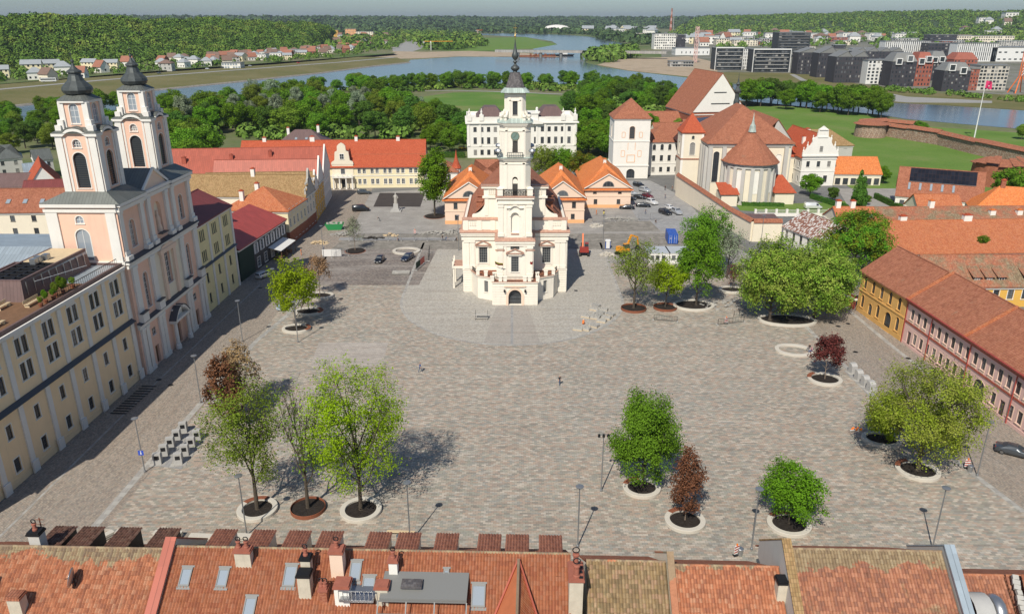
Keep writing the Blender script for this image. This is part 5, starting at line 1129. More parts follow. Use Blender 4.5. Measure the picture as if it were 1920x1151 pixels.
annex('pink house with orange roof directly left of the town hall',(-19,213.4),(-5.2,213.4),27,7.6,6.2,'peach')
annex('pink house with orange roof directly right of the town hall',(8.0,214.6),(20.6,214.6),30,7.6,6.2,'peach')
annex('pink house with orange roof and deep shadow, beside the parked cars',(22.4,233.5),(36.6,233.5),34,6.3,5.8,'peach')
bld('red_roof_wing','low wing with weathered red roof joining the pink house left of the town hall',(-13,242),(-3,242),18,7,'hip',5,'peach','tilebr',None)
# ---- palace behind
def pops(W,D): return dict(f=rowops(W,15,12.2,1.35,2.2,2.6)+rowops(W,15,6.6,1.35,3.0,2.6)+rowops(W,15,1.4,1.35,2.4,2.6),r=rowops(D,5,6.6,1.35,3)+rowops(D,5,12.2,1.35,2.2))
r,Wp=bld('white_palace','grand white three storey palace with statues on its roof behind the town hall',(-18.6,324),(27.2,327),22,17.3,'flat',1.6,'white','white',pops,'dark',band=(5.2,))
mb=MB(); pil(mb,(0,0,0),(1,0,0),(0,-1,0),[.6,5.4,13.5,17,20,26,29,32.5,40.5,45.2],5.6,16,.8,.25); ring(mb,Wp,22,16.0,16.6,.7)
mb.box(14,-1.4,15.8,31.5,-.7,16.6); yslab(mb,[(14,16.6),(31.5,16.6),(22.75,19.6)],-1.4,.2); mb.box(16,-.6,17.3,29.5,8,20.4); mb.box(15.7,-.9,20.4,29.8,8.3,20.9)
for x in (1,6,40,45): mb.box(x-.9,-.5,17.3,x+.9,1.2,20.0); mb.lathe([(.5,20),(.35,20.8),(.45,21.4),(.15,22.2),(.25,22.5),(.02,22.9)],8,(x,.3))
for x in (16.5,29): mb.box(x-1.2,-.8,20.9,x+1.2,1.5,21.4); mb.lathe([(.7,21.4),(.5,22.2),(.6,22.8),(.2,23.4)],8,(x,.3))
for k in range(22): mb.box(7+k*.3,-.1,18.1,7.12+k*.3,.0,19.2); mb.box(32.5+k*.3,-.1,18.1,32.62+k*.3,0,19.2)
mb.build('attic',M['white'],r); r.scale=(1,1,.88)
for x0,x1 in ((4,16),(29.6,42)):
    mb=MB(); mb.frustum([(x0,1.5),(x1,1.5),(x1,20),(x0,20)],18.0,[(x0+3.5,7),(x1-3.5,7),(x1-3.5,15),(x0+3.5,15)],22.8); mb.build('hipped_roof',M['mbrown'],r)
# ---- seminary tower, school wing
tw=thing('square_tower','cream square tower with a pyramid red roof and arched gateway behind the parked cars','tower',(36.6,280,0)); w=13.0
mb=MB(); op=[(5.6,16.6,1.9,5.2,True),(5.2,.05,3.0,4.0,True)]; 
mb.fac((0,0,0),(1,0,0),(0,-1,0),w,0,25,op,.5); mb.fac((w,0,0),(0,1,0),(1,0,0),w,0,25,[(5.5,16.6,1.9,5,True)],.4); mb.fac((0,w,0),(0,-1,0),(-1,0,0),w,0,25,[(5.5,16.6,1.9,5,True)],.4); mb.fac((w,w,0),(-1,0,0),(0,1,0),w,0,25); mb.build('wall',M['white'],tw)
put_window(tw,(0,0,0),(1,0,0),(0,-1,0),op[0],('wood','peach',1,8,'glass',.3),'louvred_opening'); put_window(tw,(0,w,0),(0,-1,0),(-1,0,0),(5.5,16.6,1.9,5,True),('wood','peach',1,8,'glass',.3),'louvred_opening'); put_window(tw,(w,0,0),(0,1,0),(1,0,0),(5.5,16.6,1.9,5,True),('wood','peach',1,8,'glass',.3),'louvred_opening')
put_window(tw,(0,0,0),(1,0,0),(0,-1,0),op[1],('framed','trim',3,3,'glass',.4),'gateway')
mb=MB(); ring(mb,w,w,15.4,15.8,.15); ring(mb,w,w,5.2,5.7,.2); ring(mb,w,w,24.5,25,.35); mb.build('string_course',M['trim'],tw)
mb=MB()
for x,z,ww,hh in ((3,17.3,1,2),(9.2,17.3,1,2),(3,9.3,1.1,2.4),(9,9.3,1.1,2.4)):
    for a in ((x-.15,x,z,z+hh),(x+ww,x+ww+.15,z,z+hh),(x,x+ww,z-.15,z),(x,x+ww,z+hh,z+hh+.15)): mb.box(a[0],-.06,a[2],a[1],0,a[3])
for a in ((5.0,5.2,6.8,10),(7.8,8,6.8,10),(5.2,7.8,6.8,7),(5.2,7.8,9.8,10),(5.2,5.35,12,15),(7.8,7.95,12,15)): mb.box(a[0],-.07,a[2],a[1],0,a[3])
mb.build('niche_frames',M['orangew'],tw)
roof(tw,w,w,25,'pyr',7.6,'tilebr',.5); tw.scale=(1,1,.86)
bld('school_wing','white three storey wing with arched top windows and a hipped red roof',(49.8,286),(70,288),14,15,'hip',6,'white','tilebr',lambda W,D:dict(f=rowops(W,6,11,1.2,2.6,2.2,True)+rowops(W,6,6.2,1.2,2.6,2.2)+rowops(W,6,1.4,1.2,2.2,2.2)),'darkw',band=(5,),hipR=True)[0].scale=(1,1,.84)
# ---- apse church group
def apse_church():
    c=thing('apse_church','big cream church with a rounded apse under a conical tiled roof','church',(55.6,240,0)); c.scale=(1,1,.9)
    mb=MB(); # nave: x 8..30, y 6..60 ; west flank windows
    so=[(3+i*6,8,1.8,8.5,True) for i in range(7)]
    mb.fac((7,36,0),(0,-1,0),(-1,0,0),30,0,20,[(30-4.5-i*6,7,2.0,9.5,True) for i in range(4)],.5); mb.fac((7,6,0),(1,0,0),(0,-1,0),26,0,20,[(1.6,6,1.9,11,True),(6,6,1.9,11,True) if False else (21.5,6,1.9,10,True)],.5); mb.fac((33,6,0),(0,1,0),(1,0,0),30,0,20); mb.fac((33,36,0),(-1,0,0),(0,1,0),26,0,20); mb.build('nave_wall',M['cream'],c)
    for i in range(4): put_window(c,(7,36,0),(0,-1,0),(-1,0,0),(30-4.5-i*6,7,2.0,9.5,True),('trim','white',1,1,'white',.2))
    put_window(c,(7,6,0),(1,0,0),(0,-1,0),(1.6,6,1.9,11,True),('framed','white',3,5,'glass',.4)); put_window(c,(7,6,0),(1,0,0),(0,-1,0),(21.5,6,1.9,10,True),('trim','white',1,1,'white',.2))
    mb=MB()
    for y in (6.8,9.5,13,19,25,31): mb.box(5.9,y-.7,0,7,y+.7,18.6)
    for x in (7.4,11.8,31.5): mb.box(x-.6,5.1,0,x+.6,6,18.6)
    mb.box(6.6,5.6,18.7,33.4,6,19.4); mb.box(6.6,6,18.7,7,36,19.4); mb.box(6.3,5.3,19.4,33.7,6,20); mb.box(6.3,6,19.4,7,36,20); mb.box(33,6,19.4,33.7,36,20); mb.build('buttresses',M['grey'],c)
    mb=MB(); mb.slab([(6,5,20),(34,5,20),(20,18,31.5)],.25); mb.slab([(6,37,20),(6,5,20),(20,18,31.5),(20,26,31.5)],.25); mb.slab([(34,5,20),(34,37,20),(20,26,31.5),(20,18,31.5)],.25); mb.slab([(34,37,20),(6,37,20),(20,26,31.5)],.25); mb.build('nave_roof',M['tilebr'],c)
    mb=MB(); N=9; cx,cy,r=20.0,4.0,7.6
    A=[(cx+r*cos(PI+PI*k/N),cy+r*sin(PI+PI*k/N)) for k in range(N+1)]; A=[(cx-r,6)]+A+[(cx+r,6)]
    for k in range(len(A)-1):
        a=Vector(A[k]);d=Vector(A[k+1]);L=(d-a).length;u=(d-a)/L;n=Vector((u.y,-u.x)); q=[(L/2-.95,4.2,1.9,7.6,True)] if 0<k<len(A)-2 and k%2==1 else []
        mb.fac((a.x,a.y,0),(u.x,u.y,0),(n.x,n.y,0),L,0,14.2,q,.35)
        if q: put_window(c,(a.x,a.y,0),(u.x,u.y,0),(n.x,n.y,0),q[0],('frame','white',1,1,'white',.06),'blind_window')
    mb.build('apse_wall',M['cream'],c)
    mb=MB()
    for k in range(len(A)):
        a=Vector(A[k]); d=(a-Vector((cx,cy))).normalized(); t=Vector((-d.y,d.x)); P=[a-t*.55,a-t*.55+d*.45,a+t*.55+d*.45,a+t*.55]; mb.prism([tuple(p) for p in P][::-1] if False else [tuple(P[0]),tuple(P[1]),tuple(P[2]),tuple(P[3])][::-1],0,12.6)
    B=[tuple(Vector((cx,cy))+(Vector(p)-Vector((cx,cy)))*1.06) for p in A]; mb.prism(B,12.6,13.2,True); B=[tuple(Vector((cx,cy))+(Vector(p)-Vector((cx,cy)))*1.10) for p in A]; mb.prism(B,13.5,14.2,True); mb.build('apse_mouldings',M['grey'],c)
    mb=MB(); E=[tuple(Vector((cx,cy))+(Vector(p)-Vector((cx,cy)))*1.16) for p in A]; ap=(cx,6.0,25.0)
    for k in range(len(E)-1): mb.slab([(*E[k],14.25),(*E[k+1],14.25),ap],.2)
    mb.slab([(cx-9,6.2,14.25),(cx-8.8,4,14.25),(cx,6,25),(cx,14,25)],.2); mb.slab([(cx+8.8,4,14.25),(cx+9,6.2,14.25),(cx,14,25),(cx,6,25)],.2); mb.build('apse_roof',M['tilebr'],c)
    mb=MB(); mb.lathe([(1.3,23.9),(1.0,25),(.9,26),(.6,26.4),(.35,27.4),(.15,29),(.04,30.5)],8,(cx,5.6)); mb.build('apse_finial',M['cop'],c)
    # yellow bell tower on the left
    t=link('bell_tower',None,c,(0,14,0)); mb=MB(); q=[(2.7,14.2,1.7,4.6,True),(3.1,20,.9,1.2,True)]
    mb.fac((0,0,0),(1,0,0),(0,-1,0),7,0,22.5,q,.4); mb.fac((7,0,0),(0,1,0),(1,0,0),7,0,22.5); mb.fac((0,7,0),(0,-1,0),(-1,0,0),7,0,22.5,[q[0]],.4); mb.fac((7,7,0),(-1,0,0),(0,1,0),7,0,22.5); mb.build('tower_wall',M['cream'],t)
    put_window(t,(0,0,0),(1,0,0),(0,-1,0),q[0],('framegr','white',2,6,'glass',.3)); put_window(t,(0,0,0),(1,0,0),(0,-1,0),q[1],('framed',None,1,1,'glass',.3)); put_window(t,(0,7,0),(0,-1,0),(-1,0,0),q[0],('framegr','white',2,6,'glass',.3))
    mb=MB(); ring(mb,7,7,12.6,13.0,.15); ring(mb,7,7,22,22.5,.3); mb.build('string_course',M['tilebr'],t)
    mb=MB(); 
    for z0,z1 in ((0,12.5),(13.1,22)):
        mb.box(-.05,-.06,z0,.7,0,z1); mb.box(6.3,-.06,z0,7.05,0,z1)
    mb.build('corner_strips',M['white'],t); roof(t,7,7,22.5,'pyr',6.5,'tiler',.4)
    # low chapels
    mb=MB(); mb.box(9.5,-4.5,0,14.5,2,4.4,'flrb'); mb.build('low_chapel',M['cream'],c); mb=MB(); mb.slab([(9,-5,4.3),(15,-5,4.3),(15,2,7),(9,2,7)],.2); mb.build('chapel_roof',M['tiler'],c)
    mb=MB(); mb.box(27,-2,0,33,5,4.4,'flrb'); mb.build('low_chapel',M['cream'],c); mb=MB(); mb.slab([(26.5,-2.5,4.3),(33.5,-2.5,4.3),(31,5,9),(29,5,9)],.2);mb.slab([(33.5,-2.5,4.3),(33.5,5,4.3),(31,5,9)],.2);mb.slab([(26.5,5,4.3),(26.5,-2.5,4.3),(29,5,9)],.2); mb.build('chapel_roof',M['tiler'],c)
    # nave continuation with white gable and roof lantern
    mb=MB(); mb.box(33,30,0,42,60,15,'flrb'); mb.face([(33,29.9,15),(43,29.9,15),(36,29.9,25)]); mb.build('side_range_wall',M['grey'],c)
    mb=MB(); mb.slab([(32,60,20),(32,29.5,20),(36,29.5,25),(36,60,25)],.2); mb.slab([(43.5,29.5,14.5),(43.5,60,14.5),(36,60,25),(36,29.5,25)],.2); mb.slab([(19,40,19.8),(31,40,19.8),(25,44,27)],.2); mb.slab([(31,40,19.8),(31,50,19.8),(25,46,27),(25,44,27)],.2); mb.slab([(19,50,19.8),(19,40,19.8),(25,44,27),(25,46,27)],.2); mb.build('side_range_roof',M['tilebr'],c); mb=MB(); mb.box(19.5,40.5,0,30.5,50,19.7,'flrb'); mb.build('crossing_wall',M['cream'],c)
    mb=MB(); mb.slab([(4,60,15),(4,38,15),(12,38,21),(12,60,21)],.2); mb.slab([(12,38,21),(24,38,22.5),(24,60,22.5),(12,60,21)],.2); mb.build('solar_roof',M['solar'],c)
    mb=MB(); mb.lathe([(1.2,26),(1.1,30),(.8,31.2),(.75,33.2),(1.2,33.5),(1.3,34.2),(.6,35.2),(.4,36),(.8,36.6),(.35,37.4),(.1,39),(.04,41)],10,(25,44)); mb.build('roof_lantern',M['bronze'],c)
    return c
apse_church()
def box_bld(name,label,cx,cy,rz,W,D,h,kind,rise,wm,rm,ops=None,style='dark',**k):
    A=Vector((cx,cy)); B=A+Vector((cos(R(rz)),sin(R(rz))))*W; return bld(name,label,A,B,D,h,kind,rise,wm,rm,ops,style,**k)
r,W_=box_bld('gothic_church','distant brick church with an enormous red roof and a white boarded gable',83,364,9,27,34,14,'gabley',17.5,'brick','tilebr',None)
mb=MB(); yslab(mb,[(.6,14.2),(W_-.6,14.2),(W_/2,31)],-.35,-.05); mb.build('white_gable_boarding',M['white'],r)
mb=MB(); mb.beam((9,-.5,18),(18,-.5,18),.25); mb.beam((10,-.5,23),(16,-.5,23),.25); mb.build('gable_ties',M['black'],r)
box_bld('monastery_range','long low range with plain red roof beyond the seminary trees',56,372,3,62,14,7,'gable',6,'brick','tilebr')
box_bld('monastery_range','second low red roofed range in front of the gothic church',78,350,3,40,12,7,'gable',5,'cream','tilebr')
box_bld('grey_range','grey stone range with a worn tan tiled hipped roof near the castle lawn',103,300,4,30,14,9,'hip',5,'grey','tilem',lambda W,D:dict(f=rowops(W,5,7.5,1.2,1.6)))
# baroque gabled white house
r,W_=box_bld('baroque_house','white house with ornate baroque gable and red roof right of the apse church',100.4,266.5,3,12,26,10.4,'gabley',7.2,'white','tiler',lambda W,D:dict(f=[(1.6,6.6,1.2,2),(5.3,6.6,1.2,2),(9,6.6,1.2,2),(8.2,1.2,1.4,2.4),(2,1.2,1.4,2.4)],l=rowops(D,6,6.2,1.1,2)+rowops(D,6,1.2,1.1,2)),'darkw',band=(5,),chim=((.25,.3,1,1,2),(.6,.6,2,1,1.4)))
mb=MB(); yslab(mb,[(-.3,10.3),(W_+.3,10.3),(W_+.3,11.6),(W_-.4,12),(W_-1,13.4),(W_-2,14),(W_-2.6,15),(W_-2.9,16.6),(W_-4,17),(W_-4.3,19.4),(W_/2,20.6),(4.3,19.4),(4,17),(2.9,16.6),(2.6,15),(2,14),(1,13.4),(.4,12),(-.3,11.6)],-.4,.2)
for x,z in ((0,11.6),(1.2,13.4),(2.8,15.6),(W_-2.8,15.6),(W_-1.2,13.4),(W_,11.6)): mb.lathe([(.25,z),(.35,z+.6),(.12,z+1.3),(.2,z+1.6),(.02,z+2)],8,(x,-.1))
mb.box(4.2,-.6,16.7,W_-4.2,.3,17.1); mb.box(4.5,-.7,19.2,W_-4.5,.3,19.6); mb.box(-.4,-.6,10.3,W_+.4,-.4,10.8); mb.build('baroque_gable',M['white'],r)
put_window(r,(0,-.42,0),(1,0,0),(0,-1,0),(W_/2-.55,12,1.1,1.8),('framed','white',2,2,'glass',.02))
box_bld('white_wing','white wing with round wooden gate and red roof joining the baroque house',84,272,3,16,20,9.6,'gable',6.6,'cream','tiler',lambda W,D:dict(f=[(2,5.8,1.2,1.9),(5.5,5.8,1.2,1.9),(4,.05,3.4,3.2,True),(9,5.8,1,1.9),(12,5.8,1,1.9),(12,1.5,1,1.9)]),'darkw')
box_bld('garage_wing','low white outbuilding with bright orange roof beside the castle lawn',113,268,-3,16,13,4.4,'gable',4.6,'cream','tileb',lambda W,D:dict(f=rowops(W,6,.3,1.8,2.2),r=[(5.5,5-2.3,1.2,1.5)]),'dark')
box_bld('solar_panel_house','white house with a red roof carrying dark solar panels and five skylights',118,233,-26,23,15,4.5,'gable',7.2,'white','tilebr',lambda W,D:dict(f=rowops(W,6,1.2,1.3,1.6)),'dark',sky=tuple((.14+.13*i,.16,.7,2.6) for i in range(5)))
t=thing('solar_array','dark solar panel array fixed along the top of the red roof','solar panels',(118,233,0),R(-26)); sl=7.2/7.5
mb=MB(); mb.slab([(3,3.6,4.5+3.6*sl+.3),(21,3.6,4.5+3.6*sl+.3),(21,7.1,4.5+7.1*sl+.3),(3,7.1,4.5+7.1*sl+.3)],.12); mb.build('panels',M['solar'],t); mb=MB(); mb.beam((3,3.5,4.5+3.5*sl+.25),(21,3.5,4.5+3.5*sl+.25),.12); mb.build('mounting_rail',M['steel'],t)
box_bld('orange_roof_house','house with orange roof and dark panels at the right edge below the castle',131,214,-22,24,13,4.2,'hip',6,'white','tileb',None,'dark',chim=((.3,.5,1.2,1.2,1.6),(.7,.45,1.2,1.2,1.5)),cap='tiler',chm='brick')
# perimeter walls round the monastery
def wallrun(name,label,pts,h,m,cap,capc='tile',w=.6,ch=.7):
    r=thing(name,label,'wall',(pts[0][0],pts[0][1],0)); o=Vector(pts[0][:2]); mb=MB(); c=MB()
    for i in range(len(pts)-1):
        a=Vector(pts[i][:2])-o; b2=Vector(pts[i+1][:2])-o; u=(b2-a).normalized(); n=Vector((-u.y,u.x))
        h0=pts[i][2] if len(pts[i])>2 else h; h1=pts[i+1][2] if len(pts[i+1])>2 else h
        P=[a-n*w/2,b2-n*w/2,b2+n*w/2,a+n*w/2]; H=[h0,h1,h1,h0]
        for k in range(4): j=(k+1)%4; mb.face([(*P[k],0),(*P[j],0),(*P[j],H[j]),(*P[k],H[k])])
        mb.face([(*P[k],H[k]) for k in range(4)])
        e=w/2+.3
        c.slab([(*(a-n*e),h0+.02),(*(b2-n*e),h1+.02),(*b2,h1+ch),(*a,h0+ch)],.12); c.slab([(*(b2+n*e),h1+.02),(*(a+n*e),h0+.02),(*a,h0+ch),(*b2,h1+ch)],.12)
    mb.build('wall_face',M[m],r); 
    if cap: c.build('coping',M[capc],r)
    return r
wallrun('monastery_wall','tall cream wall with red tiled coping along the car park',[(54.5,251,6.8),(57.2,232,6.2),(60.5,208,5.4),(63.0,195.5,5.2),(70.5,195.5,5.2)],5.5,'cream',True,'tilebr',1.0,.9)
sheet('wall_terrace',[(56,248),(63.5,196),(71,196),(90,210),(84,226),(60,232)],.08,'asph')
r=thing('white_garden_wall','white garden wall with piers and open railings in front of the apse','wall',(72,222.5,0))
mb=MB(); 
for i in range(8): mb.box(i*3.1-.3,-.3,0,i*3.1+.3,.3,2.2)
mb.box(0,-.15,0,21.7,.15,.9); mb.build('piers',M['white'],r); mb=MB()
for i in range(7): rail(mb,(i*3.1+.3,0,.9),(i*3.1+2.8,0,.9),1.0,.22,.04)
mb.build('railing',M['frame'],r)
bld('yellow_door_range','plain cream range with a yellow door at the corner of the monastery wall',(63.3,196.5),(70.6,196.5),6,5.0,'shed',.6,'cream','asph' if False else 'mbrown',lambda W,D:dict(f=[(5.8,3.4,.4,.5)]),'dark')
# ---- right hand side of the square
bld('ochre_building','ochre brick building with arched windows at the end of the right hand row',(69.3,144.6),(70.6,128.8),13,8.6,'gable',4.5,'ochre','tilebr',lambda W,D:dict(f=[(1.2+i*3.0,5.2,1.1,2.4,True) for i in range(5)]+[(1.2,1.3,1.1,2.5,True),(4.1,.05,1.3,3.0,True),(6.9,1.3,1.1,2.5,True),(9.9,.05,2.2,3.6,True),(13.6,1.3,1.1,2.6,True)]),('framed','ochre',2,3,'glass',.25),band=(4.4,),trim='ochre',base=('ochre',.9))
def pkops(W,D):
    o=[]
    for i in range(23):
        x=1.4+i*2.02+(.35 if i>2 else 0)
        if x<W-1.5: o+=[(x,5.0,1.0,1.9)]
    for i in range(23):
        x=1.4+i*2.02
        if x>W-1.5: continue
        if i in(0,13): o+=[(x,.05,1.15,2.7,False,'door')]
        elif i==10: o+=[(x-.4,.05,2.9,3.3,True)]
        elif i==11: pass
        else: o+=[(x,1.1,1.0,1.9)]
    return dict(f=o)
WS2=('framed','peach',2,2,'glass',.2)
r,Wq=bld('pink_building','long dusty pink two storey building with a weathered red roof along the right side',(70.7,128.4),(72.4,80),14,8.5,'gable',4.6,'pinkl','tilebr',pkops,WS2,band=(4.1,),trim='mredp',base=('pinkl',.5))
mb=MB(); mb.box(.1,-.72,8.3,Wq,-.5,8.5);
for x in (.15,8,19,30,41): mb.beam((x,-.14,.0),(x,-.14,7.6),.12)
mb.build('gutter_and_pipes',M['mred'],r)
mb=MB()
for i in range(23):
    x=1.4+i*2.02+(.35 if i>2 else 0)
    if x<Wq-1.5: mb.box(x-.1,-.06,4.45,x+1.1,0,4.8)
mb.build('sill_panels',M['peach'],r)
mb=MB(); mb.box(12.6,.8,8.6,12.95,7,9.0)
for x in (.05,17.2): mb.slab([(x-.2,-.62,8.35),(x+.35,-.62,8.35),(x+.35,7,13.35),(x-.2,7,13.35)],.3)
mb.build('parting_tiles',M['tile'],r)
mb=MB(); mb.box(28.5,2.6,9.5,30,4.2,12.9); mb.build('chimney',M['peach'],r)
r,Wg=bld('red_gate','red painted iron gate between the chestnut tree and the ochre building',(67.9,149.8),(69.0,145.0),.18,2.6,'flat',.05,'mred','mred',None,cat='gate')
# yards and roofs behind the right row
bld('dormered_building','golden yellow building with many small dormers in a mossy tiled roof at the right edge',(84.5,146),(132,147),12,4.8,'gable',4.5,'gold','tileo',lambda W,D:dict(f=rowops(W,16,1.7,1.2,2.0)),'darkw')
t=[o for o in COL.objects if o.name.startswith('dormered_building')][0]
for i,x in enumerate((9.5,12,14.5,20,23,31,34)):
    d=link('dormer',None,t,(x,1.0,4.9)); mb=MB(); mb.box(-.75,0,0,.75,2.6,1.3,'lrf'); mb.build('dormer_front',M['framed'],d); mb=MB(); mb.slab([(-1.1,-.4,1.35),(1.1,-.4,1.35),(1.1,3.6,3.1),(-1.1,3.6,3.1)],.12); mb.build('dormer_roof',M['tileo'],d)
    put_window(d,(-.75,0,0),(1,0,0),(0,-1,0),(.2,.25,1.1,.9),('frame',None,2,1,'glass',.01))
bld('long_orange_roof','long low range with a broad bright orange tiled roof behind the chestnut trees',(86,173),(150,176),22,3.5,'gable',4.9,'cream','tile',lambda W,D:dict(f=rowops(W,20,1.5,1.1,1.8)),'dark',chim=((.17,.52,1.6,1.2,1.2),(.42,.5,2,1.2,1.2)))
bld('brown_roof_range','range with a dark brown weathered roof and chimneys beyond the long orange roof',(98.4,197),(160,199),14,3.6,'gable',3.6,'cream','tileo',None,chim=((.25,.5,1.2,1.2,1.6),(.5,.3,1.4,1.2,1),(.62,.3,1.4,1.2,1)),cap='tileb')
bld('red_roof_range','range with an orange red roof left of the brown roofed range',(87,198),(98,197.6),13,3.6,'gable',3.6,'cream','tile',None,chim=((.1,.5,1.2,1.2,1.6),(.45,.5,1.2,1.2,1.6)),sky=((.8,.25,1.4,1.6),))
bld('speckled_roof_house','white house with a badly worn white and brown speckled tile roof',(70.8,194.5),(77.5,172),11,4.6,'gable',3.4,'white','tilespeck',lambda W,D:dict(f=rowops(W,8,1.4,1.1,2.4)),'dark')
# ---------------------------------------------------------------- the tiled roofs right below the camera
def tiles(mb,o,u,v,Wd,Ln,tw=.27,tl=.38,jit=.012,seed=0,amp=.085,holes=()):
    """pantiles laid on the plane o + u*a + v*b (v runs up the slope): each tile a curved three-facet sheet with a lower lip"""
    rg=random.Random(seed); o=Vector(o);u=Vector(u).normalized();v=Vector(v).normalized();n=u.cross(v)
    nc=int(Wd/tw); nr=int(Ln/tl); tw=Wd/nc; tl=Ln/nr; prof=[(0,0),(.22,amp*.9),(.5,amp*1.3),(.78,amp*.6),(1.0,0)]
    for r in range(nr):
        for c in range(nc):
            a=c*tw;b=r*tl
            if any(h[0]<a+tw/2<h[1] and h[2]<b+tl/2<h[3] for h in holes): continue
            dz=rg.uniform(-jit,jit);db=rg.uniform(-jit,jit)*1.5; t0=.035+dz; lo=[];hi=[]
            for pu,pn in prof:
                q=o+u*(a+pu*tw); lo.append(q+v*(b+db)+n*(pn+t0)); hi.append(q+v*(b+tl*1.04+db)+n*(pn+.0+dz))
            mb.grid([lo,hi]); mb.face([lo[0]-n*.05,lo[2]-n*.05,lo[4]-n*.05,lo[4],lo[3],lo[2],lo[1],lo[0]])
def tilegeo(name,cols,old=None,oldamt=.3,olds=.3,line=None,band=None):
    m=bpy.data.materials.new(name); m.use_nodes=True; t=m.node_tree; b=t.nodes['Principled BSDF']; gi=t.nodes.new('ShaderNodeNewGeometry'); ob=coord(t)
    cols=[sc3(q,.88) for q in cols]; n=len(cols); c=ramp(t,gi.outputs['Random Per Island'],[(i/n,cols[i]) for i in range(n)],True)
    if old:
        no=len(old); v2=mth(t,'FRACT',mth(t,'MULTIPLY',gi.outputs['Random Per Island'],7.3)); oc=ramp(t,v2,[(i/no,old[i]) for i in range(no)],True)
        f=ramp(t,noise(t,ob,olds,6,.7),[(1-oldamt-.06,0),(1-oldamt+.06,1)])
        if band:           # older tiles left near the ridge
            sp=nd(t,'SeparateXYZ',{0:ob}); g=mth(t,'ADD',mth(t,'SUBTRACT',sp.outputs[2],band),mth(t,'MULTIPLY',mth(t,'SUBTRACT',noise(t,ob,.35,4,.7),.5),3.4)); f=mth(t,'MAXIMUM',f,ramp(t,g,[(.45,0),(.55,1)]))
        c=mix(t,f,c,oc)
    c=mix(t,ramp(t,noise(t,ob,1.6,6,.75),[(.45,0),(.75,.55)]),c,mix(t,1,c,(.40,.38,.36),'MULTIPLY'))
    c=mix(t,ramp(t,noise(t,ob,9,3,.7),[(.5,0),(.8,.5)]),c,mix(t,1,c,(1.5,1.5,1.4),'MULTIPLY'))
    t.links.new(c,b.inputs['Base Color']); b.inputs['Roughness'].default_value=.85; b.inputs['Specular IOR Level'].default_value=.2; bump(t,b,noise(t,ob,30,3),.2,.01); return m
M['g_orange']=tilegeo('orange_pantiles',[(.50,.20,.105),(.44,.17,.09),(.56,.24,.13),(.47,.20,.11),(.38,.155,.09),(.54,.27,.16)],[(.30,.21,.13),(.36,.28,.17),(.25,.18,.12)],.30,.5,band=12.5)
M['g_red']=tilegeo('red_brown_pantiles',[(.40,.15,.075),(.43,.17,.09),(.36,.13,.07),(.41,.175,.10)],[(.28,.10,.06),(.42,.17,.10)],.3,.4)
M['g_tan']=tilegeo('mossy_tan_pantiles',[(.34,.235,.12),(.29,.20,.11),(.38,.27,.15),(.25,.18,.10),(.40,.26,.16)],[(.24,.20,.11),(.45,.33,.2)],.35,.6)
M['g_mix']=tilegeo('patchy_pantiles',[(.43,.19,.11),(.37,.16,.10),(.49,.23,.14),(.32,.15,.10)],[(.30,.22,.13),(.34,.26,.16),(.25,.18,.11)],.33,.28,band=13.3)
M['g_drk']=tilegeo('dark_red_pantiles',[(.30,.13,.09),(.34,.15,.10),(.26,.11,.075)])
M['g_brown']=tilegeo('dark_brown_pantiles',[(.17,.085,.06),(.21,.11,.08),(.14,.075,.055),(.24,.14,.10)])
def nearroof(label,x0,x1,zr,yr,run,m,walls_m='cream',seed=1,pit=.72,tl=.36,holes=(),ridge='g_orange',bw=.0):
    """house whose roof ridge runs along x at (yr, zr); near slope faces the camera"""
    r=thing('tiled_roof_house',label,'house',(x0,yr,0)); Wd=x1-x0; dz=run*pit; Ln=math.hypot(run,dz); v=(0,cos(math.atan(pit)),sin(math.atan(pit)))
    mb=MB(); tiles(mb,(0,-run,zr-dz),(1,0,0),v,Wd,Ln,seed=seed,holes=[(h[0],h[1],Ln-h[3],Ln-h[2]) for h in holes],tl=tl); mb.build('roof_tiles',M[m],r)
    mb=MB(); mb.slab([(0,-run,zr-dz-.06),(Wd,-run,zr-dz-.06),(Wd,0,zr-.06),(0,0,zr-.06)],.2); mb.slab([(Wd,run*.85,zr-dz*.85-.05),(0,run*.85,zr-dz*.85-.05),(0,0,zr-.05),(Wd,0,zr-.05)],.2); mb.build('roof_deck',M['tilebr'],r)
    mb=MB(); mb.box(.05,-run+.4,0,Wd-.05,run*.8,zr-dz-.3,'flrb'); 
    for x in (.05,Wd-.05): mb.face([(x,-run+.4,zr-dz-.3),(x,run*.8,zr-dz-.3),(x,0,zr-.25)])
    mb.build('wall',M[walls_m],r)
    mb=MB(); n=int(Wd/.38)
    for i in range(n):
        a=i*Wd/n; rr=.13+.01*random.Random(i+seed).random(); rows=[]
        for q in (0,1): rows.append([(a+q*Wd/n*1.04,(rr-.012*q)*cos(t),zr-.02+(rr-.012*q)*sin(t)) for t in [PI*k/5 for k in range(6)]])
        mb.grid(rows); mb.face([rows[0][k] for k in range(6)][::-1])
    mb.build('ridge_tiles',M[ridge],r)
    r['_']=0; del r['_']; return r,v
YR=52.0
_before=set(bpy.data.objects)
def onroof(run_from_ridge,zr,pit=.72): return -run_from_ridge, zr-run_from_ridge*pit
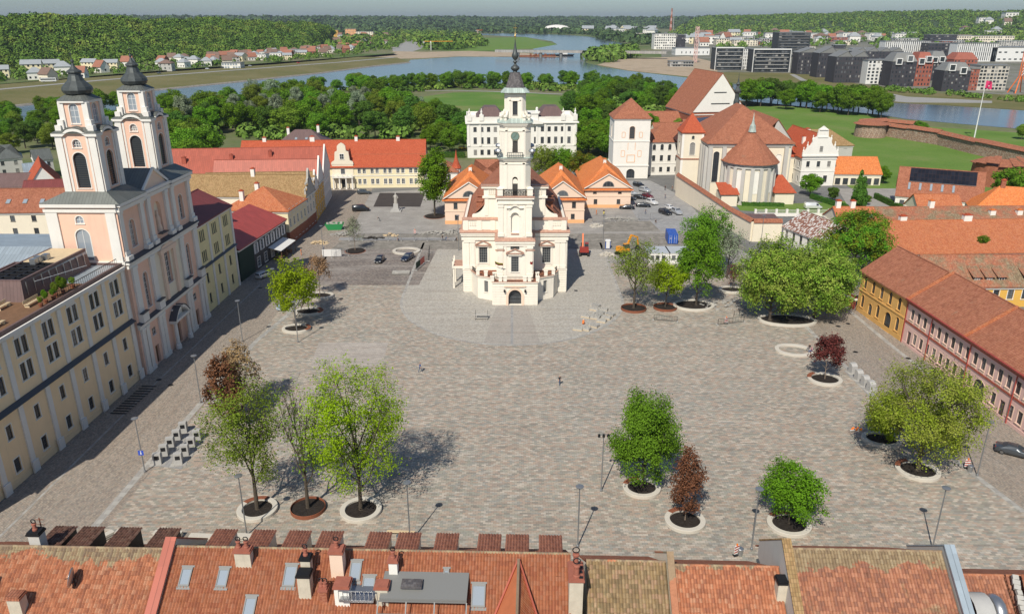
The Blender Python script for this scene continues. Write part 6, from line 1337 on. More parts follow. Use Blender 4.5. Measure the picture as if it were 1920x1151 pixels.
def skylight(r,zr,x,d,w=1.0,l=1.55,pit=.72,glass='glassb'):
    y,z=onroof(d,zr,pit); s=link('skylight',None,r,(x,y,z)); s.rotation_euler=(math.atan(pit),0,0)
    mb=MB(); 
    for a in ((-w/2,-l/2,-w/2+.1,l/2),(w/2-.1,-l/2,w/2,l/2),(-w/2+.1,-l/2,w/2-.1,-l/2+.12),(-w/2+.1,l/2-.2,w/2-.1,l/2)): mb.box(a[0],a[1],.02,a[2],a[3],.24)
    mb.build('frame',M['framegr'],s); mb=MB(); mb.box(-w/2-.12,-l/2-.25,.05,w/2+.12,-l/2,.12); mb.box(-w/2-.1,l/2,.05,w/2+.1,l/2+.15,.16); mb.build('flashing',M['framegr'],s)
    mb=MB(); mb.face([(-w/2+.1,-l/2+.12,.19),(w/2-.1,-l/2+.12,.19),(w/2-.1,l/2-.2,.19),(-w/2+.1,l/2-.2,.19)]); mb.build('glass',M[glass],s)
# positions along the strip: measured world x of the party walls at the ridge
zr=13.6
r1,_=nearroof('old roof of orange pantiles with a satellite dish, at the left of the near row',-52.5,-31.0,zr,YR,9,'g_orange',seed=1)
r1b,_=nearroof('brown mossy roof at the far left end of the near row',-66,-52.8,12.6,YR+.6,9,'g_brown',seed=2)
r2,_=nearroof('red brown roof with skylights and a pointed gable in the middle of the near row',-30.6,5.2,zr+.3,YR,9,'g_red',seed=3,holes=((13.5,20.5,3.1,13),(20.0,27.0,3.4,13)) and ())
r3,_=nearroof('tan mossy roof between two party walls right of the tall double chimney',6.6,13.6,zr-.3,YR,9,'g_tan',seed=4)
r4,_=nearroof('orange roof between the tan roof and the grey gable wall',14.4,23.6,zr-.6,YR,9,'g_orange',seed=5)
r5,_=nearroof('taller patchy roof of red and tan tiles between grey gable and blue flashing',24.4,37.6,zr+1.0,YR+.3,9.3,'g_mix',seed=6)
r6,_=nearroof('patchy roof at the right end of the near row behind the curved vent pipe',38.6,43.2,zr-1.0,YR,9,'g_mix',seed=7)
r7,_=nearroof('old red tiled roof with a mossy stepped hip in the near right corner',43.4,64,zr-1.0,YR,9,'g_mix',seed=8)
def party(label,x,zr,m,w=.7,h=.45,wm='cream',pit=.72,run=9):
    r=thing('party_wall',label,'wall',(x,YR,0)); mb=MB()
    mb.slab([(-w/2,-run,zr-run*pit+h),(w/2,-run,zr-run*pit+h),(w/2,.25,zr+h+.15),(-w/2,.25,zr+h+.15)],.15); mb.slab([(w/2,run*.6,zr-run*.6*pit+h),(-w/2,run*.6,zr-run*.6*pit+h),(-w/2,.25,zr+h+.15),(w/2,.25,zr+h+.15)],.15); mb.build('coping',M[m],r)
    mb=MB(); e=w/2-.08; xslab(mb,[(-run,zr-run*pit+h-.16),(-run,zr-run*pit-1),(run*.6,zr-run*.6*pit-1),(run*.6,zr-run*.6*pit+h-.16),(.25,zr+h-.01)][::1],-e,e); mb.build('wall_face',M[wm],r); return r
party('pinkish red metal party wall between the orange roof and the skylight roof',-30.7,zr+.35,'mredp',1.0,.55)
party('mossy orange tiled party wall right of the tan roof',14.0,zr-.1,'g_orange',.6,.5)
pw=party('grey rendered gable wall standing above the orange roof, topped with old tiles',24.0,zr+1.2,'tilem',.8,.7,'grey')
party('party wall capped with pale blue metal right of the tall patchy roof',38.1,zr+1.0,'mgrey',.9,.6,'grey')
# skylights and roof furniture of the long red brown roof (local x from -30.6)
for x,d,w,l in ((2.0,2.0,.95,1.5),(5.3,2.0,.95,1.5),(11.2,1.8,1.1,1.75),(8.2,3.8,1.0,1.6),(16.9,1.4,1.0,1.6),(18.2,2.2,1.1,1.2),(27.8,2.8,1.2,1.8),(24.9,1.4,.5,.6)): skylight(r2,zr+.3,x,d,w,l)
skylight(r1,zr,15.4,4.9,1.0,1.2)
def pot(parent,x,y,z,h=1.0,r=.22,m='cap'):
    mb=MB(); mb.lathe([(r*1.3,z),(r*1.3,z+.12),(r,z+.2),(r*.9,z+h*.55),(r*1.25,z+h*.62),(r*1.25,z+h*.7),(r*.8,z+h*.74)],12,(x,y)); mb.build('chimney_pot',M[m],parent)
    mb=MB(); n=14; mb.tube([(x+r*1.2*cos(2*PI*i/n),y,z+h*.95+r*1.2*sin(2*PI*i/n)) for i in range(n+1)],.045,5); mb.build('cowl',M['iron'],parent)
def stack(label,x,y,z0,w,d,h,m='cream',cap='cap',pots=1):
    r=thing('chimney_stack',label,'chimney',(x,y,z0)); mb=MB(); mb.box(-w/2,-d/2,0,w/2,d/2,h); mb.build('shaft',M[m],r)
    mb=MB(); mb.box(-w/2-.12,-d/2-.12,h,w/2+.12,d/2+.12,h+.16); mb.box(-w/2-.03,-d/2-.03,h+.16,w/2+.03,d/2+.03,h+.3); mb.build('cap',M[cap],r)
    for i in range(pots): pot(r,0 if pots==1 else -w*.25+w*.5*i,0,h+.3,.9,.16,cap)
    return r
r=thing('television_aerial','thin rusty television aerial beside the grey chimney at the left','aerial',(-43.2,YR+1.2,12)); mb=MB(); mb.beam((0,0,0),(0,0,3.6),.07); 
for z in (2.4,2.9,3.4): mb.beam((-.4,0,z),(.4,0,z),.04)
mb.build('mast',M['corten'],r)
r=thing('satellite_dish','pale grey satellite dish seen edge-on on the old orange roof','satellite dish',(-38.3,YR-2.6,11.9)); mb=MB(); mb.smooth=True
mb.lathe([(.02,0),(.35,.03),(.6,.1),(.8,.19),(.8,.22),(.6,.13),(.02,.04)],20); o=mb.build('dish',M['steel'],r,smooth=True); o.rotation_euler=(R(15),R(-78),0); o.location=(0,0,.8)
mb=MB(); mb.beam((0,0,-.6),(.05,0,.7),.09); mb.beam((0,0,.8),(-.7,-.1,.7),.05); mb.build('bracket',M['iron'],r)
# grey metal dormer with terrace
r=thing('roof_terrace','dark grey metal dormer roof and terrace with steel railings and stacked boards','terrace',(-12.6,YR+1.9,1.3))
mb=MB(); mb.slab([(1.5,-6.0,11.3),(8.9,-6.0,11.3),(8.9,-3.4,11.75),(1.5,-3.4,11.75)],.25); mb.build('metal_roof',M['slatem'] if 'slatem' in M else M['framegr'],r)
mb=MB(); mb.box(1.8,-5.8,8,8.7,-4.2,11.0,'lrb'); mb.build('dormer_wall',M['tilebr'],r); mb=MB(); mb.box(3.2,-5.3,11.62,5.0,-4.3,11.8); mb.box(3.5,-5.2,11.8,4.9,-4.4,11.84); mb.build('hatch',M['slate'],r)
mb=MB(); mb.box(1.6,-8.8,8.0,8.8,-5.9,8.2); mb.build('deck',M['wood'],r); mb=MB()
for z in (9.2,9.8,10.4,11.1): mb.beam((1.4,-6.1-(11.1-z)*.9,z),(8.9,-6.1-(11.1-z)*.9,z),.08)
for x in (1.4,3.8,6.2,8.9): mb.beam((x,-6.1,11.1),(x,-8.6,8.2),.1)
mb.build('railing',M['framegr'],r)
mb=MB()
for i in range(9): x=2.2+i*.55; mb.beam((x,-8.2+.1*(i%3),8.3),(x+.9-.3*(i%2),-6.8,9.0+.1*(i%3)),.28,.1)
mb.build('stacked_boards',M['woodl'],r)
r=thing('steel_stair','open steel stair and landing between two chimneys left of the grey terrace','stair',(-13.6,YR-3.0,1.6)); mb=MB()
mb.box(-.9,-1.2,10.6,2.0,1.0,10.75); 
for k in range(7): mb.box(-.5,-2.6-.25*k,10.2-.3*k,1.6,-2.4-.25*k,10.26-.3*k)
mb.build('treads',M['steel'],r); mb=MB(); rail(mb,(-.9,-1.2,10.7),(2.0,-1.2,10.7),1.0,.35,.04); mb.build('railing',M['steel'],r)
# pointed cross gable
r=thing('cross_gable','steep pointed orange gable roof cutting through the red brown roof','roof',(.6,YR,0)); mb=MB()
A=V(0,-1.2,13.4); L1=V(-4.3,-9.2,7.2); M1=V(0,-9.2,13.2)
mb.slab([(-4.6,-9.4,7.7),(.0,-9.4,12.9),(0,-.8,13.75)],.15); mb.build('rendered_slope',plaster('orange_painted_slope',(.50,.16,.07),var=.15,scale=1),r)
mb=MB(); sl=V(4.3,8.2,0); u=(V(3.6,-9.0,8.2)-V(0,-9.0,12.9)); tiles(mb,(3.3,-9.3,8.9),(-.0,1,0),(-3.3,0,4.2),3,5.2,seed=21); mb.f.clear(); mb.v.clear(); mb.mi.clear(); mb.sm.clear()
mb.slab([(0,-9.4,12.9),(3.7,-9.4,8.6),(0,-.8,13.75)],.12); mb.build('tiled_slope',M['tile'],r)
mb=MB(); mb.beam((-4.6,-9.4,7.85),(0,-.8,13.95),.15); mb.beam((0,-.8,13.95),(3.7,-9.4,8.75),.15); mb.build('ridge_flashing',M['mredp'],r)
mb=MB(); mb.beam((0,-9.4,12.98),(0,-.8,13.9),.22); mb.build('ridge_tiles',M['g_orange'],r)
r=thing('flat_hatch','small black framed roof hatch with red surround beside the tall double chimney','hatch',(4.2,YR-3.9,10.3)); mb=MB(); mb.box(-1.3,-.8,0,1.3,.8,.7); mb.build('surround',M['mred'],r); mb=MB(); mb.box(-1.0,-.6,.7,1.0,.6,.78); mb.build('lid',M['glass'],r)
r=thing('stair_hood','large curved grey metal vent hood with a ribbed pipe beside the blue party wall','vent',(39.0,YR-2.6,8.9)); mb=MB(); mb.smooth=True
rows=[]
for k in range(9):
    a=PI*k/8; rows.append([(-.1+x*.1,-1.6*cos(a)*1.0,2.2+1.5*sin(a)) for x in (0,16)])
mb.grid(rows); mb.smooth=False
mb.build('hood',M['conc'],r,smooth=True); mb=MB(); mb.smooth=True; pts=[(2.2,-.8,-2),(2.2,-.8,2.2)]+[(2.2,-.8+.8*(1-cos(a)),2.2+.9*sin(a)) for a in (.4,.8,1.2,1.6,2.0,2.6)]; pr=[]
mb.tube(pts,[.62]*len(pts),16); mb.build('ribbed_pipe',M['steel'],r,smooth=True)
mb=MB(); mb.box(-.1,-1.6,-2,1.5,1.6,2.2,'lrf'); mb.build('hood_wall',M['conc'],r)
r=thing('round_dormer','small arched tiled dormer low on the orange roof left of the grey gable wall','dormer',(21.6,YR-7.9,7.8)); mb=MB()
for k in range(8):
    a,c=PI*k/8,PI*(k+1)/8; mb.face([(1.5*cos(a),-1.3,1.0*sin(a)),(1.5*cos(a),1.6,1.4*sin(a)),(1.5*cos(c),1.6,1.4*sin(c)),(1.5*cos(c),-1.3,1.0*sin(c))])
mb.build('curved_roof',M['tileo'],r)
r=thing('stepped_hip','mossy grey stepped hip tiles running down the roof in the near right corner','hip tiles',(43.9,YR-.4,0.25)); mb=MB(); rg=random.Random(9)
for k in range(17):
    t=k/17; a=V(-.1-.8*t,-.1-5.5*t,12.8-3.9*t); mb.beam(a,a+V(-.06+rg.uniform(-.08,.08),-.30,-.2),.5+rg.uniform(-.1,.1),.3)
mb.build('hip_tiles',M['stone'],r)
mb=MB(); tiles(mb,(-.6,-6.6,8.25),(1,0,0),(.12,.8,.58),5.5,8,seed=41); mb.build('hip_slope',M['g_red'],r)
r=thing('tiled_dormer','dormer with an open window and a tiled hood on the brown roof at the left','dormer',(-44.6,YR-5.2,0)); mb=MB(); mb.slab([(-3.4,-3,9.2),(.6,-3.4,9.0),(-.8,2.4,13.0),(-3.2,2.6,13.0)],.15); mb.build('roof',M['g_brown'],r)
mb=MB(); mb.box(-2.2,-3.6,8.4,.2,-3.2,9.6); mb.build('open_window',M['framegr'],r)
# dark tiled hood at the foot of the long roof
r=thing('lean_to_roof','dark brown tiled lean-to roof in front of the skylight roof','roof',(-31.0,YR-2.9,1.6)); mb=MB(); tiles(mb,(-.5,-3.2,7.6),(1,0,0),(.0,.86,.5),9.0,3.6,seed=31); mb.build('tiles',M['g_brown'],r); mb=MB(); mb.slab([(-.5,-3.2,7.55),(8.5,-3.2,7.55),(8.5,-.1,9.35),(-.5,-.1,9.35)],.15); mb.build('deck',M['black'],r)
# dormers of the far slope: tops peep over the ridge
xs=[(-43,'g_brown'),(-40.3,'g_brown'),(-36.7,'g_brown'),(-32.9,'g_brown')]+[(x,'g_red') for x in (-27.4,-23.7,-20.3,-17.2,-12.6,-9.8,-6.2,-2.2,.4,3.5)]
for i,(x,m) in enumerate(xs):
    r=thing('street_dormer',('dark brown' if m=='g_brown' else 'red brown')+' tiled dormer peeping over the ridge towards the square','dormer',(x,YR+3.2,0),0,'red brown dormers on the far slope')
    if x<-29: r['label']='dark brown tiled dormer peeping over the old orange roof'; r['group']='brown dormers on the far slope'
    mb=MB(); w=1.1; tiles(mb,(-w,-2.2,12.75),(1,0,0),(0,1,-.04),2*w,3.0,seed=i,tl=.4); mb.build('dormer_roof',M['g_brown'] if m=='g_brown' else M['g_drk'],r); mb=MB(); mb.box(-w+.1,-2.1,10,w-.1,.6,12.65); mb.build('dormer_cheeks',M['cream'] if x>-29 else M['black'],r)

_rot=R(-1.7)
for o in [o for o in bpy.data.objects if o not in _before and o.parent is None]:    # the row stands slightly askew to the square
    x,y=o.location.x*.925,o.location.y-YR; o.location.x=x*cos(_rot)-y*sin(_rot); o.location.y=YR+x*sin(_rot)+y*cos(_rot)
    o.rotation_euler.z+=_rot; o.scale.x*=.925

def stackp(label,px,py,zt,w,d,h,m='chim',cap='cap',pots=1,ph=.9):
    w*=.86; d*=.86; p=G(px,py,zt); r=thing('chimney_stack',label,'chimney',(p.x,p.y,zt-h-.3),_rot); mb=MB(); mb.box(-w/2,-d/2,-1.5,w/2,d/2,h); mb.build('shaft',M[m],r)
    mb=MB(); mb.box(-w/2-.1,-d/2-.1,h,w/2+.1,d/2+.1,h+.16); mb.box(-w/2-.03,-d/2-.03,h+.16,w/2+.03,d/2+.03,h+.3); mb.build('cap',M[cap],r)
    for i in range(pots): pot(r,0 if pots==1 else -w*.25+w*.5*i,0,h+.3,ph,.16,'cap')
    return r
stackp('low wide cream chimney with two round cowls on the ridge beside the skylights',455,1026,14.7,1.5,.8,1.2,pots=2)
stackp('brick chimney with a dark top standing on the ridge by the third skylight',573,1040,14.7,.9,.8,2.2,cap='iron')
stackp('tall cream chimney with a grey top in front of the third skylight',570,1070,14.0,1.15,1.0,3.6,cap='iron',pots=0)
stackp('pale pink chimney with a dark pot on the ridge left of the fifth skylight',631,1026,15.2,1.2,1.1,2.2,'peach')
stackp('broad white chimney with a brick red cap left of the steel stair',642,1089,13.3,1.35,1.3,3.5,'white',pots=0)
stackp('cream chimney with a brick red cap at the corner of the grey terrace roof',716,1092,13.3,1.15,1.0,3.9,pots=0)
stackp('small white chimney with a brick red pot on the ridge above the square hatch',737,1045,14.4,.8,.7,1.5,'white')
stackp('pale chimney with a tiled cap at the foot of the far left roof',28,1112,12.4,1.2,1.0,3.2,cap='tilebr',pots=0)
stackp('grey weathered chimney stack beside an aerial at the far left of the ridge',66,993,14.8,1.1,1.0,5.2,'grey','iron')
stackp('pale chimney with a black top against the grey gable wall',1468,1083,13.4,.95,1.0,4.3,cap='iron',pots=0)
c=stackp('tall pale double chimney with two iron cowls beside the tan roof',1080,1068,14.6,1.25,2.4,6.2,pots=0)
for y in (-.7,.6): pot(c,0,y,6.5,1.5,.22,'cap')
for i in range(3): mb=MB(); mb.box(.2,-1+.6*i,6.52,.5,-.75+.6*i,6.56); mb.build('vent_slot',M['black'],c)
stackp('thin brick chimney with two pots behind the broad white chimney',606,1098,12.9,.7,.7,2.6,'brick',pots=2,ph=.6)
# ---------------------------------------------------------------- trees of the parks (each its own crown and trunk)
M['lf_green']=leafm('fresh_green_leaves',(.14,.28,.016),.35,.38,hue=.015)
M['lf_mid']=leafm('mid_green_leaves',(.14,.26,.02),.35,.38,hue=.015)
M['lf_dark']=leafm('dark_green_leaves',(.09,.175,.025),.35,.3,hue=.015)
M['lf_olive']=leafm('olive_green_leaves',(.19,.27,.03),.35,.38,hue=.015)
M['lf_silver']=leafm('silvery_green_leaves',(.26,.32,.20),.35,.3)
M['lf_lime']=leafm('yellow_green_leaves',(.29,.43,.014),.35,.42,hue=.015)
M['lf_chest']=leafm('chestnut_leaves_with_blossom',(.19,.29,.03),.4,.3,tone=(.33,.38,.07))
M['lf_red']=leafm('dark_red_leaves',(.15,.055,.035),.5,.25)
M['lf_redtan']=leafm('reddish_tan_leaves',(.31,.19,.11),.4,.3)
M['lf_orange']=leafm('green_and_orange_leaves',(.13,.27,.02),.4,.35,tone=(.24,.24,.02))
M['lf_blos']=leafm('white_blossom_and_green_leaves',(.25,.33,.03),.4,.38,tone=(.36,.40,.07))
M['bark']=plaster('grey_brown_bark',(.085,.068,.052),.9,.3,3,12,.6)
M['barkl']=plaster('pale_bark',(.22,.17,.13),.9,.25,3,12,.5)
def crown_mesh(name,m,seed,ncl=42,per=210,ls=.042,shape='round',fill=.35):
    rng=np.random.default_rng(seed); c=[]
    while len(c)<ncl:
        p=rng.uniform(-1,1,3); r=np.linalg.norm(p)
        if r>1 or r<.35: continue
        if shape=='cone' and math.hypot(p[0],p[1])>(.95-(p[2]+1)/2*.85)+.05: continue
        if shape=='col' and abs(p[2])>.9: continue
        c.append(p*.74)
    c=np.array(c); cr=rng.uniform(.2,.36,ncl)*(.8 if shape=='cone' else 1); P=[];N=[]
    for q,r in zip(c,cr):
        d=rng.normal(0,1,(per,3)); d[:,2]+=.25; d/=np.linalg.norm(d,axis=1,keepdims=True); k=rng.uniform(.7,1.0,(per,1)); k=np.where(rng.uniform(0,1,(per,1))<fill,rng.uniform(.2,1.12,(per,1)),k)
        P.append(q+d*r*k*np.array([1,1,.82])); N.append(d)
    P=np.concatenate(P);N=np.concatenate(N); v=leafquads(P,N,ls*rng.uniform(.6,1.4,len(P)),rng)
    return quadmesh(name,v,M[m])
def trunk_mesh(seed,top=.55):
    rg=random.Random(seed); mb=MB(); mb.tube([(0,0,0),(.01,.01,top*.5),(rg.uniform(-.03,.03),rg.uniform(-.03,.03),top)],[.055,.038,.03],7)
    for k in range(6):
        a=k*1.05+rg.random(); r=rg.uniform(.3,.5); h=top+rg.uniform(-.15,.1); mb.tube([(0,0,h-.05),(r*.45*cos(a),r*.45*sin(a),h+.12),(r*cos(a),r*sin(a),h+.3)],[.02,.014,.006],5)
    mb.tube([(0,0,top),(.02,0,.85)],[.03,.006],5)
    return mesh_of(mb.v,mb.f,'trunk',M['bark'])
TRK=[trunk_mesh(i) for i in range(3)]
KIND={'green':('lf_green','bright green broadleaf tree'),'mid':('lf_mid','mid green leafy tree'),'dark':('lf_dark','dark green dense tree'),'olive':('lf_olive','olive brown tree in young leaf'),'silver':('lf_silver','tall silvery grey poplar')}
CR={k:[crown_mesh('crown',m,i*7+len(k),shape='col' if k=='silver' else 'round') for i in range(3)] for k,(m,_) in KIND.items()}
def ptree(x,y,r,h,kind,label,group,rg,name='park_tree',clear=.14):
    t=thing(name,label,'tree',(x,y,0),rg.uniform(0,6.28),group); hc=h*(1-clear)
    c=link('crown',rg.choice(CR[kind]),t,(0,0,h*clear+hc/2)); c.scale=(r,r*rg.uniform(.9,1.1),hc/2)
    k=link('trunk',rg.choice(TRK),t); k.scale=(h*.45,h*.45,h*.9); return t
def grove(poly,n,mind,hr,kinds,where,seed,asp=.50,name='park_tree',avoid=None):
    rg=random.Random(seed); P=[tuple(G(*p).xy) for p in poly]; pts=scatter(P,n,rg,mind,avoid)
    for x,y in pts:
        k=rg.choice(kinds); h=rg.uniform(*hr); h=h*1.25 if k=='silver' else h; r=h*asp*rg.uniform(.85,1.15)*(.6 if k=='silver' else 1)
        ptree(x,y,r,h,k,KIND[k][1]+' '+where,KIND[k][1]+'s '+where,rg,name)
g3=['green','green','mid','mid','dark','olive']
grove([(310,252),(470,262),(800,262),(872,262),(872,242),(770,224),(720,200),(560,190),(400,206),(310,215)],96,8.4,(12,17),g3+['silver'],'in the park left of the lawn',21)
grove([(700,184),(760,172),(850,167),(1050,167),(1120,172),(1270,184),(1260,176),(1100,163),(850,159),(640,172)],50,9,(10,15),['green','mid','mid','dark','dark'],'along the far edge of the lawn',23)
grove([(1060,212),(1100,270),(1145,262),(1145,215),(1265,215),(1280,190),(1180,176),(1080,178),(1110,196)],50,8.5,(11,16),['green','mid','dark','dark'],'between the lawn and the seminary',24)
grove([(1090,268),(1145,270),(1145,300),(1090,300)],10,6.5,(10,14),['green','mid'],'right of the white palace',25)
grove([(0,222),(100,218),(215,205),(300,208),(305,250),(0,252)],30,10,(10,15),g3,'beside the river at the left',26)
grove([(310,262),(390,250),(400,330),(365,345),(320,330)],10,7,(13,18),['mid','dark','mid','olive'],'behind the twin tower church',27)
grove([(0,260),(110,260),(110,292),(0,296)],9,9,(9,13),['mid','olive','dark'],'behind the houses at the far left',28)
grove([(1395,202),(1500,208),(1660,226),(1640,213),(1520,196),(1400,189)],34,7,(13,19),['green','mid','dark','mid'],'on the near bank of the right river',29)
grove([(480,180),(700,163),(720,180),(560,190),(480,200)],14,9,(11,15),['olive','green','mid'],'near the river behind the park',30)
grove([(810,290),(872,290),(872,268),(800,268)],7,9,(10,14),['mid','green'],'by the car park left of the palace',31)
mass('park_undergrowth',[(310,252),(470,262),(860,262),(872,226),(760,214),(720,196),(560,190),(400,206),(310,215)],260,3,5,.8,M['forestl'],'shrubs and saplings filling the gaps between the park trees',44)
mass('bank_undergrowth',[(1060,212),(1100,250),(1145,240),(1265,205),(1280,190),(1180,176),(1080,178)],150,3,5,.8,M['forestl'],'shrubs under the trees between the lawn and the seminary',45)
mass('lawn_edge_undergrowth',[(640,172),(850,161),(1100,164),(1270,178),(1260,184),(1100,174),(850,166),(700,182)],150,3,4.5,.7,M['forest'],'hedge of shrubs under the trees along the far edge of the lawn',46)
rg=random.Random(77)
for px,py,r,h,k,lab in ((1518,368,4.2,8,'green','round bright green tree in front of the white baroque house'),(1655,345,3,6.5,'green','small bright green tree beside the orange outbuilding'),(1890,378,7,11,'mid','large bushy tree at the right edge below the castle tower'),(1925,372,6,10,'olive','olive tree at the extreme right edge'),(1330,262,5,13,'mid','dark green tree growing inside the monastery yard'),(1215,270,6,15,'green','bright green tree behind the school wing'),(1270,268,5,12,'mid','mid green tree behind the seminary roof'),(1360,192,6,14,'olive','bare looking olive tree beside the white gable'),(1725,250,4.5,6.5,'mid','bushy round tree growing beside the castle wall'),(1915,262,4,8,'olive','small tree on the river bank at the right edge'),(1560,378,2.5,5,'dark','dark shrub beside the conifer'),(1620,385,2.2,4,'mid','low green shrub right of the conifer')):
    p=G(px,py); ptree(p.x,p.y,r,h,k,lab,None,rg,'garden_tree',.12)
cm=crown_mesh('crown','lf_dark',91,60,110,.05,'cone'); p=G(1608,391); t=thing('conifer','tall dark conifer in the monastery garden','tree',(p.x,p.y,0)); c=link('crown',cm,t,(0,0,6.3)); c.scale=(3.6,3.6,7.2); k=link('trunk',TRK[0],t); k.scale=(4,4,9)
for px,py,h,r in ((1725,505,2.2,1.6),):
    p=G(1844,450,9.4); t=thing('roof_shrub','small green shrub growing on the roof gutter of the dormered building','shrub',(122.0*.0+p.x,p.y,p.z-1)); c=link('foliage',CR['mid'][0],t,(0,0,1)); c.scale=(1.6,1.2,1.1)
# ---------------------------------------------------------------- trees on the square, grown limb by limb
def ell_rand(rg): 
    while True:
        p=Vector((rg.uniform(-1,1),rg.uniform(-1,1),rg.uniform(-1,1)))
        if p.length<1: return p
def grow(seed,H,th,rx,nl,ls,leaf,bark='bark',limbs=8,subs=7,twigs=6,tr=.2,shape='round',bias=0,spread=.35,split=False,clump=None):
    """H total height, th clear trunk, rx crown radius, nl leaves, ls leaf size"""
    rg=random.Random(seed); rng=np.random.default_rng(seed); mb=MB(); rz=(H-th)/2; cz=th+rz
    def E(p):
        w=1.0
        if shape=='egg': w=1.05-.45*max(0,p.z)
        if shape=='cone': w=1.05-.75*(p.z+1)/2
        if shape=='vase': w=.72+.35*(p.z+1)/2
        return Vector((p.x*rx*w,p.y*rx*w,cz+p.z*rz))
    lean=Vector((rg.uniform(-.3,.3),rg.uniform(-.3,.3),0)); top=Vector((lean.x,lean.y,th+rz*1.1))
    mb.tube([(0,0,-.05),(0,0,.25),(lean.x*.3,lean.y*.3,th*.7),(lean.x*.7,lean.y*.7,th+rz*.4),top],[tr*1.55,tr*1.05,tr*.85,tr*.5,tr*.12],9)
    tips=[];tn=[]
    ga=2.39996
    for i in range(limbs):
        z=-.75+1.6*(i+.5)/limbs; rr=math.sqrt(max(.05,1-z*z))*.62; a=i*ga+rg.uniform(-.3,.3)
        e=Vector((rr*cos(a),rr*sin(a),z*.72+.05)); s=Vector((lean.x*.6,lean.y*.6,th*.85+rz*(.05+.75*i/limbs))); eE=E(e); m=(s+eE)/2+Vector((rg.uniform(-.3,.3),rg.uniform(-.3,.3),-.1*rz*(1-i/limbs)))
        mb.tube([s,m,eE],[tr*.42,tr*.28,tr*.15],6)
        for j in range(subs):
            q=e+ell_rand(rg)*.52
            if q.length>.93: q=q.normalized()*rg.uniform(.82,.96)
            s2=m.lerp(eE,rg.uniform(.1,1)); qE=E(q); m2=(s2+qE)/2+Vector((0,0,.06*rz)); mb.tube([s2,m2,qE],[tr*.14,tr*.09,tr*.05],4,False)
            for k in range(twigs):
                w=q+ell_rand(rg)*.27
                if w.length>1.06: w=w.normalized()*rg.uniform(.95,1.06)
                s3=s2.lerp(qE,rg.uniform(.3,1)); wE=E(w); mb.tube([s3,(s3+wE)/2+Vector((0,0,.05)),wE],[tr*.045,tr*.03,.012],3,False)
                tips.append(wE); tn.append(w)
    T=np.array(tips); W_=np.array(tn); n=len(T); wt=np.ones(n)
    if bias: wt=np.clip(1-bias*(W_[:,2]),.05,3)
    wt*=rng.uniform(.3,1.7,n); idx=rng.choice(n,nl,p=wt/wt.sum()); P=T[idx]+rng.normal(0,spread,(nl,3))*np.array([1,1,.8]); N=W_[idx]+rng.normal(0,.3,(nl,3))+np.array([0,0,.35])
    v=leafquads(P,N,ls*rng.uniform(.6,1.35,nl),rng); return mesh_of(mb.v,mb.f,'trunk',M[bark],smooth=False,uv=False),quadmesh('crown',v,M[leaf])
def ringp(x,y,kind,rx,ry,label,rot=0,seat=None,soil=True,w=.62,h=.42):
    r=thing('tree_planter' if soil else 'stone_ring',label,'planter',(x,y,0.01),rot); N=44
    def band(a0,a1,ri,ro,z0,z1,m,nm,n):
        mb=MB(); rows=[]
        for k in range(n+1):
            a=a0+(a1-a0)*k/n; rows.append([((rx+q)*cos(a),(ry+q)*sin(a),z) for q,z in ((ro,z0),(ro,z1-.04),(ro-.04,z1),(ri+.04,z1),(ri,z1-.04),(ri,z0))])
        mb.grid([list(c) for c in zip(*rows)]); mb.face([rows[0][k] for k in range(6)]); mb.face([rows[-1][k] for k in range(6)][::-1]); return mb.build(nm,M[m],r)
    if kind=='stone': band(0,2*PI,0,w,0,h,'rim','rim',N)
    elif kind=='rust': band(0,2*PI,0,.06,0,.5,'corten','rim',N)
    elif kind=='flat': band(0,2*PI,0,.25,0,.05,'corten','rim',N)
    if seat: band(seat[0],seat[1],-.02,w+.02,h+.004,h+.07,'corten' if len(seat)<3 else seat[2],'seat',12)
    if soil:
        mb=MB(); rg=random.Random(int(x*10)); rows=[[(q*rx*cos(2*PI*k/28),q*ry*sin(2*PI*k/28),.18+.12*(1-q)+rg.uniform(-.03,.03)*(q<1)) for k in range(28)] for q in (1,.75,.5,.25,.05)]; mb.grid(rows[::-1],True); mb.build('soil',M['soil'],r)
    return r
def sqtree(px,py,H,th,rx,nl,ls,leaf,label,planter,**k):
    p=G(px,py); H=HZ(H,p.y+1.0); rx=rx/2*(p.y*_c+(55-H*.6)*_s)/1440*1.04; t=thing('tree',label,'tree',(p.x,p.y,.1)); tk,cr=grow(int(px),H,th,rx,nl,ls,leaf,**k); link('trunk',tk,t); link('crown',cr,t)
    if planter: ringp(p.x+planter.get('dx',0),p.y+planter.get('dy',0),planter['k'],planter['rx'],planter['ry'],planter['l'],planter.get('rot',0),planter.get('seat'))
    return t
sqtree(483,957,683,3.6,150,11000,.105,'lf_olive','olive green tree in young leaf, leftmost of the three large near trees',dict(k='stone',rx=1.75,ry=1.75,l='cast stone planter ring around the leftmost near tree',seat=(1.2,2.6)),bias=.5,tr=.26,spread=.45)
sqtree(578,955,681,3.4,118,1100,.13,'lf_olive','almost bare branched tree between the two green near trees',dict(k='rust',rx=2.0,ry=2.0,l='rusty steel planter ring around the bare tree'),subs=9,twigs=9,tr=.24,shape='vase',bark='bark')
sqtree(677,958,666,3.0,178,19575,.11,'lf_lime','bright yellow green tree, rightmost of the three large near trees',dict(k='stone',rx=1.85,ry=1.85,l='cast stone planter ring around the bright yellow green tree'),tr=.26,spread=.5,limbs=10)
sqtree(432,800,660,.8,72,6090,.16,'lf_red','dark red leaved tree behind the leftmost near tree',None,shape='egg',tr=.12,spread=.3)
sqtree(456,768,630,1.0,72,3300,.15,'lf_redtan','reddish tan leaved tree just behind the dark red one at the left',None,shape='egg',tr=.12,spread=.3)
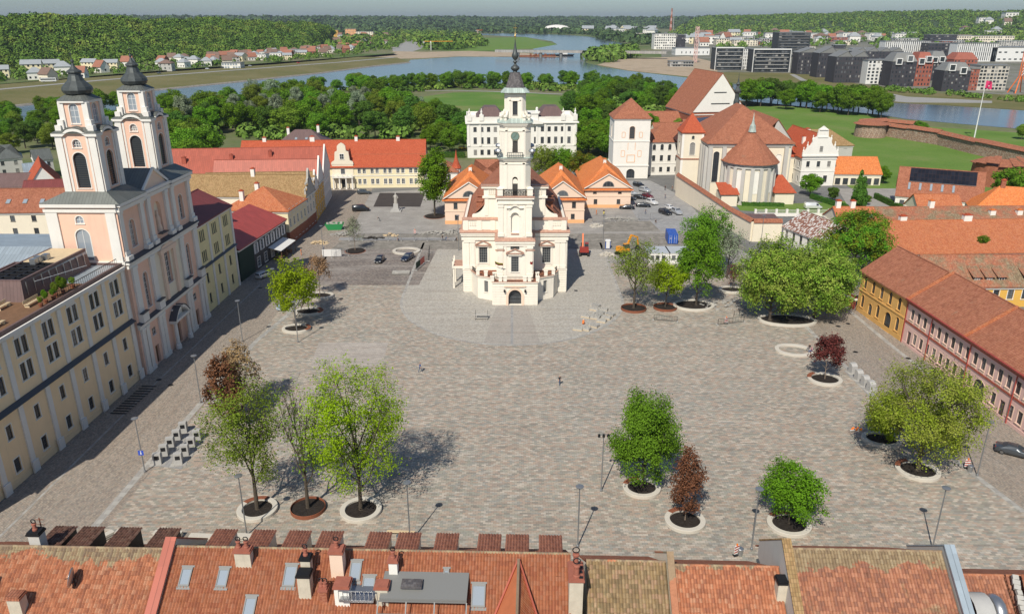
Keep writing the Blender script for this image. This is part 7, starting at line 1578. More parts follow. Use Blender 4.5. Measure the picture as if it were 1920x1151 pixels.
sqtree(1203,917,727,1.6,126,37700,.11,'lf_mid','dense egg shaped green tree standing alone right of centre',dict(k='stone',rx=1.75,ry=1.55,l='cast stone planter ring around the dense egg shaped tree',seat=(1.6,2.8)),shape='round',bias=.3,tr=.2,spread=.45,limbs=11)
sqtree(1284,978,830,1.4,64,6090,.11,'lf_red','slim dark red leaved tree in the near right ring',dict(k='stone',rx=1.75,ry=1.65,l='cast stone planter ring around the slim dark red tree',seat=(1.2,2.4)),shape='egg',bark='barkl',tr=.08,spread=.22)
sqtree(1479,985,860,.9,118,15950,.105,'lf_green','small bushy bright green tree in the nearest right ring',dict(k='stone',rx=1.9,ry=1.7,l='cast stone planter ring around the small bushy tree',seat=(1.2,2.4)),tr=.1,spread=.32)
sqtree(1720,884,678,2.2,196,34800,.11,'lf_blos','wide spreading yellow green tree with white blossom near the pink building',dict(k='stone',rx=2.1,ry=1.8,l='cast stone planter ring around the spreading blossom tree',rot=-.3,seat=(2.0,3.1)),tr=.32,spread=.5,limbs=12,subs=8)
sqtree(1652,826,762,.3,56,2610,.13,'lf_lime','low yellow green sapling beside the wide blossom tree',dict(k='stone',rx=2.0,ry=1.5,l='cast stone planter ring around the low yellow green sapling',rot=-.2),tr=.06,spread=.25)
sqtree(1546,713,620,1.9,58,5220,.13,'lf_red','dark red tree in a ring in front of the ochre building',dict(k='stone',rx=2.1,ry=1.8,l='cast stone planter ring around the dark red tree near the ochre building',rot=-.2,seat=(2.2,3.2)),shape='egg',bark='barkl',tr=.09,spread=.25)
sqtree(1443,602,447,1.2,132,30450,.17,'lf_chest','broad flowering chestnut tree, left one of the merged pair',dict(k='stone',rx=5.0,ry=2.6,l='long oval stone planter under the two chestnut trees',dx=3.4,rot=-.08,w=.5),tr=.32,spread=.6,limbs=12,subs=9)
sqtree(1526,600,450,1.2,130,29000,.17,'lf_chest','broad flowering chestnut tree, right one of the merged pair',None,tr=.32,spread=.6,limbs=12,subs=9)
sqtree(1188,580,443,3.2,94,5200,.14,'lf_olive','thin leaved olive tree in a rusty ring right of the town hall',dict(k='rust',rx=2.5,ry=2.3,l='rusty steel planter ring around the thin olive tree'),tr=.26,spread=.5,subs=9)
sqtree(1247,578,483,2.6,68,7540,.15,'lf_lime','light green tree behind a fence in a rusty ring',dict(k='rust',rx=2.3,ry=2.1,l='rusty steel planter ring around the light green tree'),tr=.15,spread=.4)
sqtree(1305,574,425,2.4,84,13775,.16,'lf_green','tall bright green tree right of the light green one',dict(k='stone',rx=3.6,ry=2.6,l='curving pale stone planter with black soil under the tall green tree',dx=-.5,w=.45),tr=.24,spread=.45,shape='egg')
sqtree(1318,512,388,3,92,12325,.17,'lf_mid','tall green tree behind the tall bright green tree',None,tr=.22,spread=.5)
sqtree(1362,522,425,3,66,2600,.15,'lf_silver','pale sparse tree between the green trees and the chestnuts',None,tr=.18,spread=.5,subs=9,twigs=8)
sqtree(1372,545,490,1,20,725,.12,'lf_red','small bare sapling in a low stone ring left of the chestnuts',dict(k='stone',rx=2.2,ry=1.6,l='low stone planter ring left of the chestnuts',w=.4),tr=.06)
sqtree(1600,512,396,2.5,122,24650,.18,'lf_orange','big dense green tree tinged with orange in front of the orange roofs',None,tr=.3,spread=.55,limbs=12)
sqtree(1560,522,455,.5,60,7250,.16,'lf_mid','dark bush between the chestnuts and the red gate',None,tr=.12,spread=.4)
sqtree(556,618,478,2.6,80,7540,.16,'lf_lime','bright green young tree nearest the square in the left group of planters',dict(k='stone',rx=2.1,ry=1.6,l='cast stone planter ring nearest the square in the left group',seat=(-.6,.9),w=.55),tr=.2,spread=.4)
sqtree(579,586,500,2.6,44,2465,.15,'lf_lime','slender light green tree in the middle ring of the left group',dict(k='stone',rx=2.3,ry=1.6,l='cast stone planter ring in the middle of the left group',seat=(-.6,.9),w=.5),tr=.08,spread=.35)
sqtree(600,556,476,3.2,46,2600,.14,'lf_redtan','reddish brown tree in the farthest ring of the left group',dict(k='stone',rx=2.3,ry=1.6,l='cast stone planter ring farthest from the square in the left group',w=.5),shape='egg',bark='barkl',tr=.09,spread=.3)
sqtree(666,471,402,2.2,44,1300,.13,'lf_silver','slender pale leaved tree standing on a brown disc at the building site',dict(k='flat',rx=2.4,ry=2.4,l='flat brown soil disc under the slender pale tree'),shape='cone',bark='barkl',tr=.09,subs=9)
sqtree(815,406,277,4.2,54,18850,.22,'lf_green','tall narrow dense green tree left of the town hall',dict(k='flat',rx=3.0,ry=3.0,l='brown soil disc under the tall narrow tree'),tr=.3,spread=.5,limbs=12)
sqtree(1016,345,272,3,64,6500,.2,'lf_olive','olive tree rising behind the pink houses right of the tower',None,tr=.22,spread=.5)
sqtree(1052,345,272,3,54,7540,.2,'lf_green','green tree rising behind the pink houses, beside the olive one',None,tr=.2,spread=.5)
sqtree(1090,350,284,2,62,7540,.2,'lf_orange','green and orange tree behind the rightmost pink house',None,tr=.2,spread=.5)
p=G(1489,658); ringp(p.x,p.y,'stone',2.6,1.9,'empty pale stone ring with no tree in front of the chestnuts',-.15,None,False,w=.75,h=.35)
p=G(762,472); ringp(p.x,p.y,'stone',2.7,2.2,'empty pale stone ring behind the parked dark estate car',0,None,False,w=.8,h=.4)
# ---------------------------------------------------------------- things standing on the square
def lamp(px,py,label,h=7.8,heads=1,arm=0):
    p=G(px,py); t=thing('street_lamp',label,'street lamp',(p.x,p.y,.02),0,'slim grey lamps of the square'); mb=MB(); mb.lathe([(.16,0),(.16,.25),(.085,.3),(.075,h*.6),(.055,h)],8); mb.build('pole',M['pole'],t)
    if heads==1: mb=MB(); mb.lathe([(.05,h-.1),(.42,h),(.45,h+.08),(.2,h+.14)],16); mb.build('lamp_head',M['pole'],t)
    else:
        mb=MB(); mb.beam((-.55,0,h),(.55,0,h),.06); mb.build('cross_arm',M['pole'],t)
        for k in range(heads): mb=MB(); x=-.55+1.1*k/(heads-1); mb.lathe([(.06,h-.35),(.17,h-.3),(.14,h+.05)],8,(x,0)); mb.build('spotlight',M['iron'],t)
    return t
for a in ((1083,1025,'slim grey lamp in front of the tall double chimney'),(769,1017,'slim grey lamp beside the yellow bench'),(1748,1028,'slim grey lamp near the blue capped party wall'),(1409,1030,'slim grey lamp above the grey gable wall'),(1832,892,'slim grey lamp beside the wide blossom tree'),(463,1003,'slim grey lamp in front of the leftmost near tree'),(272,885,'slim grey lamp with a blue sign at the waste containers'),(377,755,'slim grey lamp left of the dark red tree'),(455,640,'slim grey lamp on the street opposite the church portal'),(518,573,'slim grey lamp beside the silver hatchback'),(559,642,'slim grey lamp by the nearest planter of the left group'),(607,482,'slim grey lamp beside the white barrier tent')): lamp(*a)
lamp(1127,921,'grey mast with three spotlights left of the egg shaped tree',8.0,3)
for a in ((860,470,'thin mast left of the town hall'),(1130,470,'thin mast beside the excavator'),(1060,406,'thin mast in front of the pink houses'),(1247,300,'thin mast in front of the school wing'),(1425,470,'thin mast at the corner of the monastery wall')): lamp(*a[:2],a[2],9)
# cars --------------------------------------------------------------------------------------------
GLS=M['glass']; TYR=flatm('tyre_rubber',(.02,.02,.02),.8); HLG=flatm('headlamp_glass',(.6,.62,.65),.1); TLG=flatm('tail_lamp_red',(.35,.01,.01),.2); RIMM=flatm('alloy_rim',(.35,.36,.37),.3,.9)
def paint(n,c): return flatm(n,c,.28,.35,.5,.7)
PAINT={'white':paint('white_paint',(.75,.75,.74)),'silver':paint('silver_paint',(.45,.47,.49)),'black':paint('black_car_paint',(.018,.02,.025)),'navy':paint('dark_blue_paint',(.02,.03,.06)),'grey':paint('dark_grey_paint',(.07,.08,.09)),'maroon':paint('maroon_paint',(.16,.02,.03)),'yellow':paint('yellow_paint',(.85,.62,.03)),'red':paint('red_paint',(.5,.03,.03)),'blue':paint('light_blue_paint',(.35,.45,.55))}
PROF={ # per station: x, z_bottom, z_shoulder, z_top, half width bottom, shoulder, top
'estate':[(-2.3,.35,.75,.8,.6,.72,.6),(-2.2,.25,.95,1.35,.82,.86,.6),(-1.7,.22,.97,1.46,.86,.9,.66),(-.6,.22,.95,1.5,.87,.92,.68),(.3,.22,.93,1.47,.87,.92,.67),(1.05,.22,.92,.98,.87,.92,.8),(1.9,.22,.82,.86,.84,.88,.7),(2.25,.3,.62,.66,.68,.74,.6)],
'hatch':[(-1.95,.35,.8,.85,.6,.74,.6),(-1.85,.25,.95,1.3,.8,.84,.58),(-1.2,.22,.96,1.47,.84,.87,.64),(-.3,.22,.95,1.5,.84,.88,.66),(.35,.22,.93,1.42,.84,.88,.64),(1.0,.22,.9,.97,.84,.87,.78),(1.7,.22,.8,.84,.8,.84,.66),(2.0,.3,.6,.64,.64,.7,.56)],
'sedan':[(-2.35,.35,.78,.82,.62,.76,.62),(-2.25,.25,.95,.99,.84,.88,.76),(-1.6,.22,.98,1.05,.87,.9,.78),(-.95,.22,.97,1.4,.87,.91,.64),(.1,.22,.95,1.43,.87,.92,.66),(1.0,.22,.92,.97,.87,.92,.8),(1.95,.22,.8,.84,.84,.88,.7),(2.3,.3,.6,.64,.66,.74,.6)],
'suv':[(-2.25,.4,.9,.95,.7,.8,.66),(-2.15,.32,1.08,1.55,.88,.92,.64),(-1.6,.3,1.1,1.68,.9,.94,.7),(-.5,.3,1.08,1.72,.9,.95,.72),(.35,.3,1.06,1.66,.9,.95,.7),(1.1,.3,1.04,1.1,.9,.94,.84),(1.95,.3,.96,1.0,.88,.9,.76),(2.25,.36,.72,.78,.72,.78,.66)],
'van':[(-2.6,.4,1.0,1.9,.85,.92,.8),(-2.5,.3,1.1,2.0,.92,.96,.84),(-1.0,.3,1.1,2.05,.93,.98,.86),(.6,.3,1.1,2.05,.93,.98,.86),(1.35,.3,1.1,1.75,.93,.97,.78),(1.9,.3,1.06,1.16,.92,.95,.84),(2.4,.32,.9,.95,.86,.9,.72),(2.6,.38,.7,.75,.74,.8,.66)]}
def carproto(kind,col):
    P=PROF[kind]; root=thing('parked_car','x','car',(0,0,0)); mb=MB(); mb.smooth=True
    rows=[[(x,-wb,zb),(x,-ws,zb+.25),(x,-ws,zs),(x,-wt,zt-.04),(x,-wt*.8,zt),(x,wt*.8,zt),(x,wt,zt-.04),(x,ws,zs),(x,ws,zb+.25),(x,wb,zb)] for x,zb,zs,zt,wb,ws,wt in P]; mb.grid(rows,True); mb.face(rows[0]); mb.face(rows[-1][::-1]); o=mb.build('body',[PAINT[col]],root,smooth=True)
    o.data['k']=1; mb=MB(); n=len(P); e=.012
    for i in range(n-1):
        a,b=P[i],P[i+1]; ta=a[3]-a[2];tb=b[3]-b[2]
        if kind=='van' and not(i>=3): continue
        if ta>.15 and tb>.15 and i>0:    # side windows
            for s in (-1,1):
                f=lambda q,k:(q[0],s*((q[5]+(q[6]-q[5])*k)+e),q[2]+(q[3]-.04-q[2])*k)
                A=[f(a,.12),f(b,.12),f(b,.9),f(a,.9)]; A=[Vector(v) for v in A]; c=sum(A,Vector())/4; A=[v+(c-v)*.07 for v in A]; mb.face(A if s<0 else A[::-1])
    i=max(k for k in range(n-1) if P[k][3]-P[k][2]>.3); a,b=P[i],P[i+1]      # windscreen
    mb.face([(a[0]+.06,-a[6]*.86,a[3]-.02),(b[0]-.06,-b[6]*.92,b[3]+.03),(b[0]-.06,b[6]*.92,b[3]+.03),(a[0]+.06,a[6]*.86,a[3]-.02)]); 
    a,b=P[0],P[1]
    if kind!='sedan': mb.face([(b[0]-.03,b[6]*.9,b[3]-.06),(a[0]*.55+b[0]*.45-.02,b[5]*.84,b[2]+.05),(a[0]*.55+b[0]*.45-.02,-b[5]*.84,b[2]+.05),(b[0]-.03,-b[6]*.9,b[3]-.06)])
    else: b,c=P[2],P[3]; mb.face([(c[0]-.06,c[6]*.86,c[3]-.01),(b[0]+.06,b[6]*.9,b[3]+.04),(b[0]+.06,-b[6]*.9,b[3]+.04),(c[0]-.06,-c[6]*.86,c[3]-.01)])
    mb.build('windows',GLS,root)
    L=P[-1][0]
    wr=.33 if kind not in('suv','van') else .37
    for x in (P[0][0]+.85,L-.85):
        for s in (-1,1):
            w=link('wheel',None,root,(x,s*.80,wr)); mb=MB(); 
            for y0,y1 in ((-.11,.11),):
                rows=[[(r*cos(2*PI*k/14),y,r*sin(2*PI*k/14)) for k in range(14)] for r,y in ((wr*.6,-.11),(wr,-.1),(wr,.1),(wr*.6,.11))]; mb.grid(rows,True)
            mb.build('tyre',TYR,w); mb=MB(); 
            mb.face([(wr*.62*cos(2*PI*k/10),s*.1,wr*.62*sin(2*PI*k/10)) for k in range(10)][::-1 if s>0 else 1]); mb.build('rim',RIMM,w)
    for s in (-1,1):
        mb=MB(); mb.box(L-.22,s*.62-.14,.58,L-.02,s*.62+.14,.72); mb.build('headlight',HLG,root); mb=MB(); mb.box(P[0][0]-.01,s*.62-.1,.75,P[0][0]+.14,s*.62+.1,.92); mb.build('tail_light',TLG,root)
    mb=MB(); mb.box(L-.06,-.26,.4,L+.01,.26,.5); mb.box(P[0][0]-.01,-.26,.5,P[0][0]+.05,.26,.6); mb.build('number_plate',M['frame'],root)
    return root
CARP={}
def car(px,py,kind,col,ang,label,group=None,sc=1):
    p=G(px,py)
    if (kind,col) not in CARP: CARP[kind,col]=carproto(kind,col); r=CARP[kind,col]; CARP[kind,col,'k']=cache_kids(r)
    else: r=dup(CARP[kind,col],None,CARP[kind,col,'k'])
    r.location=(p.x,p.y,.03); r.rotation_euler=(0,0,R(ang)); r.scale=(sc,)*3; r['label']=label
    if group: r['group']=group
    elif 'group' in r: del r['group']
    return r
car(497,519,'estate','white',62,'white estate car parked on the street beside the green and black timber house')
car(533,578,'hatch','blue',-100,'light blue hatchback half hidden by the young tree on the left')
car(712,491,'hatch','black',-97,'dark hatchback parked alone on the old paving left of the town hall')
car(764,487,'estate','navy',-108,'dark blue estate car parked by the empty stone ring'); car(677,396,'van','black',8,'black van with an orange side panel in front of the dark square')
car(683,364,'suv','grey',5,'dark grey car parked near the portico of the long yellow building')
car(1902,852,'sedan','grey',-33,'dark grey sedan parked beside the pink building at the right edge')
for a in ((1175,392,'sedan','black',172,'black sedan parked left of the other cars in front of the pink house'),(1206,388,'sedan','black',-10,'black sedan parked in the middle of the front row'),(1222,383,'suv','white',-60,'white car at the end of the front row of the car park'),(1214,371,'hatch','maroon',-50,'maroon hatchback behind the white car in the car park'),(1209,360,'suv','silver',-55,'big silver car in the second row of the car park'),(1197,350,'suv','black',-60,'black car farthest back in the car park'),(1186,366,'hatch','silver',-10,'silver hatchback beside the wall of the pink house'),(1181,375,'hatch','grey',-12,'dark grey hatchback parked against the pink house'),(1199,373,'hatch','black',-20,'black hatchback wedged between the rows of the car park'),(1247,402,'suv','black',-60,'black car left of the pair near the monastery wall'),(1256,393,'hatch','white',-60,'small white car behind the pair near the monastery wall'),(1269,401,'suv','silver',-75,'silver car right of the pair near the monastery wall'),(1524,392,'van','white',-2,'white van parked on the monastery terrace'),(1573,345,'sedan','grey',5,'dark sedan in the yard of the baroque house'),(1630,340,'sedan','black',5,'black sedan beside the orange outbuilding'),(1868,373,'hatch','white',0,'white hatchback below the castle tower'),(1880,377,'estate','white',5,'white estate car below the castle tower'),(868,280,'hatch','yellow',0,'bright yellow car in the car park left of the palace'),(838,264,'suv','silver',10,'silver car in the row by the palace car park trees'),(826,266,'hatch','white',10,'white hatchback in the row by the palace car park trees'),(851,268,'hatch','black',10,'black hatchback in the row by the palace car park trees')): car(*a)
for px,py,c in ((390,138,'white'),(418,135,'black'),(470,132,'silver'),(560,126,'red'),(300,147,'black')):
    r=car(px,py,'hatch',c,20,'small %s car on the embankment road, %s'%(c,{300:'nearest the coach',390:'below the village middle',418:'below the white office block',470:'right of the white office block',560:'far along it'}[px])); r.location.z=4.1
r=thing('coach','white coach driving along the embankment road at the far left','bus',(0,0,4.1)); p=G(84,165); r.location=(p.x,p.y+8,4.1); r.rotation_euler=(0,0,R(14)); mb=MB(); mb.box(-6,-1.25,.5,6,1.25,3.3); mb.box(-5.7,-1.1,3.3,5.7,1.1,3.5); mb.build('body',PAINT['white'],r); mb=MB(); mb.box(-5.8,-1.3,1.8,5.4,1.3,2.7); mb.box(5.95,-1.1,1.5,6.06,1.1,2.9); mb.build('windows',GLS,r)
for x in (-3.8,3.8):
    for s in (-1,1): o=MB(); o.lathe([(.5,0),(.5,.3)],14); o=o.build('wheel',TYR,r,loc=(x,s*1.0-.15,.5)); o.rotation_euler=(R(-90),0,0)
# people -------------------------------------------------------------------------------------------
CL={k:flatm('cloth_'+k,c,.85) for k,c in dict(black=(.02,.02,.025),blue=(.06,.10,.22),jeans=(.07,.10,.17),orange=(.80,.20,.03),grey=(.15,.15,.16),yellow=(.7,.6,.05),pink=(.45,.25,.30),brown=(.15,.09,.06)).items()}
SKIN=flatm('skin',(.50,.30,.21),.6); HAIR={'dark':flatm('dark_hair',(.03,.02,.015),.7),'light':flatm('light_hair',(.25,.16,.07),.7),'helmet':flatm('white_helmet',(.75,.75,.7),.4)}
def person(px,py,label,top,legs,hair='dark',pose='walk',rz=0,z=0.03,cat='person'):
    p=G(px,py); hip=.92; kn=.48; fo={'walk':(.28,-.3),'stand':(.05,-.05),'sit':(0,0),'crouch':(0,0),'bend':(.12,-.12)}[pose]
    J=[];E_=[];Rd=[]
    def j(v,r,par=None):
        J.append(Vector(v)); Rd.append(r); 
        if par is not None: E_.append((par,len(J)-1))
        return len(J)-1
    if pose=='sit': hz=.50; tors=Vector((0,.02,1))
    elif pose=='crouch': hz=.38; tors=Vector((0,-.55,.8)).normalized()
    elif pose=='bend': hz=.86; tors=Vector((0,-.9,.45)).normalized()
    else: hz=.93; tors=Vector((0,-.05,1)).normalized()
    pel=j((0,0,hz),(.15,.11)); wa=j(J[pel]+tors*.16,(.125,.095),pel); ch=j(J[pel]+tors*.36,(.16,.11),wa); sh=j(J[pel]+tors*.50,(.13,.09),ch); nk=j(J[pel]+tors*.57,(.055,.055),sh)
    hd=j(J[pel]+tors*.57+Vector((0,-.02,.09)),(.078,.092),nk); h2=j(J[hd]+Vector((0,-.005,.085)),(.085,.10),hd); h3=j(J[h2]+Vector((0,.0,.065)),(.06,.07),h2); j(J[h2]+Vector((0,-.10,-.03)),(.016,.02),h2)
    legi=[];armi=[]
    for s,f in ((-1,fo[0]),(1,fo[1])):
        a=j(J[pel]+Vector((s*.10,0,-.06)),(.095,.10),pel)
        if pose in('walk','stand','bend'): k=(s*.11,-f*.45-.03,kn); an=(s*.11,-f*.9+(.08 if f<0 else 0),.10 if f>=0 else .14)
        elif pose=='sit': k=(s*.13,-.42,.50); an=(s*.13,-.46,.09)
        else: k=(s*.17,-.36,.46); an=(s*.15,-.08,.09)
        kk=j(k,(.062,.066),a); aa=j(an,(.04,.045),kk); ft=j(Vector(an)+Vector((0,-.17,-.05)),(.04,.03),aa); legi.append((a,kk,aa,ft))
        so=J[sh]+Vector((s*.18,0,-.03)); s0=j(so,(.058,.058),sh); sw=-f*.8
        if pose in('walk','stand'): el=so+Vector((s*.05,.02-sw*.25,-.27)); ha=el+Vector((-s*.01,-.08-sw*.2,-.23))
        elif pose=='sit': el=so+Vector((s*.05,-.05,-.26)); ha=el+Vector((-s*.06,-.24,-.02))
        else: el=so+Vector((s*.06,-.12,-.22)); ha=el+Vector((-s*.05,-.10,-.22))
        e1=j(el,(.042,.042),s0); w1=j(ha,(.026,.03),e1); d=(ha-el).normalized(); pm=j(ha+d*.06,(.032,.018),w1)
        for q in range(4): f1=j(ha+d*.10+Vector((0,(q-1.5)*.02,0)),(.009,.009),pm); j(ha+d*(.165-.012*abs(q-1.3))+Vector((-s*.01,(q-1.5)*.022,-.005)),(.008,.008),f1)
        t1=j(ha+d*.04+Vector((0,-.035,0)),(.010,.010),w1); j(ha+d*.085+Vector((-s*.005,-.055,0)),(.008,.008),t1)
    me=bpy.data.meshes.new('body'); me.from_pydata([tuple(v) for v in J],E_,[]);
    o=bpy.data.objects.new('body',me); COL.objects.link(o); sk_=o.modifiers.new('s','SKIN'); sv=me.skin_vertices[0].data
    for v,r in zip(sv,Rd): v.radius=r
    sv[0].use_root=True; ss=o.modifiers.new('u','SUBSURF'); ss.levels=ss.render_levels=1
    dg=bpy.context.evaluated_depsgraph_get(); m2=bpy.data.meshes.new_from_object(o.evaluated_get(dg)); bpy.data.objects.remove(o)
    for m in (SKIN,CL[top],CL[legs],HAIR[hair],CL['black']): m2.materials.append(m)
    K=[];
    segs=[]
    for a,b in E_: segs.append((J[a],J[b],a,b))
    legset=set(x for t in legi for x in t[:3]); foot={t[3] for t in legi}; headset={hd,h2,h3,h3+1,nk}
    for pl in m2.polygons:
        c=pl.center; best=min(segs,key=lambda g:((g[0]+(g[1]-g[0])*max(0,min(1,(c-g[0]).dot(g[1]-g[0])/max(1e-6,(g[1]-g[0]).length_squared)))-c)).length); b=best[3]
        if b in headset: mi=3 if (c-J[h2]).dot(Vector((0,.75,.55)))>.012 else 0
        elif b in foot: mi=4
        elif b in legset or best[3]==pel or (b==wa and (c-J[pel]).dot(tors)<.03): mi=2
        elif Rd[b][0]<.034: mi=0
        else: mi=1
        pl.material_index=mi; pl.use_smooth=True
    t=thing('person',label,cat,(p.x,p.y,z),R(rz)); link('body',m2,t); return t
person(1049,722,'person in dark clothes walking across the middle of the square','black','jeans','dark','walk',20)
person(788,698,'person in blue walking across the paving right of the pale patch','blue','jeans','light','walk',140)
person(1517,657,'person in black sitting at the empty stone ring','black','grey','dark','sit',-60); person(1521,662,'person in pink and purple sitting beside the person in black','pink','blue','light','sit',-80)
person(1270,948,'left one of two people in black sitting behind the slim dark red tree','black','black','dark','sit',150,.05); person(1279,946,'right one of two people in black sitting behind the slim dark red tree','black','black','dark','sit',200,.05)
person(1093,609,'worker in orange crouching beside the stone pallets','orange','orange','helmet','crouch',160)
for a in ((565,479,'worker in orange standing on the left street','orange','orange','helmet','stand',90),(830,452,'worker standing upright at the edge of the cross street','black','grey','dark','stand',0),(836,452,'worker in blue bending over the paving behind the town hall','blue','jeans','dark','bend',60),(854,452,'worker in black crouching close to the town hall','black','black','dark','crouch',80),(712,415,'worker bending over the pale gravel below the statue','black','grey','dark','bend',-90),(748,452,'worker crouching on the cross street left of the others','brown','jeans','dark','crouch',-60),(1229,418,'worker in black crouching on the rubble by the parked cars','black','black','dark','crouch',0),(1210,402,'worker standing at the rubble patch','grey','jeans','helmet','stand',0),(1132,403,'worker standing behind the tape by the pink houses','black','yellow','dark','stand',0),(1118,403,'worker in orange beside the pink houses','orange','orange','helmet','stand',60),(1247,373,'pedestrian beside the monastery wall','grey','jeans','dark','walk',0),(1247,357,'pedestrian in black farther up along the monastery wall','black','black','dark','walk',160),(1260,358,'group member standing with a bicycle by the monastery wall','brown','grey','light','stand',30)): person(*a)
# waste containers ---------------------------------------------------------------------------------
psheet('container_slab',[(283,872),(338,797),(378,803),(340,880)],.034,'strip2'); psheet('container_slab',[(1584,697),(1601,685),(1646,728),(1634,747)],.034,'strip2')
def bin_(px,py,label,group,rz):
    p=G(px,py); t=thing('waste_container',label,'waste container',(p.x,p.y,.04),R(rz),group); mb=MB(); xslab(mb,[(-.5,0),(.5,0),(.5,1.25),(.1,1.6),(-.5,1.6)],-.5,.5); mb.build('body',M['conc'],t)
    mb=MB(); mb.box(-.3,-.53,.75,.3,-.5,1.3); mb.build('flap',M['black'],t); mb=MB(); mb.face([(-1.0,-.9,.01),(1.0,-.9,.01),(1.0,1.0,.01),(-1.0,1.0,.01)]); mb.build('floor_plate',M['strip'],t)
for px,py in ((297,868),(309,852),(321,838),(333,824),(345,809)): bin_(px,py,'grey underground waste container in the row next to the left street kerb','outer row of waste containers on the left',12)
for px,py in ((336,868),(348,852),(360,838),(371,824)): bin_(px,py,'grey underground waste container in the row next to the trees','inner row of waste containers on the left',12)
for px,py in ((1598,698),(1609,711),(1621,722),(1632,732)): bin_(px,py,'grey underground waste container on the slab near the pink building','waste containers on the right',190)
# benches, bins, barriers ---------------------------------------------------------------------------
for px,py,rz,l in ((237,1004,-4,'pale stone bench block above the brown dormers, leftmost'),(316,1006,-4,'pale stone bench block between two brown dormers'),(383,1012,-4,'pale stone bench block left of the pot chimney'),(467,1012,-4,'pale stone bench block behind the pot chimney'),(196,1012,55,'pale stone bench block lying askew')):
    p=G(px,py); t=thing('stone_bench',l,'bench',(p.x,p.y,.03),R(rz)); mb=MB(); w=1.6 if px>240 else 1.1
    mb.box(-w,-.35,.12,w,.35,.62); mb.build('block',M['rim'],t); mb=MB(); mb.box(-w+.2,-.3,0,-w+.5,.3,.12); mb.box(w-.5,-.3,0,w-.2,.3,.12); mb.build('foot',M['conc'],t); mb=MB(); mb.box(-w+.1,-.365,.3,w-.1,-.35,.34); mb.build('groove',M['black'],t)
p=G(752,1003); t=thing('wooden_bench','yellow wooden bench next to a lamp near the roofs','bench',(p.x,p.y,.03),R(-3)); mb=MB()
for k in range(3): mb.box(-1.6,-.2+k*.15,.42,1.6,-.08+k*.15,.48)
mb.build('seat',M['woodl'],t)
for s in (-1,1): mb=MB(); mb.box(s*1.5-.05,-.22,0,s*1.5+.05,.25,.42); mb.build('leg',M['steel'],t)
def litter(px,py,l):
    p=G(px,py); t=thing('litter_bin',l,'litter bin',(p.x,p.y,.03)); mb=MB(); mb.lathe([(.3,0),(.33,.8),(.36,.85),(.3,.9)],14); mb.build('barrel',M['steel'],t); mb=MB(); mb.lathe([(.26,.86),(.2,.88)],14); mb.build('opening',M['black'],t)
litter(749,1016,'round steel litter bin beside the yellow wooden bench'); litter(1387,1040,'round litter bin beside the red and white board near the roofs'); litter(1818,884,'round litter bin beside the red and white board near the blossom tree')
def board(px,py,l,rz=0):
    p=G(px,py); t=thing('warning_board',l,'road sign',(p.x,p.y,.03),R(rz)); mb=MB(); mb.box(-.3,-.03,.2,.3,.03,1.3); mb.build('board',M['frame'],t); mb=MB()
    for k in range(3): mb.face([(-.3,-.035,.3+k*.34),(.3,-.035,.44+k*.34),(.3,-.035,.62+k*.34),(-.3,-.035,.48+k*.34)])
    mb.build('red_stripe',M['mred'],t); mb=MB(); mb.box(-.35,-.2,0,.35,.2,.1); mb.build('foot',M['black'],t); mb=MB(); mb.lathe([(.1,1.3),(.1,1.5)],8); mb.build('beacon',CL['orange'],t)
board(1380,1041,'red and white warning board beside the lamp near the roofs',20); board(1812,878,'red and white warning board near the wide blossom tree',-20); board(778,439 if False else 440,'orange red warning board on the cross street',0); board(1361,607,'red and white warning board left of the chestnut planter',0)
p=G(1605,807); t=thing('orange_ground_light','small pile of orange and white work lamps near the sapling ring','work lamps',(p.x,p.y,.03)); mb=MB()
for k in range(5): mb.lathe([(.12,0),(.16,.25),(.05,.4)],8,(k*.32-.6,(k%2)*.3))
mb.build('lamp_body',CL['orange'],t); mb=MB(); mb.beam((-.9,-.2,.1),(.8,.3,.15),.12); mb.build('white_bar',M['frame'],t)
# stone pallets
for i,(px,py) in enumerate(((1117,575),(1115,581),(1131,582),(1126,588),(1099,594),(1116,597),(1144,591),(1137,597),(1128,603),(1114,612),(1098,618),(1084,618),(1120,593))):
    p=G(px,py); t=thing('stone_pallet','pallet of pale paving stones stacked right of the town hall apron','pallet',(p.x,p.y,.03),R(-35+7*(i%3)),'pallets of paving stones'); mb=MB(); rg=random.Random(i); mb.box(-.9,-.6,.14,.9,.6,.38)
    for a in range(5):
        for c in range(3): mb.box(-.88+a*.35,-.58+c*.39,.38,-.58+a*.35+.02,-.26+c*.39,.42+.18*rg.random())
    mb.build('stones',M['stone' if i%3 else 'strip'],t); mb=MB(); mb.box(-.9,-.6,0,.9,-.45,.14); mb.box(-.9,.45,0,.9,.6,.14); mb.box(-.9,-.07,0,.9,.07,.14); mb.build('wooden_base',M['woodl'],t)
p=G(903,597); t=thing('trestle_table','low steel trestle with planks in front of the town hall','trestle',(p.x,p.y,.03)); mb=MB(); mb.box(-1.3,-.5,.8,1.3,.5,.86); mb.box(-1.3,-.9,.42,1.3,-.65,.47); mb.build('planks',M['stone'],t)
for s in (-1,1): mb=MB(); mb.beam((s*1.2,-.9,0),(s*1.2,.6,1.5),.07); mb.beam((s*1.2,.6,0),(s*1.2,-.5,.85),.07); mb.build('leg',M['iron'],t)
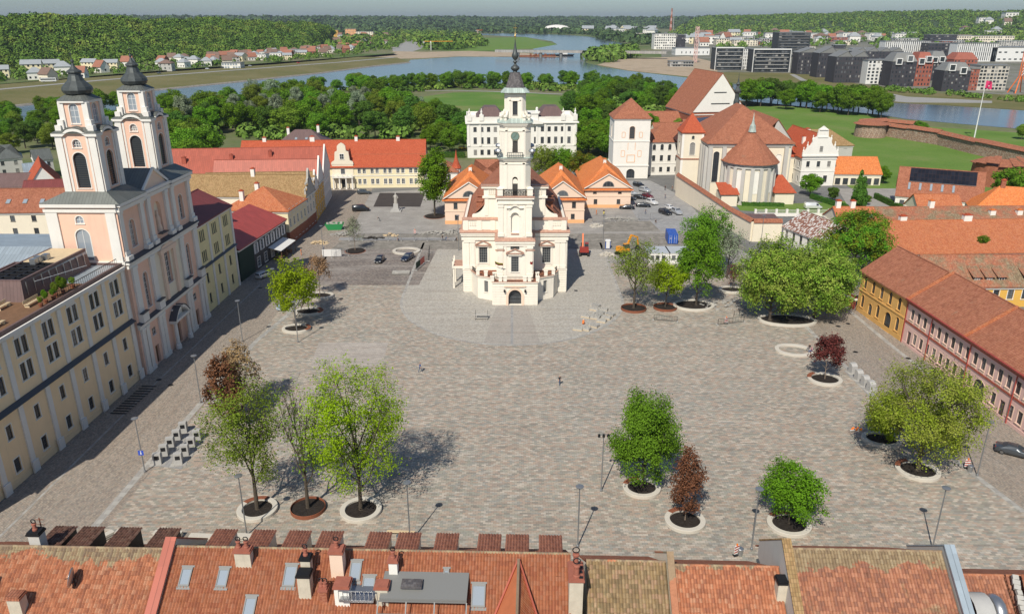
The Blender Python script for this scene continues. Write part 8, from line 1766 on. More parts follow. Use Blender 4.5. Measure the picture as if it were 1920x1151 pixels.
# fences, tent, skip, cabin, containers, excavator
def fencep(a,b,label,m='steel',h=2.0,banner=None,name='site_fence'):
    a=G(*a);b=G(*b); L=(b-a).length; t=thing(name,label,'fence',(a.x,a.y,.03),math.atan2(b.y-a.y,b.x-a.x)); n=max(1,int(L/3.4))
    mb=MB(); w=L/n
    for i in range(n):
        x0=i*w+.08;x1=(i+1)*w-.08; 
        for x in (x0,x1): mb.beam((x,0,0),(x,0,h),.06)
        for z in (.15,h): mb.beam((x0,0,z),(x1,0,z),.05)
        for k in range(1,9): mb.beam((x0+(x1-x0)*k/9,0,.15),(x0+(x1-x0)*k/9,0,h),.02)
        for k in range(1,4): mb.beam((x0,0,.15+h*k/4.5),(x1,0,.15+h*k/4.5),.02)
    mb.build('mesh_panel',M[m],t); mb=MB()
    for i in range(n+1): mb.box(i*w-.12,-.35,0,i*w+.12,.35,.14)
    mb.build('foot',M['conc'],t)
    if banner:
        for i,c in enumerate(banner): mb=MB(); mb.box(i*L/len(banner)+.1,-.06,.4,(i+1)*L/len(banner)-.05,-.03,h-.1); mb.build('banner',M[c],t)
fencep((622,484),(653,480),'steel mesh site fence right of the white barrier tent'); fencep((780,508),(796,494),'mesh fence panel with green and red banners left of the town hall','steel',2,('dgreen','mred')); fencep((803,490),(806,475),'single dark mesh fence panel left of the town hall','iron')
fencep((875,470),(880,440),'mesh fence beside the town hall side porch'); fencep((1225,600),(1270,604),'low mesh barrier in front of the light green tree','iron',1.1); fencep((1345,610),(1395,604),'mesh fence between the tall tree planter and the chestnut planter','iron',1.2)
fencep((655,452),(850,452),'long mesh site fence along the cross street left of the town hall'); fencep((1110,418),(1240,412),'long mesh site fence in front of the car park'); fencep((1330,520),(1420,525),'mesh site fence behind the chestnut trees')
p=G(605,482); t=thing('barrier_tent','white fabric enclosure with a mesh side at the edge of the old paving','enclosure',(p.x,p.y,.03),R(4)); mb=MB(); mb.box(0,-.04,.1,3.3,.04,1.9); mb.box(3.4,-.04,.1,4.6,.04,1.9);mb.box(-.04,0,.1,0,3.4,1.9); mb.build('fabric_panel',M['frame'],t); mb=MB()
for x in (0,3.35,4.6): mb.beam((x,.05,0),(x,.05,2.1),.07)
mb.build('frame',M['steel'],t)
p=G(628,430); t=thing('green_skip','green steel skip full of rubble beside the slender pale tree','skip',(p.x,p.y,.03),R(5)); mb=MB(); mb.frustum([(-1.8,-1),(1.8,-1),(1.8,1),(-1.8,1)],0,[(-2.6,-1.2),(2.6,-1.2),(2.6,1.2),(-2.6,1.2)],1.7,False); mb.frustum([(-2.5,-1.1),(2.5,-1.1),(2.5,1.1),(-2.5,1.1)][::-1],1.7,[(-2,-1),(2,-1),(2,1),(-2,1)][::-1],1.0); mb.build('hull',flatm('green_enamel',(.03,.25,.08),.4),t); mb=MB()
rg=random.Random(5)
for k in range(14): x,y=rg.uniform(-2,2),rg.uniform(-.9,.9); mb.box(x-.3,y-.2,1,x+.3,y+.2,1.5+rg.random()*.5)
mb.build('rubble',M['stone'],t)
def heap(name,px,py,w,d,h,m,label,seed,n=70,bs=.35):
    p=G(px,py); rg=random.Random(seed); t=thing(name,label,'heap',(p.x,p.y,0)); mb=MB()
    for k in range(n):
        a=rg.uniform(0,2*PI); q=math.sqrt(rg.random()); x,y=w*q*cos(a),d*q*sin(a); z=h*(1-q)*rg.uniform(.3,1); s=bs*rg.uniform(.4,1.3); mb.beam((x-s,y-s*rg.uniform(-1,1),z),(x+s,y+s*rg.uniform(-1,1),z+rg.uniform(-.2,.3)),s,s*.6)
    mb.build('pile',M[m],t); return t
heap('rubble_heap',645,440,3.6,2.4,1.5,'strip','pale grey heap of plastic sheeting and rubble beside the green skip',1); heap('stone_heap',820,438,5,2,1.1,'stone','heap of grey stones and planks left of the town hall',2); heap('stone_heap',848,436,2.6,1.5,1.2,'strip','pale slab heap close to the town hall',3); heap('earth_heap',733,442,2.2,1,.8,'woodl','small heap of timber and earth in the cross street',4,30); heap('stone_heap',700,447,3,1,.6,'soil','low dark heap on the cross street',6,30)
heap('rubble_heap',1165,412,6,2,.7,'stone','long low heap of rubble near the parked cars',7,80); heap('rubble_heap',1118,424,2,2,1.0,'rim','pale red and white rubble heap by the pink house',8,40); heap('stone_heap',598,456,2.4,1.6,1,'woodl','heap of yellow and pink blocks behind the white enclosure',9,40); heap('rubble_heap',1140,478,2.6,1.5,.7,'rim','pale rubble beside the portable toilet',10,40); heap('stone_heap',1350,572,5,3,.6,'strip','blocks scattered on the paving behind the tall tree planter',12,60); heap('rubble_heap',878,430,2.4,1.2,.8,'corten','brown heap of timber beside the town hall back corner',13,40)
p=G(752,514); t=thing('slab_stack','stack of pale long slabs on the old paving','slab stack',(p.x,p.y,.03),R(3)); mb=MB()
for k in range(4): mb.box(-2,-.9+k*.48,0,2,-.55+k*.48,.35+.25*(k%2))
mb.build('slabs',M['strip'],t)
p=G(1139,466); t=thing('portable_toilet','white and blue portable toilet right of the excavator','toilet cabin',(p.x,p.y,.03)); mb=MB(); mb.box(-.6,-.6,.1,.6,.6,2.1); mb.build('cabin',flatm('blue_plastic',(.05,.12,.40),.4),t); mb=MB(); mb.box(-.45,-.64,.2,.45,-.6,2.0); mb.build('door',M['frame'],t); mb=MB(); mb.slab([(-.68,-.68,2.1),(.68,-.68,2.1),(.68,.68,2.25),(-.68,.68,2.25)],.08); mb.build('roof',M['frame'],t)
BLU=seam('blue_container_steel',(.03,.12,.50),.3,.45,.2)
p=G(1252,458); t=thing('blue_container','bright blue shipping container beside the tall green trees','container',(p.x,p.y,.03),R(-4)); mb=MB(); mb.box(0,0,.1,2.5,6.0,2.6); mb.build('body',BLU,t); mb=MB(); 
for x in (.1,1.28): mb.box(x,-.05,.2,x+1.1,0,2.5)
mb.build('door',BLU,t); mb=MB()
for x in (.4,.9,1.6,2.1): mb.beam((x,-.08,.2),(x,-.08,2.5),.04)
mb.box(.45,-.07,1.5,.85,-.06,1.62);mb.box(1.6,-.07,1.5,1.8,-.06,1.65); mb.build('lock_bar',M['frame'],t)
for i,(px,l) in enumerate(((1214,'white site cabin with a flat grey roof, left one behind the thin olive tree'),(1254,'white site cabin with a flat grey roof, right one next to the tall green tree'))):
    p=G(px,495); t=thing('site_cabin',l,'site cabin',(p.x,p.y,.03)); mb=MB(); q=[(.6,1,.9,1.1),(1.9,1,.9,1.1),(3.3,.1,.9,2.0)]; mb.fac((0,0,0),(1,0,0),(0,-1,0),5.2,0,2.6,q,.08); mb.box(0,0,0,5.2,5.6,2.6,'lrb'); mb.build('wall',M['frame'],t); mb=MB(); mb.box(-.1,-.1,2.6,5.3,5.7,2.75); mb.build('roof',flatm('pale_grey_sheet%d'%i,(.42,.45,.48),.5),t)
    for w in q: put_window(t,(0,0,0),(1,0,0),(0,-1,0),w,('framegr',None,1,1,'glass',.06),'window' if w[1]>.5 else 'door')
def excavator(px,py,rz,label,sc,body,armc):
    p=G(px,py); t=thing('excavator',label,'excavator',(p.x,p.y,.03),R(rz)); t.scale=(sc,)*3
    for s in (-1,1):
        mb=MB(); xslab(mb,[(-1.7,.25),(-1.4,0),(1.4,0),(1.7,.25),(1.7,.6),(1.4,.8),(-1.4,.8),(-1.7,.6)],s*1.0-.25,s*1.0+.25); mb.build('track',TYR,t)
    mb=MB(); mb.lathe([(.7,.7),(.7,1.0)],14); mb.build('turntable',M['iron'],t); mb=MB(); mb.box(-1.1,-1.3,1.0,1.1,1.5,1.8); mb.box(-1.05,.4,1.8,1.05,1.5,2.2); mb.build('engine_housing',body,t); mb=MB(); mb.frustum([(-1.05,-1.3),(-.1,-1.3),(-.1,.3),(-1.05,.3)],1.8,[(-1,-1.0),(-.15,-1.0),(-.15,.25),(-1,.25)],2.9); mb.build('cab',M['glass'],t); mb=MB(); mb.box(-1.05,-1.05,2.9,-.1,.3,3.0); mb.build('cab_roof',body,t)
    mb=MB(); mb.beam((.35,-1.2,1.6),(.35,-2.6,4.6),.35,.45); mb.beam((.35,-2.6,4.6),(.35,-4.6,3.8),.3,.38); mb.build('boom',armc,t); mb=MB(); mb.beam((.35,-4.6,3.9),(.35,-4.9,1.7),.24,.3); mb.build('dipper_arm',armc,t); mb=MB(); mb.beam((.35,-1.4,1.3),(.35,-2.2,3.2),.12); mb.build('ram',M['steel'],t); mb=MB(); xslab(mb,[(-4.8,1.8),(-5.3,1.2),(-4.9,.6),(-4.2,.8),(-4.4,1.4)],0,.7); mb.build('bucket',M['iron'],t)
ORG=flatm('orange_enamel',(.75,.16,.03),.4); YEL=flatm('amber_enamel',(.75,.30,.02),.4); REDD=flatm('dark_red_enamel',(.30,.04,.03),.4)
excavator(1095,478,176,'red and dark excavator with a raised orange arm right of the town hall',1.0,REDD,ORG); excavator(1168,478,120,'amber excavator half hidden behind the thin olive tree',1.0,YEL,YEL)
# monument
p=G(743,396); t=thing('monument','grey stone statue on a square pedestal beside the dark paved square','statue',(p.x,p.y,.02)); mb=MB(); mb.box(-1.6,-1.6,0,1.6,1.6,.35); mb.box(-1.1,-1.1,.35,1.1,1.1,.8); mb.frustum([(-.8,-.8),(.8,-.8),(.8,.8),(-.8,.8)],.8,[(-.65,-.65),(.65,-.65),(.65,.65),(-.65,.65)],2.4); mb.build('pedestal',M['conc'],t); mb=MB(); mb.smooth=True; mb.lathe([(.55,2.4),(.6,2.9),(.5,3.6),(.55,4.2),(.62,4.6),(.4,4.95),(.16,5.05),(.15,5.15),(.22,5.3),(.22,5.5),(.1,5.65)],12); mb.tube([(.5,0,4.6),(.75,-.15,4.1),(.45,-.45,3.9)],[.15,.12,.1],6); mb.tube([(-.5,0,4.6),(-.75,-.1,4.2),(-.6,-.4,4.7)],[.15,.12,.1],6); mb.build('figure',M['stone'],t,smooth=True)
# bicycle stands, gratings, manholes
for i in range(5):
    p=G(1376+i*10,592-i*3); t=thing('bicycle_stand','thin steel bicycle stand in front of the left chestnut tree','bicycle stand',(p.x,p.y,.02),R(70),'bicycle stands by the chestnuts'); mb=MB(); mb.tube([(-.5,0,0),(-.5,0,.7),(-.35,0,.85),(.35,0,.85),(.5,0,.7),(.5,0,0)],.03,6); mb.build('hoop',M['iron'],t); mb=MB(); mb.box(-.6,-.06,0,-.4,.06,.02); mb.box(.4,-.06,0,.6,.06,.02); mb.build('base_plate',M['iron'],t)
for px,py in ((320,722),(298,712),(488,540),(513,534),(1557,605),(1572,612),(1590,607),(1604,660),(1080,545),(850,488),(1050,500),(640,560),(1703,672)):
    p=G(px,py); t=thing('manhole_cover','round dark manhole cover set in the paving','manhole cover',(p.x,p.y,.03),0,'manhole covers'); mb=MB(); mb.lathe([(.42,0),(.42,.015),(.36,.02)],18); mb.build('cover',M['iron'],t)
for i in range(12):
    p=G(222+i*5.2,775-i*4.6); t=thing('floor_grating','dark metal grating strip beside the base of the near yellow building','grating',(p.x,p.y,.03),R(-4),'gratings along the yellow building'); mb=MB(); mb.box(-1.2,-.18,0,1.2,.18,.03); mb.build('bars',M['iron'],t)
# plants on the terrace and by the wall
for i,(dx,dy,s,k) in enumerate(((24.8,1.2,.7,'green'),(26.2,1.0,.6,'mid'),(28.6,1.1,1.1,'mid'),(27.4,1.4,.8,'olive'),(31,1.2,.6,'olive'),(23.4,1.0,.5,'olive'))):
    a=math.atan2(41.8,2.0); wx=-62.6+dx*cos(a)-dy*sin(a); wy=72+dx*sin(a)+dy*cos(a); t=thing('potted_plant',['small bright green plant in a terrace pot','dark green plant in a terrace pot','tall shrub in a pot, the tallest on the roof terrace','olive plant in a brown pot on the terrace','low dry plant at the far end of the terrace pots','low dry plant at the near end of the terrace pots'][i],'plant',(wx,wy,19.2)); mb=MB(); mb.lathe([(.22,0),(.32,.45),(.28,.46)],10); mb.build('pot',M['corten'],t); c=link('foliage',CR[k][i%3],t,(0,0,.5+s)); c.scale=(s*.8,s*.8,s)
# blue sign on lamp
t=thing('blue_road_sign','small blue square road sign with white figure on the lamp by the waste containers','road sign',tuple(G(272,885))); mb=MB(); mb.box(-.35,-.12,2.6,.35,-.1,3.3); mb.build('plate',flatm('sign_blue',(.03,.08,.45),.4),t); mb=MB(); mb.face([(-.1,-.125,2.75),(.1,-.125,2.75),(.03,-.125,3.1),(-.03,-.125,3.1)]); mb.box(-.06,-.128,3.12,.06,-.122,3.22); mb.build('white_figure',M['frame'],t)
# ---------------------------------------------------------------- castle, flagpole
def castle_wall(pts,h,label,rw=3.0,name='castle_wall'):
    t=thing(name,label,'castle wall',(pts[0][0],pts[0][1],0)); o=Vector(pts[0]); mb=MB(); rf=MB()
    for i in range(len(pts)-1):
        a=Vector(pts[i])-o;b=Vector(pts[i+1])-o;u=(b-a).normalized();n=Vector((-u.y,u.x)); P=[a-n*1.1,b-n*1.1,b+n*1.1,a+n*1.1]; mb.prism([tuple(p) for p in P],0,h-.4*(i%2)); e=rw/2+.3; H=h+.5-.4*(i%2)
        rf.slab([(*(a-n*e),H),(*(b-n*e),H),(*(b+n*e*.2),H+1.3),(*(a+n*e*.2),H+1.3)],.15); rf.slab([(*(b+n*e),H+.5),(*(a+n*e),H+.5),(*(a+n*e*.2),H+1.3),(*(b+n*e*.2),H+1.3)],.15)
        L=(b-a).length
        for k in range(int(L/4)): c=a+u*(2+k*4)-n*1.0; mb.box(c.x-.15,c.y-.15,h-.5,c.x+.15,c.y+.15,h+1)
    mb.build('rubble_masonry',M['bricko'],t); rf.build('tiled_walkway_roof',M['tilebr'],t); return t
c1=[tuple(G(*p).xy) for p in ((1607,250),(1650,254),(1700,262),(1760,272),(1830,290),(1925,312))]
castle_wall(c1,5.2,'long ruined castle wall with a red tiled walkway roof stepping down to the right')
castle_wall([tuple(G(*p).xy) for p in ((1612,247),(1660,245),(1712,250))],4.6,'short back stretch of castle wall with a red tiled roof',4)
def roundtower(px,py,r,h,label):
    p=G(px,py); t=thing('castle_tower',label,'castle tower',(p.x,p.y,0)); mb=MB(); mb.lathe([(r*1.05,0),(r,h)],20); mb.build('masonry',M['bricko'],t); mb=MB(); mb.lathe([(r*1.2,h),(r*.7,h+1.2),(.1,h+2.2)],12); mb.build('tiled_roof',M['tilebr'],t)
roundtower(1630,256,7.0,6.2,'low round castle tower with a conical red roof ending the wall')
p=G(1870,345); t=thing('castle_bastion','round brick bastion with fan shaped red roofs at the right edge','castle tower',(p.x,p.y,0)); mb=MB(); mb.lathe([(9.2,0),(8.8,7.5)],24); mb.build('masonry',M['brick'],t); mb=MB()
for k in range(6):
    a,b_=PI*.9+k*.42,PI*.9+(k+1)*.42; h=7.6+.5*(k%3); mb.slab([(10*cos(a),10*sin(a),h),(10*cos(b_),10*sin(b_),h),(5*cos(b_),5*sin(b_),h+1.8),(5*cos(a),5*sin(a),h+1.8)],.2)
mb.build('roof_segment',M['tilebr'],t)
p=G(1826,262); t=thing('flagpole','tall white flagpole on the castle lawn flying a red flag','flagpole',(p.x,p.y,0)); mb=MB(); mb.lathe([(.3,0),(.22,12),(.1,28)],8); mb.build('pole',M['frame'],t); mb=MB(); rows=[[(s*3.2,.35*sin(s*8+z),27.5-z-.7*s) for z in (0,1.1,2.3,3.4)] for s in (0,.15,.3,.45,.6,.75,.9,1)]; mb.grid(rows); mb.build('flag',flatm('crimson_cloth',(.55,.03,.12),.8),t); mb=MB(); mb.beam((1.1,.3,25.6),(2.0,.1,24.8),.35,.5); mb.build('white_emblem',M['frame'],t)
# ---------------------------------------------------------------- bridge and river things
t=thing('river_bridge','long low concrete road bridge crossing the far river','bridge',(0,0,0)); a=G(930,96,9);b=G(1250,99,9); d=(b-a); u=d.normalized(); mb=MB(); mb.beam(a,b,14,3.4); mb.build('deck',M['strip'],t); mb=MB(); mb.beam(a+V(0,-7,1.9),b+V(0,-7,1.9),.3,.9); mb.build('parapet',M['framegr'],t)
for px in (972,1015,1053,1092,1130,1170): 
    q=G(px,98,9); q=a+u*((q.x-a.x)/u.x); 
    for s in (-4,4): mb=MB(); mb.lathe([(2,0),(2,7.4)],10,(q.x,q.y+s)); mb.build('pier',M['framegr'],t)
p=G(1043,106); t=thing('river_barge','long dark barge moored beside the bridge piers','barge',(p.x,p.y,.1),R(8)); mb=MB(); mb.frustum([(-22,-3),(22,-3),(26,0),(22,3),(-22,3)],0,[(-23,-3.6),(23,-3.6),(29,0),(23,3.6),(-23,3.6)],2.6); mb.build('hull',M['black'],t); mb=MB(); mb.box(10,-2.4,2.6,17,2.4,5.5); mb.box(12,-2,5.5,16,2,7.2); mb.build('wheelhouse',M['frame'],t)
p=G(1005,107); t=thing('sheet_pile_jetty','rusty temporary jetty of sheet piles between the bridge piers','jetty',(p.x,p.y,0),R(-2)); mb=MB(); mb.box(-30,-3,0,30,3,2.0); mb.build('deck',M['corten'],t); mb=MB(); rg=random.Random(2)
for k in range(30): x=rg.uniform(-30,30); mb.box(x-.7,-3.6,0,x+.7,-3,rg.uniform(2,5))
mb.build('pile',M['corten'],t)
def crane(px,py,ptop,label,jib=28,rz=30,red=True):
    p=G(px,py); h=HZ(ptop,p.y); t=thing('tower_crane',label,'crane',(p.x,p.y,0),R(rz)); w=h*.022+.5; mb=MB()
    for sx in (-w,w):
        for sy in (-w,w): mb.beam((sx,sy,0),(sx,sy,h),w*.35)
    n=int(h/(w*3.2))
    for k in range(n): z0=h*k/n;z1=h*(k+1)/n; mb.beam((-w,-w,z0),(w,-w,z1),w*.25);mb.beam((w,-w,z0),(w,w,z1),w*.25);mb.beam((w,w,z0),(-w,w,z1),w*.25)
    mb.build('mast',M['pinkl'] if red else M['frame'],t)
    if jib: mb=MB(); mb.beam((-jib*.3,0,h),(jib,0,h),w*1.1); mb.build('jib',ORG if red else YEL,t); mb=MB(); mb.box(-jib*.3-2,-1.2,h-3,-jib*.3+1,1.2,h); mb.build('counterweight',M['conc'],t); mb=MB(); mb.box(-1,-1,h-2.5,1,1,h); mb.build('cab',M['frame'],t)
crane(1303,118,50,'red lattice crane standing among the far blocks',0); crane(808,95,78,'low yellow crane on the headland building site',40,10,False); crane(896,73,57,'small red crane on the far spit',14,20); 
p=G(1908,175); t=thing('crane_base','red and white lattice crane mast cut by the right edge of the view','crane',(p.x,p.y,0)); mb=MB(); h=34
for sx in (-1,1):
    for sy in (-1,1): mb.beam((sx*5,sy*5,0),(sx*1.2,sy*1.2,12),.7); mb.beam((sx*1.2,sy*1.2,12),(sx*1.2,sy*1.2,h+12),.5)
mb.build('red_base',ORG,t); mb=MB()
for k in range(14): z=13+k*2.4; mb.beam((-1.2,-1.2,z),(1.2,-1.2,z+2.4),.35); mb.beam((1.2,-1.2,z),(1.2,1.2,z+2.4),.35)
mb.build('lattice',M['frame'],t)
p=G(1257,64); h=HZ(16,p.y); t=thing('smokestack','tall slim red and white chimney on the skyline','smokestack',(p.x,p.y,0)); 
for k in range(8): mb=MB(); mb.lathe([(5.5-k*.4,h*k/8),(5.1-k*.4,h*(k+1)/8)],12); mb.build('band',M['brick'] if k%2 else plaster('faded_red_band%d'%k,(.50,.30,.26),var=.1),t)
mb=MB(); mb.lathe([(1.2,0),(1.0,h*.8)],8,(9,0)); mb.build('flue',M['conc'],t)
p=G(1044,61); t=thing('domed_arena','white shallow domed hall beyond the far river bank','hall',(p.x,p.y,0)); mb=MB(); mb.smooth=True; mb.lathe([(70,0),(70,8),(60,16),(40,24),(20,28),(2,29)],24); mb.build('dome',M['white'],t,smooth=True); mb=MB(); mb.lathe([(71,0),(71,5)],24); mb.build('base_wall',M['grey'],t)
# ---------------------------------------------------------------- the modern district
def flatblock(label,x0,x1,yt,yb,depth,wall,nx,nz,ww=.62,wh=.6,rise=0,rk='flat',rm='framegr',wg='glass',skew=0,name='apartment_building',frame=None,group=None,top=None):
    A=G(x0,yb+skew/2.);B=G(x1,yb-skew/2.); W=(B-A).length; h=HZ(yt,(A.y+B.y)/2); rz=math.atan2(B.y-A.y,B.x-A.x); t=thing(name,label,'building',(A.x,A.y,0),rz,group)
    mb=MB(); mb.box(0,0,0,W,depth,h,'flrb'); mb.build('wall',M[wall],t)
    if rk=='flat': mb=MB(); mb.box(-.4,-.4,h,W+.4,depth+.4,h+.7); 
    elif rk=='zig':
        mb=MB(); n=max(1,round(W/18)); 
        for i in range(n): a=W*i/n;c=W*(i+1)/n; m_=(a*.35+c*.65); mb.slab([(a,-.4,h),(m_,-.4,h+rise),(m_,depth+.4,h+rise),(a,depth+.4,h)],.3); mb.slab([(m_,-.4,h+rise),(c,-.4,h),(c,depth+.4,h),(m_,depth+.4,h+rise)],.3); mb.face([(a,-.05,h),(c,-.05,h),(m_,-.05,h+rise)]); mb.face([(a,depth,h),(m_,depth,h+rise),(c,depth,h)])
    elif rk=='mans': mb=MB(); mb.frustum([(-.2,-.2),(W+.2,-.2),(W+.2,depth+.2),(-.2,depth+.2)],h,[(W*.2,depth*.2),(W*.8,depth*.2),(W*.8,depth*.8),(W*.2,depth*.8)],h+rise)
    mb.build('roof',M[rm],t)
    if top: mb=MB(); mb.box(W*.3,depth*.3,h+.7,W*.6,depth*.7,h+3.5); mb.build('plant_room',M[wall],t)
    cw=W/nx;ch=h/nz; w_,h_=cw*ww,ch*wh; f=MB(); f.box(-w_/2,-.12,0,w_/2,.03,h_,'fudlr'); me=mesh_of(f.v,f.f,'window',M[wg])
    for i in range(nx):
        for k in range(nz):
            if (i*7+k*5)%13==0 and wh<.7: continue
            w=link('window',me,t,((i+.5)*cw,0,(k+.25)*ch))
    ny=max(1,int(depth/cw)); 
    if nx*nz+2*ny*nz<=96:
        for s,x in ((-1,0),(1,W)):
            for i in range(ny):
                for k in range(nz): w=link('window',me,t,(x,(i+.5)*depth/ny,(k+.25)*ch)); w.rotation_euler=(0,0,-s*-PI/2)
    if frame: mb=MB(); mb.box(-.6,-1.2,0,0,0,h+1.2); mb.box(W,-1.2,0,W+.6,0,h+1.2); mb.box(0,-1.2,h,W,0,h+1.2); mb.build('white_frame',M[frame],t)
    for k in range(1,nz) if wall in('dark','framegr','conc') else (): mb=MB(); mb.box(W*.05,-1.3,k*ch-.15,W*.95,-.0,k*ch+.1); mb.build('balcony_slab',M['frame' if frame else 'conc'],t)
    return t
M['dkgrey']=plaster('charcoal_cladding',(.055,.052,.06),.6,.15,.3,2); M['redclad']=plaster('rusty_red_cladding',(.33,.11,.075),.7,.15,.3,2)
fb=flatblock
fb('dark glass apartment block in a white frame, left one on the far bank',1340,1390,91,132,22,'dark',9,6,.8,.6,frame='frame')
fb('white slatted block attached behind the left dark glass block',1391,1408,92,130,18,'frame',5,6,.4,.7)
fb('dark glass apartment block in a white frame, right one on the far bank',1410,1478,94,136,22,'dark',12,6,.8,.6,frame='frame')
fb('black glass office tower rising behind the framed blocks',1456,1515,62,108,30,'dark',10,9,.85,.5)
fb('charcoal zigzag roofed block, first from the left in its row',1493,1532,99,140,18,'dkgrey',7,6,.4,.55,5,'zig')
fb('charcoal zigzag roofed block, second in its row',1530,1566,100,146,18,'dkgrey',7,6,.4,.55,6,'zig')
fb('charcoal zigzag roofed block with two peaks, third in its row',1562,1622,107,156,20,'dkgrey',11,6,.4,.55,5,'zig')
fb('charcoal zigzag roofed block far behind the first row',1600,1690,97,118,20,'dkgrey',14,4,.4,.55,5,'zig')
fb('white balconied block between the charcoal and black houses',1622,1668,114,158,16,'frame',6,7,.55,.6)
fb('black townhouse block with white boxed dormers',1666,1712,116,163,18,'dkgrey',7,6,.4,.5,7,'mans')
fb('rusty red house block with peaked roof between black blocks',1712,1742,115,162,18,'redclad',5,6,.4,.5,7,'mans','redclad')
fb('black house block behind the rusty red one',1738,1768,112,152,18,'dkgrey',5,6,.4,.5,7,'mans')
fb('second rusty red block with a mansard roof',1782,1826,112,150,18,'redclad',7,6,.4,.5,6,'mans','redclad')
fb('nearest black house block with white boxed windows',1764,1814,133,172,16,'dkgrey',7,6,.4,.5,6,'mans')
fb('rusty red side block right of the nearest black block',1814,1830,130,170,16,'redclad',3,6,.4,.5)
fb('unfinished pale concrete block with open floors',1830,1884,124,170,16,'rim',8,7,.7,.6)
fb('white vertical striped apartment block in the second row',1656,1740,78,110,20,'frame',22,4,.4,.95)
fb('dark block between the two white striped blocks',1736,1792,82,112,20,'dkgrey',9,5,.6,.5)
fb('white striped apartment block at the right of the second row',1790,1866,82,116,20,'frame',20,4,.4,.95)
fb('long cream factory building on the slope at the right',1792,1900,68,82,30,'cream',24,3,.6,.5)
fb('long white warehouse at the right edge behind the striped block',1856,1960,90,116,40,'frame',10,2,.5,.2)
fb('dark office block behind the white striped blocks',1742,1792,66,84,30,'dkgrey',10,4,.8,.4)
fb('white gridded office block left of the smokestack base',1226,1266,64,93,30,'white',10,6,.6,.55)
fb('dark and white office block right of the gridded one',1266,1284,66,92,30,'dkgrey',5,6,.6,.5)
fb('long white shed on the sandy bank',1266,1330,91,104,30,'frame',8,1,.2,.3)
fb('unfinished concrete frame building on the sandbank',1256,1300,116,126,16,'conc',9,2,.8,.6)
fb('small white office block with blue glass beside the embankment road',417,452,119,135,14,'white',7,3,.7,.6,wg='glassb')
fb('long flat white building left of the framed blocks',1150,1225,63,72,30,'cream',14,2,.6,.5)
for i,(x0,x1,yt,yb,w,l) in enumerate(((606,618,58,70,'mgrey','pale blue apartment block at the foot of the hill'),(622,634,57,70,'gold','yellow apartment block next to the pale blue one'),(648,668,55,70,'orangew','white and orange apartment block right of the yellow one'),(668,700,60,70,'cream','cream apartment row right of the orange block'))): fb(l,x0,x1,yt,yb,20,w,7,5,.5,.45)
M['roofgrey']=plaster('grey_roof_sheet',(.33,.35,.36),.6,.1,.3,2); M['roofbrown']=plaster('brown_roof_sheet',(.20,.13,.10),.7,.15,.3,2); M['roofred']=plaster('red_roof_sheet',(.33,.14,.09),.7,.15,.3,2)
rg=random.Random(70); WL=('frame','conc','cream','dkgrey','brick','white','grey','redclad'); WN=('white','concrete grey','cream','charcoal','brick','plaster white','grey','rusty red')
for i in range(30):
    x0=rg.uniform(1285,1890); yb=rg.uniform(70,98) if x0>1500 else rg.uniform(68,88); w=rg.uniform(18,52); k=rg.randrange(8); hh=rg.uniform(5,13)
    fb(WN[k]+' block among the mixed buildings of the far district',x0,x0+w,yb-hh,yb,rg.uniform(16,30),WL[k],max(3,int(w/4.5)),max(1,int(hh/3.2)),.55,.55,rm='roofgrey' if i%3 else 'roofbrown',name='district_block',group=WN[k]+' blocks of the far district')
# small houses ----------------------------------------------------------------------------------------
def vproto(i,wall,roofm,W,D,h,rise,kind):
    t=thing('village_house','x','house',(0,0,0)); mb=MB(); mb.box(-W/2,-D/2,-1,W/2,D/2,h,'flrb')
    if kind=='gable': mb.face([(-W/2,D/2,h),(-W/2,-D/2,h),(-W/2,0,h+rise)]); mb.face([(W/2,-D/2,h),(W/2,D/2,h),(W/2,0,h+rise)])
    mb.build('wall',M[wall],t); mb=MB()
    if kind=='flat': mb.box(-W/2-.3,-D/2-.3,h,W/2+.3,D/2+.3,h+.5)
    else:
        i_=0 if kind=='gable' else D/2; e=.5; q=h-rise*e/(D/2); mb.slab([(-W/2-e,-D/2-e,q),(W/2+e,-D/2-e,q),(W/2+e*.6-i_,0,h+rise),(-W/2-e*.6+i_,0,h+rise)],.2); mb.slab([(W/2+e,D/2+e,q),(-W/2-e,D/2+e,q),(-W/2-e*.6+i_,0,h+rise),(W/2+e*.6-i_,0,h+rise)],.2)
        if kind=='hip': mb.slab([(W/2+e,-D/2-e,q),(W/2+e,D/2+e,q),(W/2-i_+.3,0,h+rise)],.2); mb.slab([(-W/2-e,D/2+e,q),(-W/2-e,-D/2-e,q),(-W/2+i_-.3,0,h+rise)],.2)
    mb.build('roof',M[roofm],t)
    f=MB(); f.box(-.6,-.08,0,.6,.04,1.4,'fudlr'); me=mesh_of(f.v,f.f,'window',M['glass'])
    n=max(2,int(W/3)); fl=max(1,int(h/3))
    for k in range(n):
        for z in range(fl): link('window',me,t,(-W/2+W*(k+.5)/n,-D/2,1+3*z))
    for s in (-1,1): w=link('window',me,t,(s*W/2,0,1.2)); w.rotation_euler=(0,0,s*PI/2)
    return t

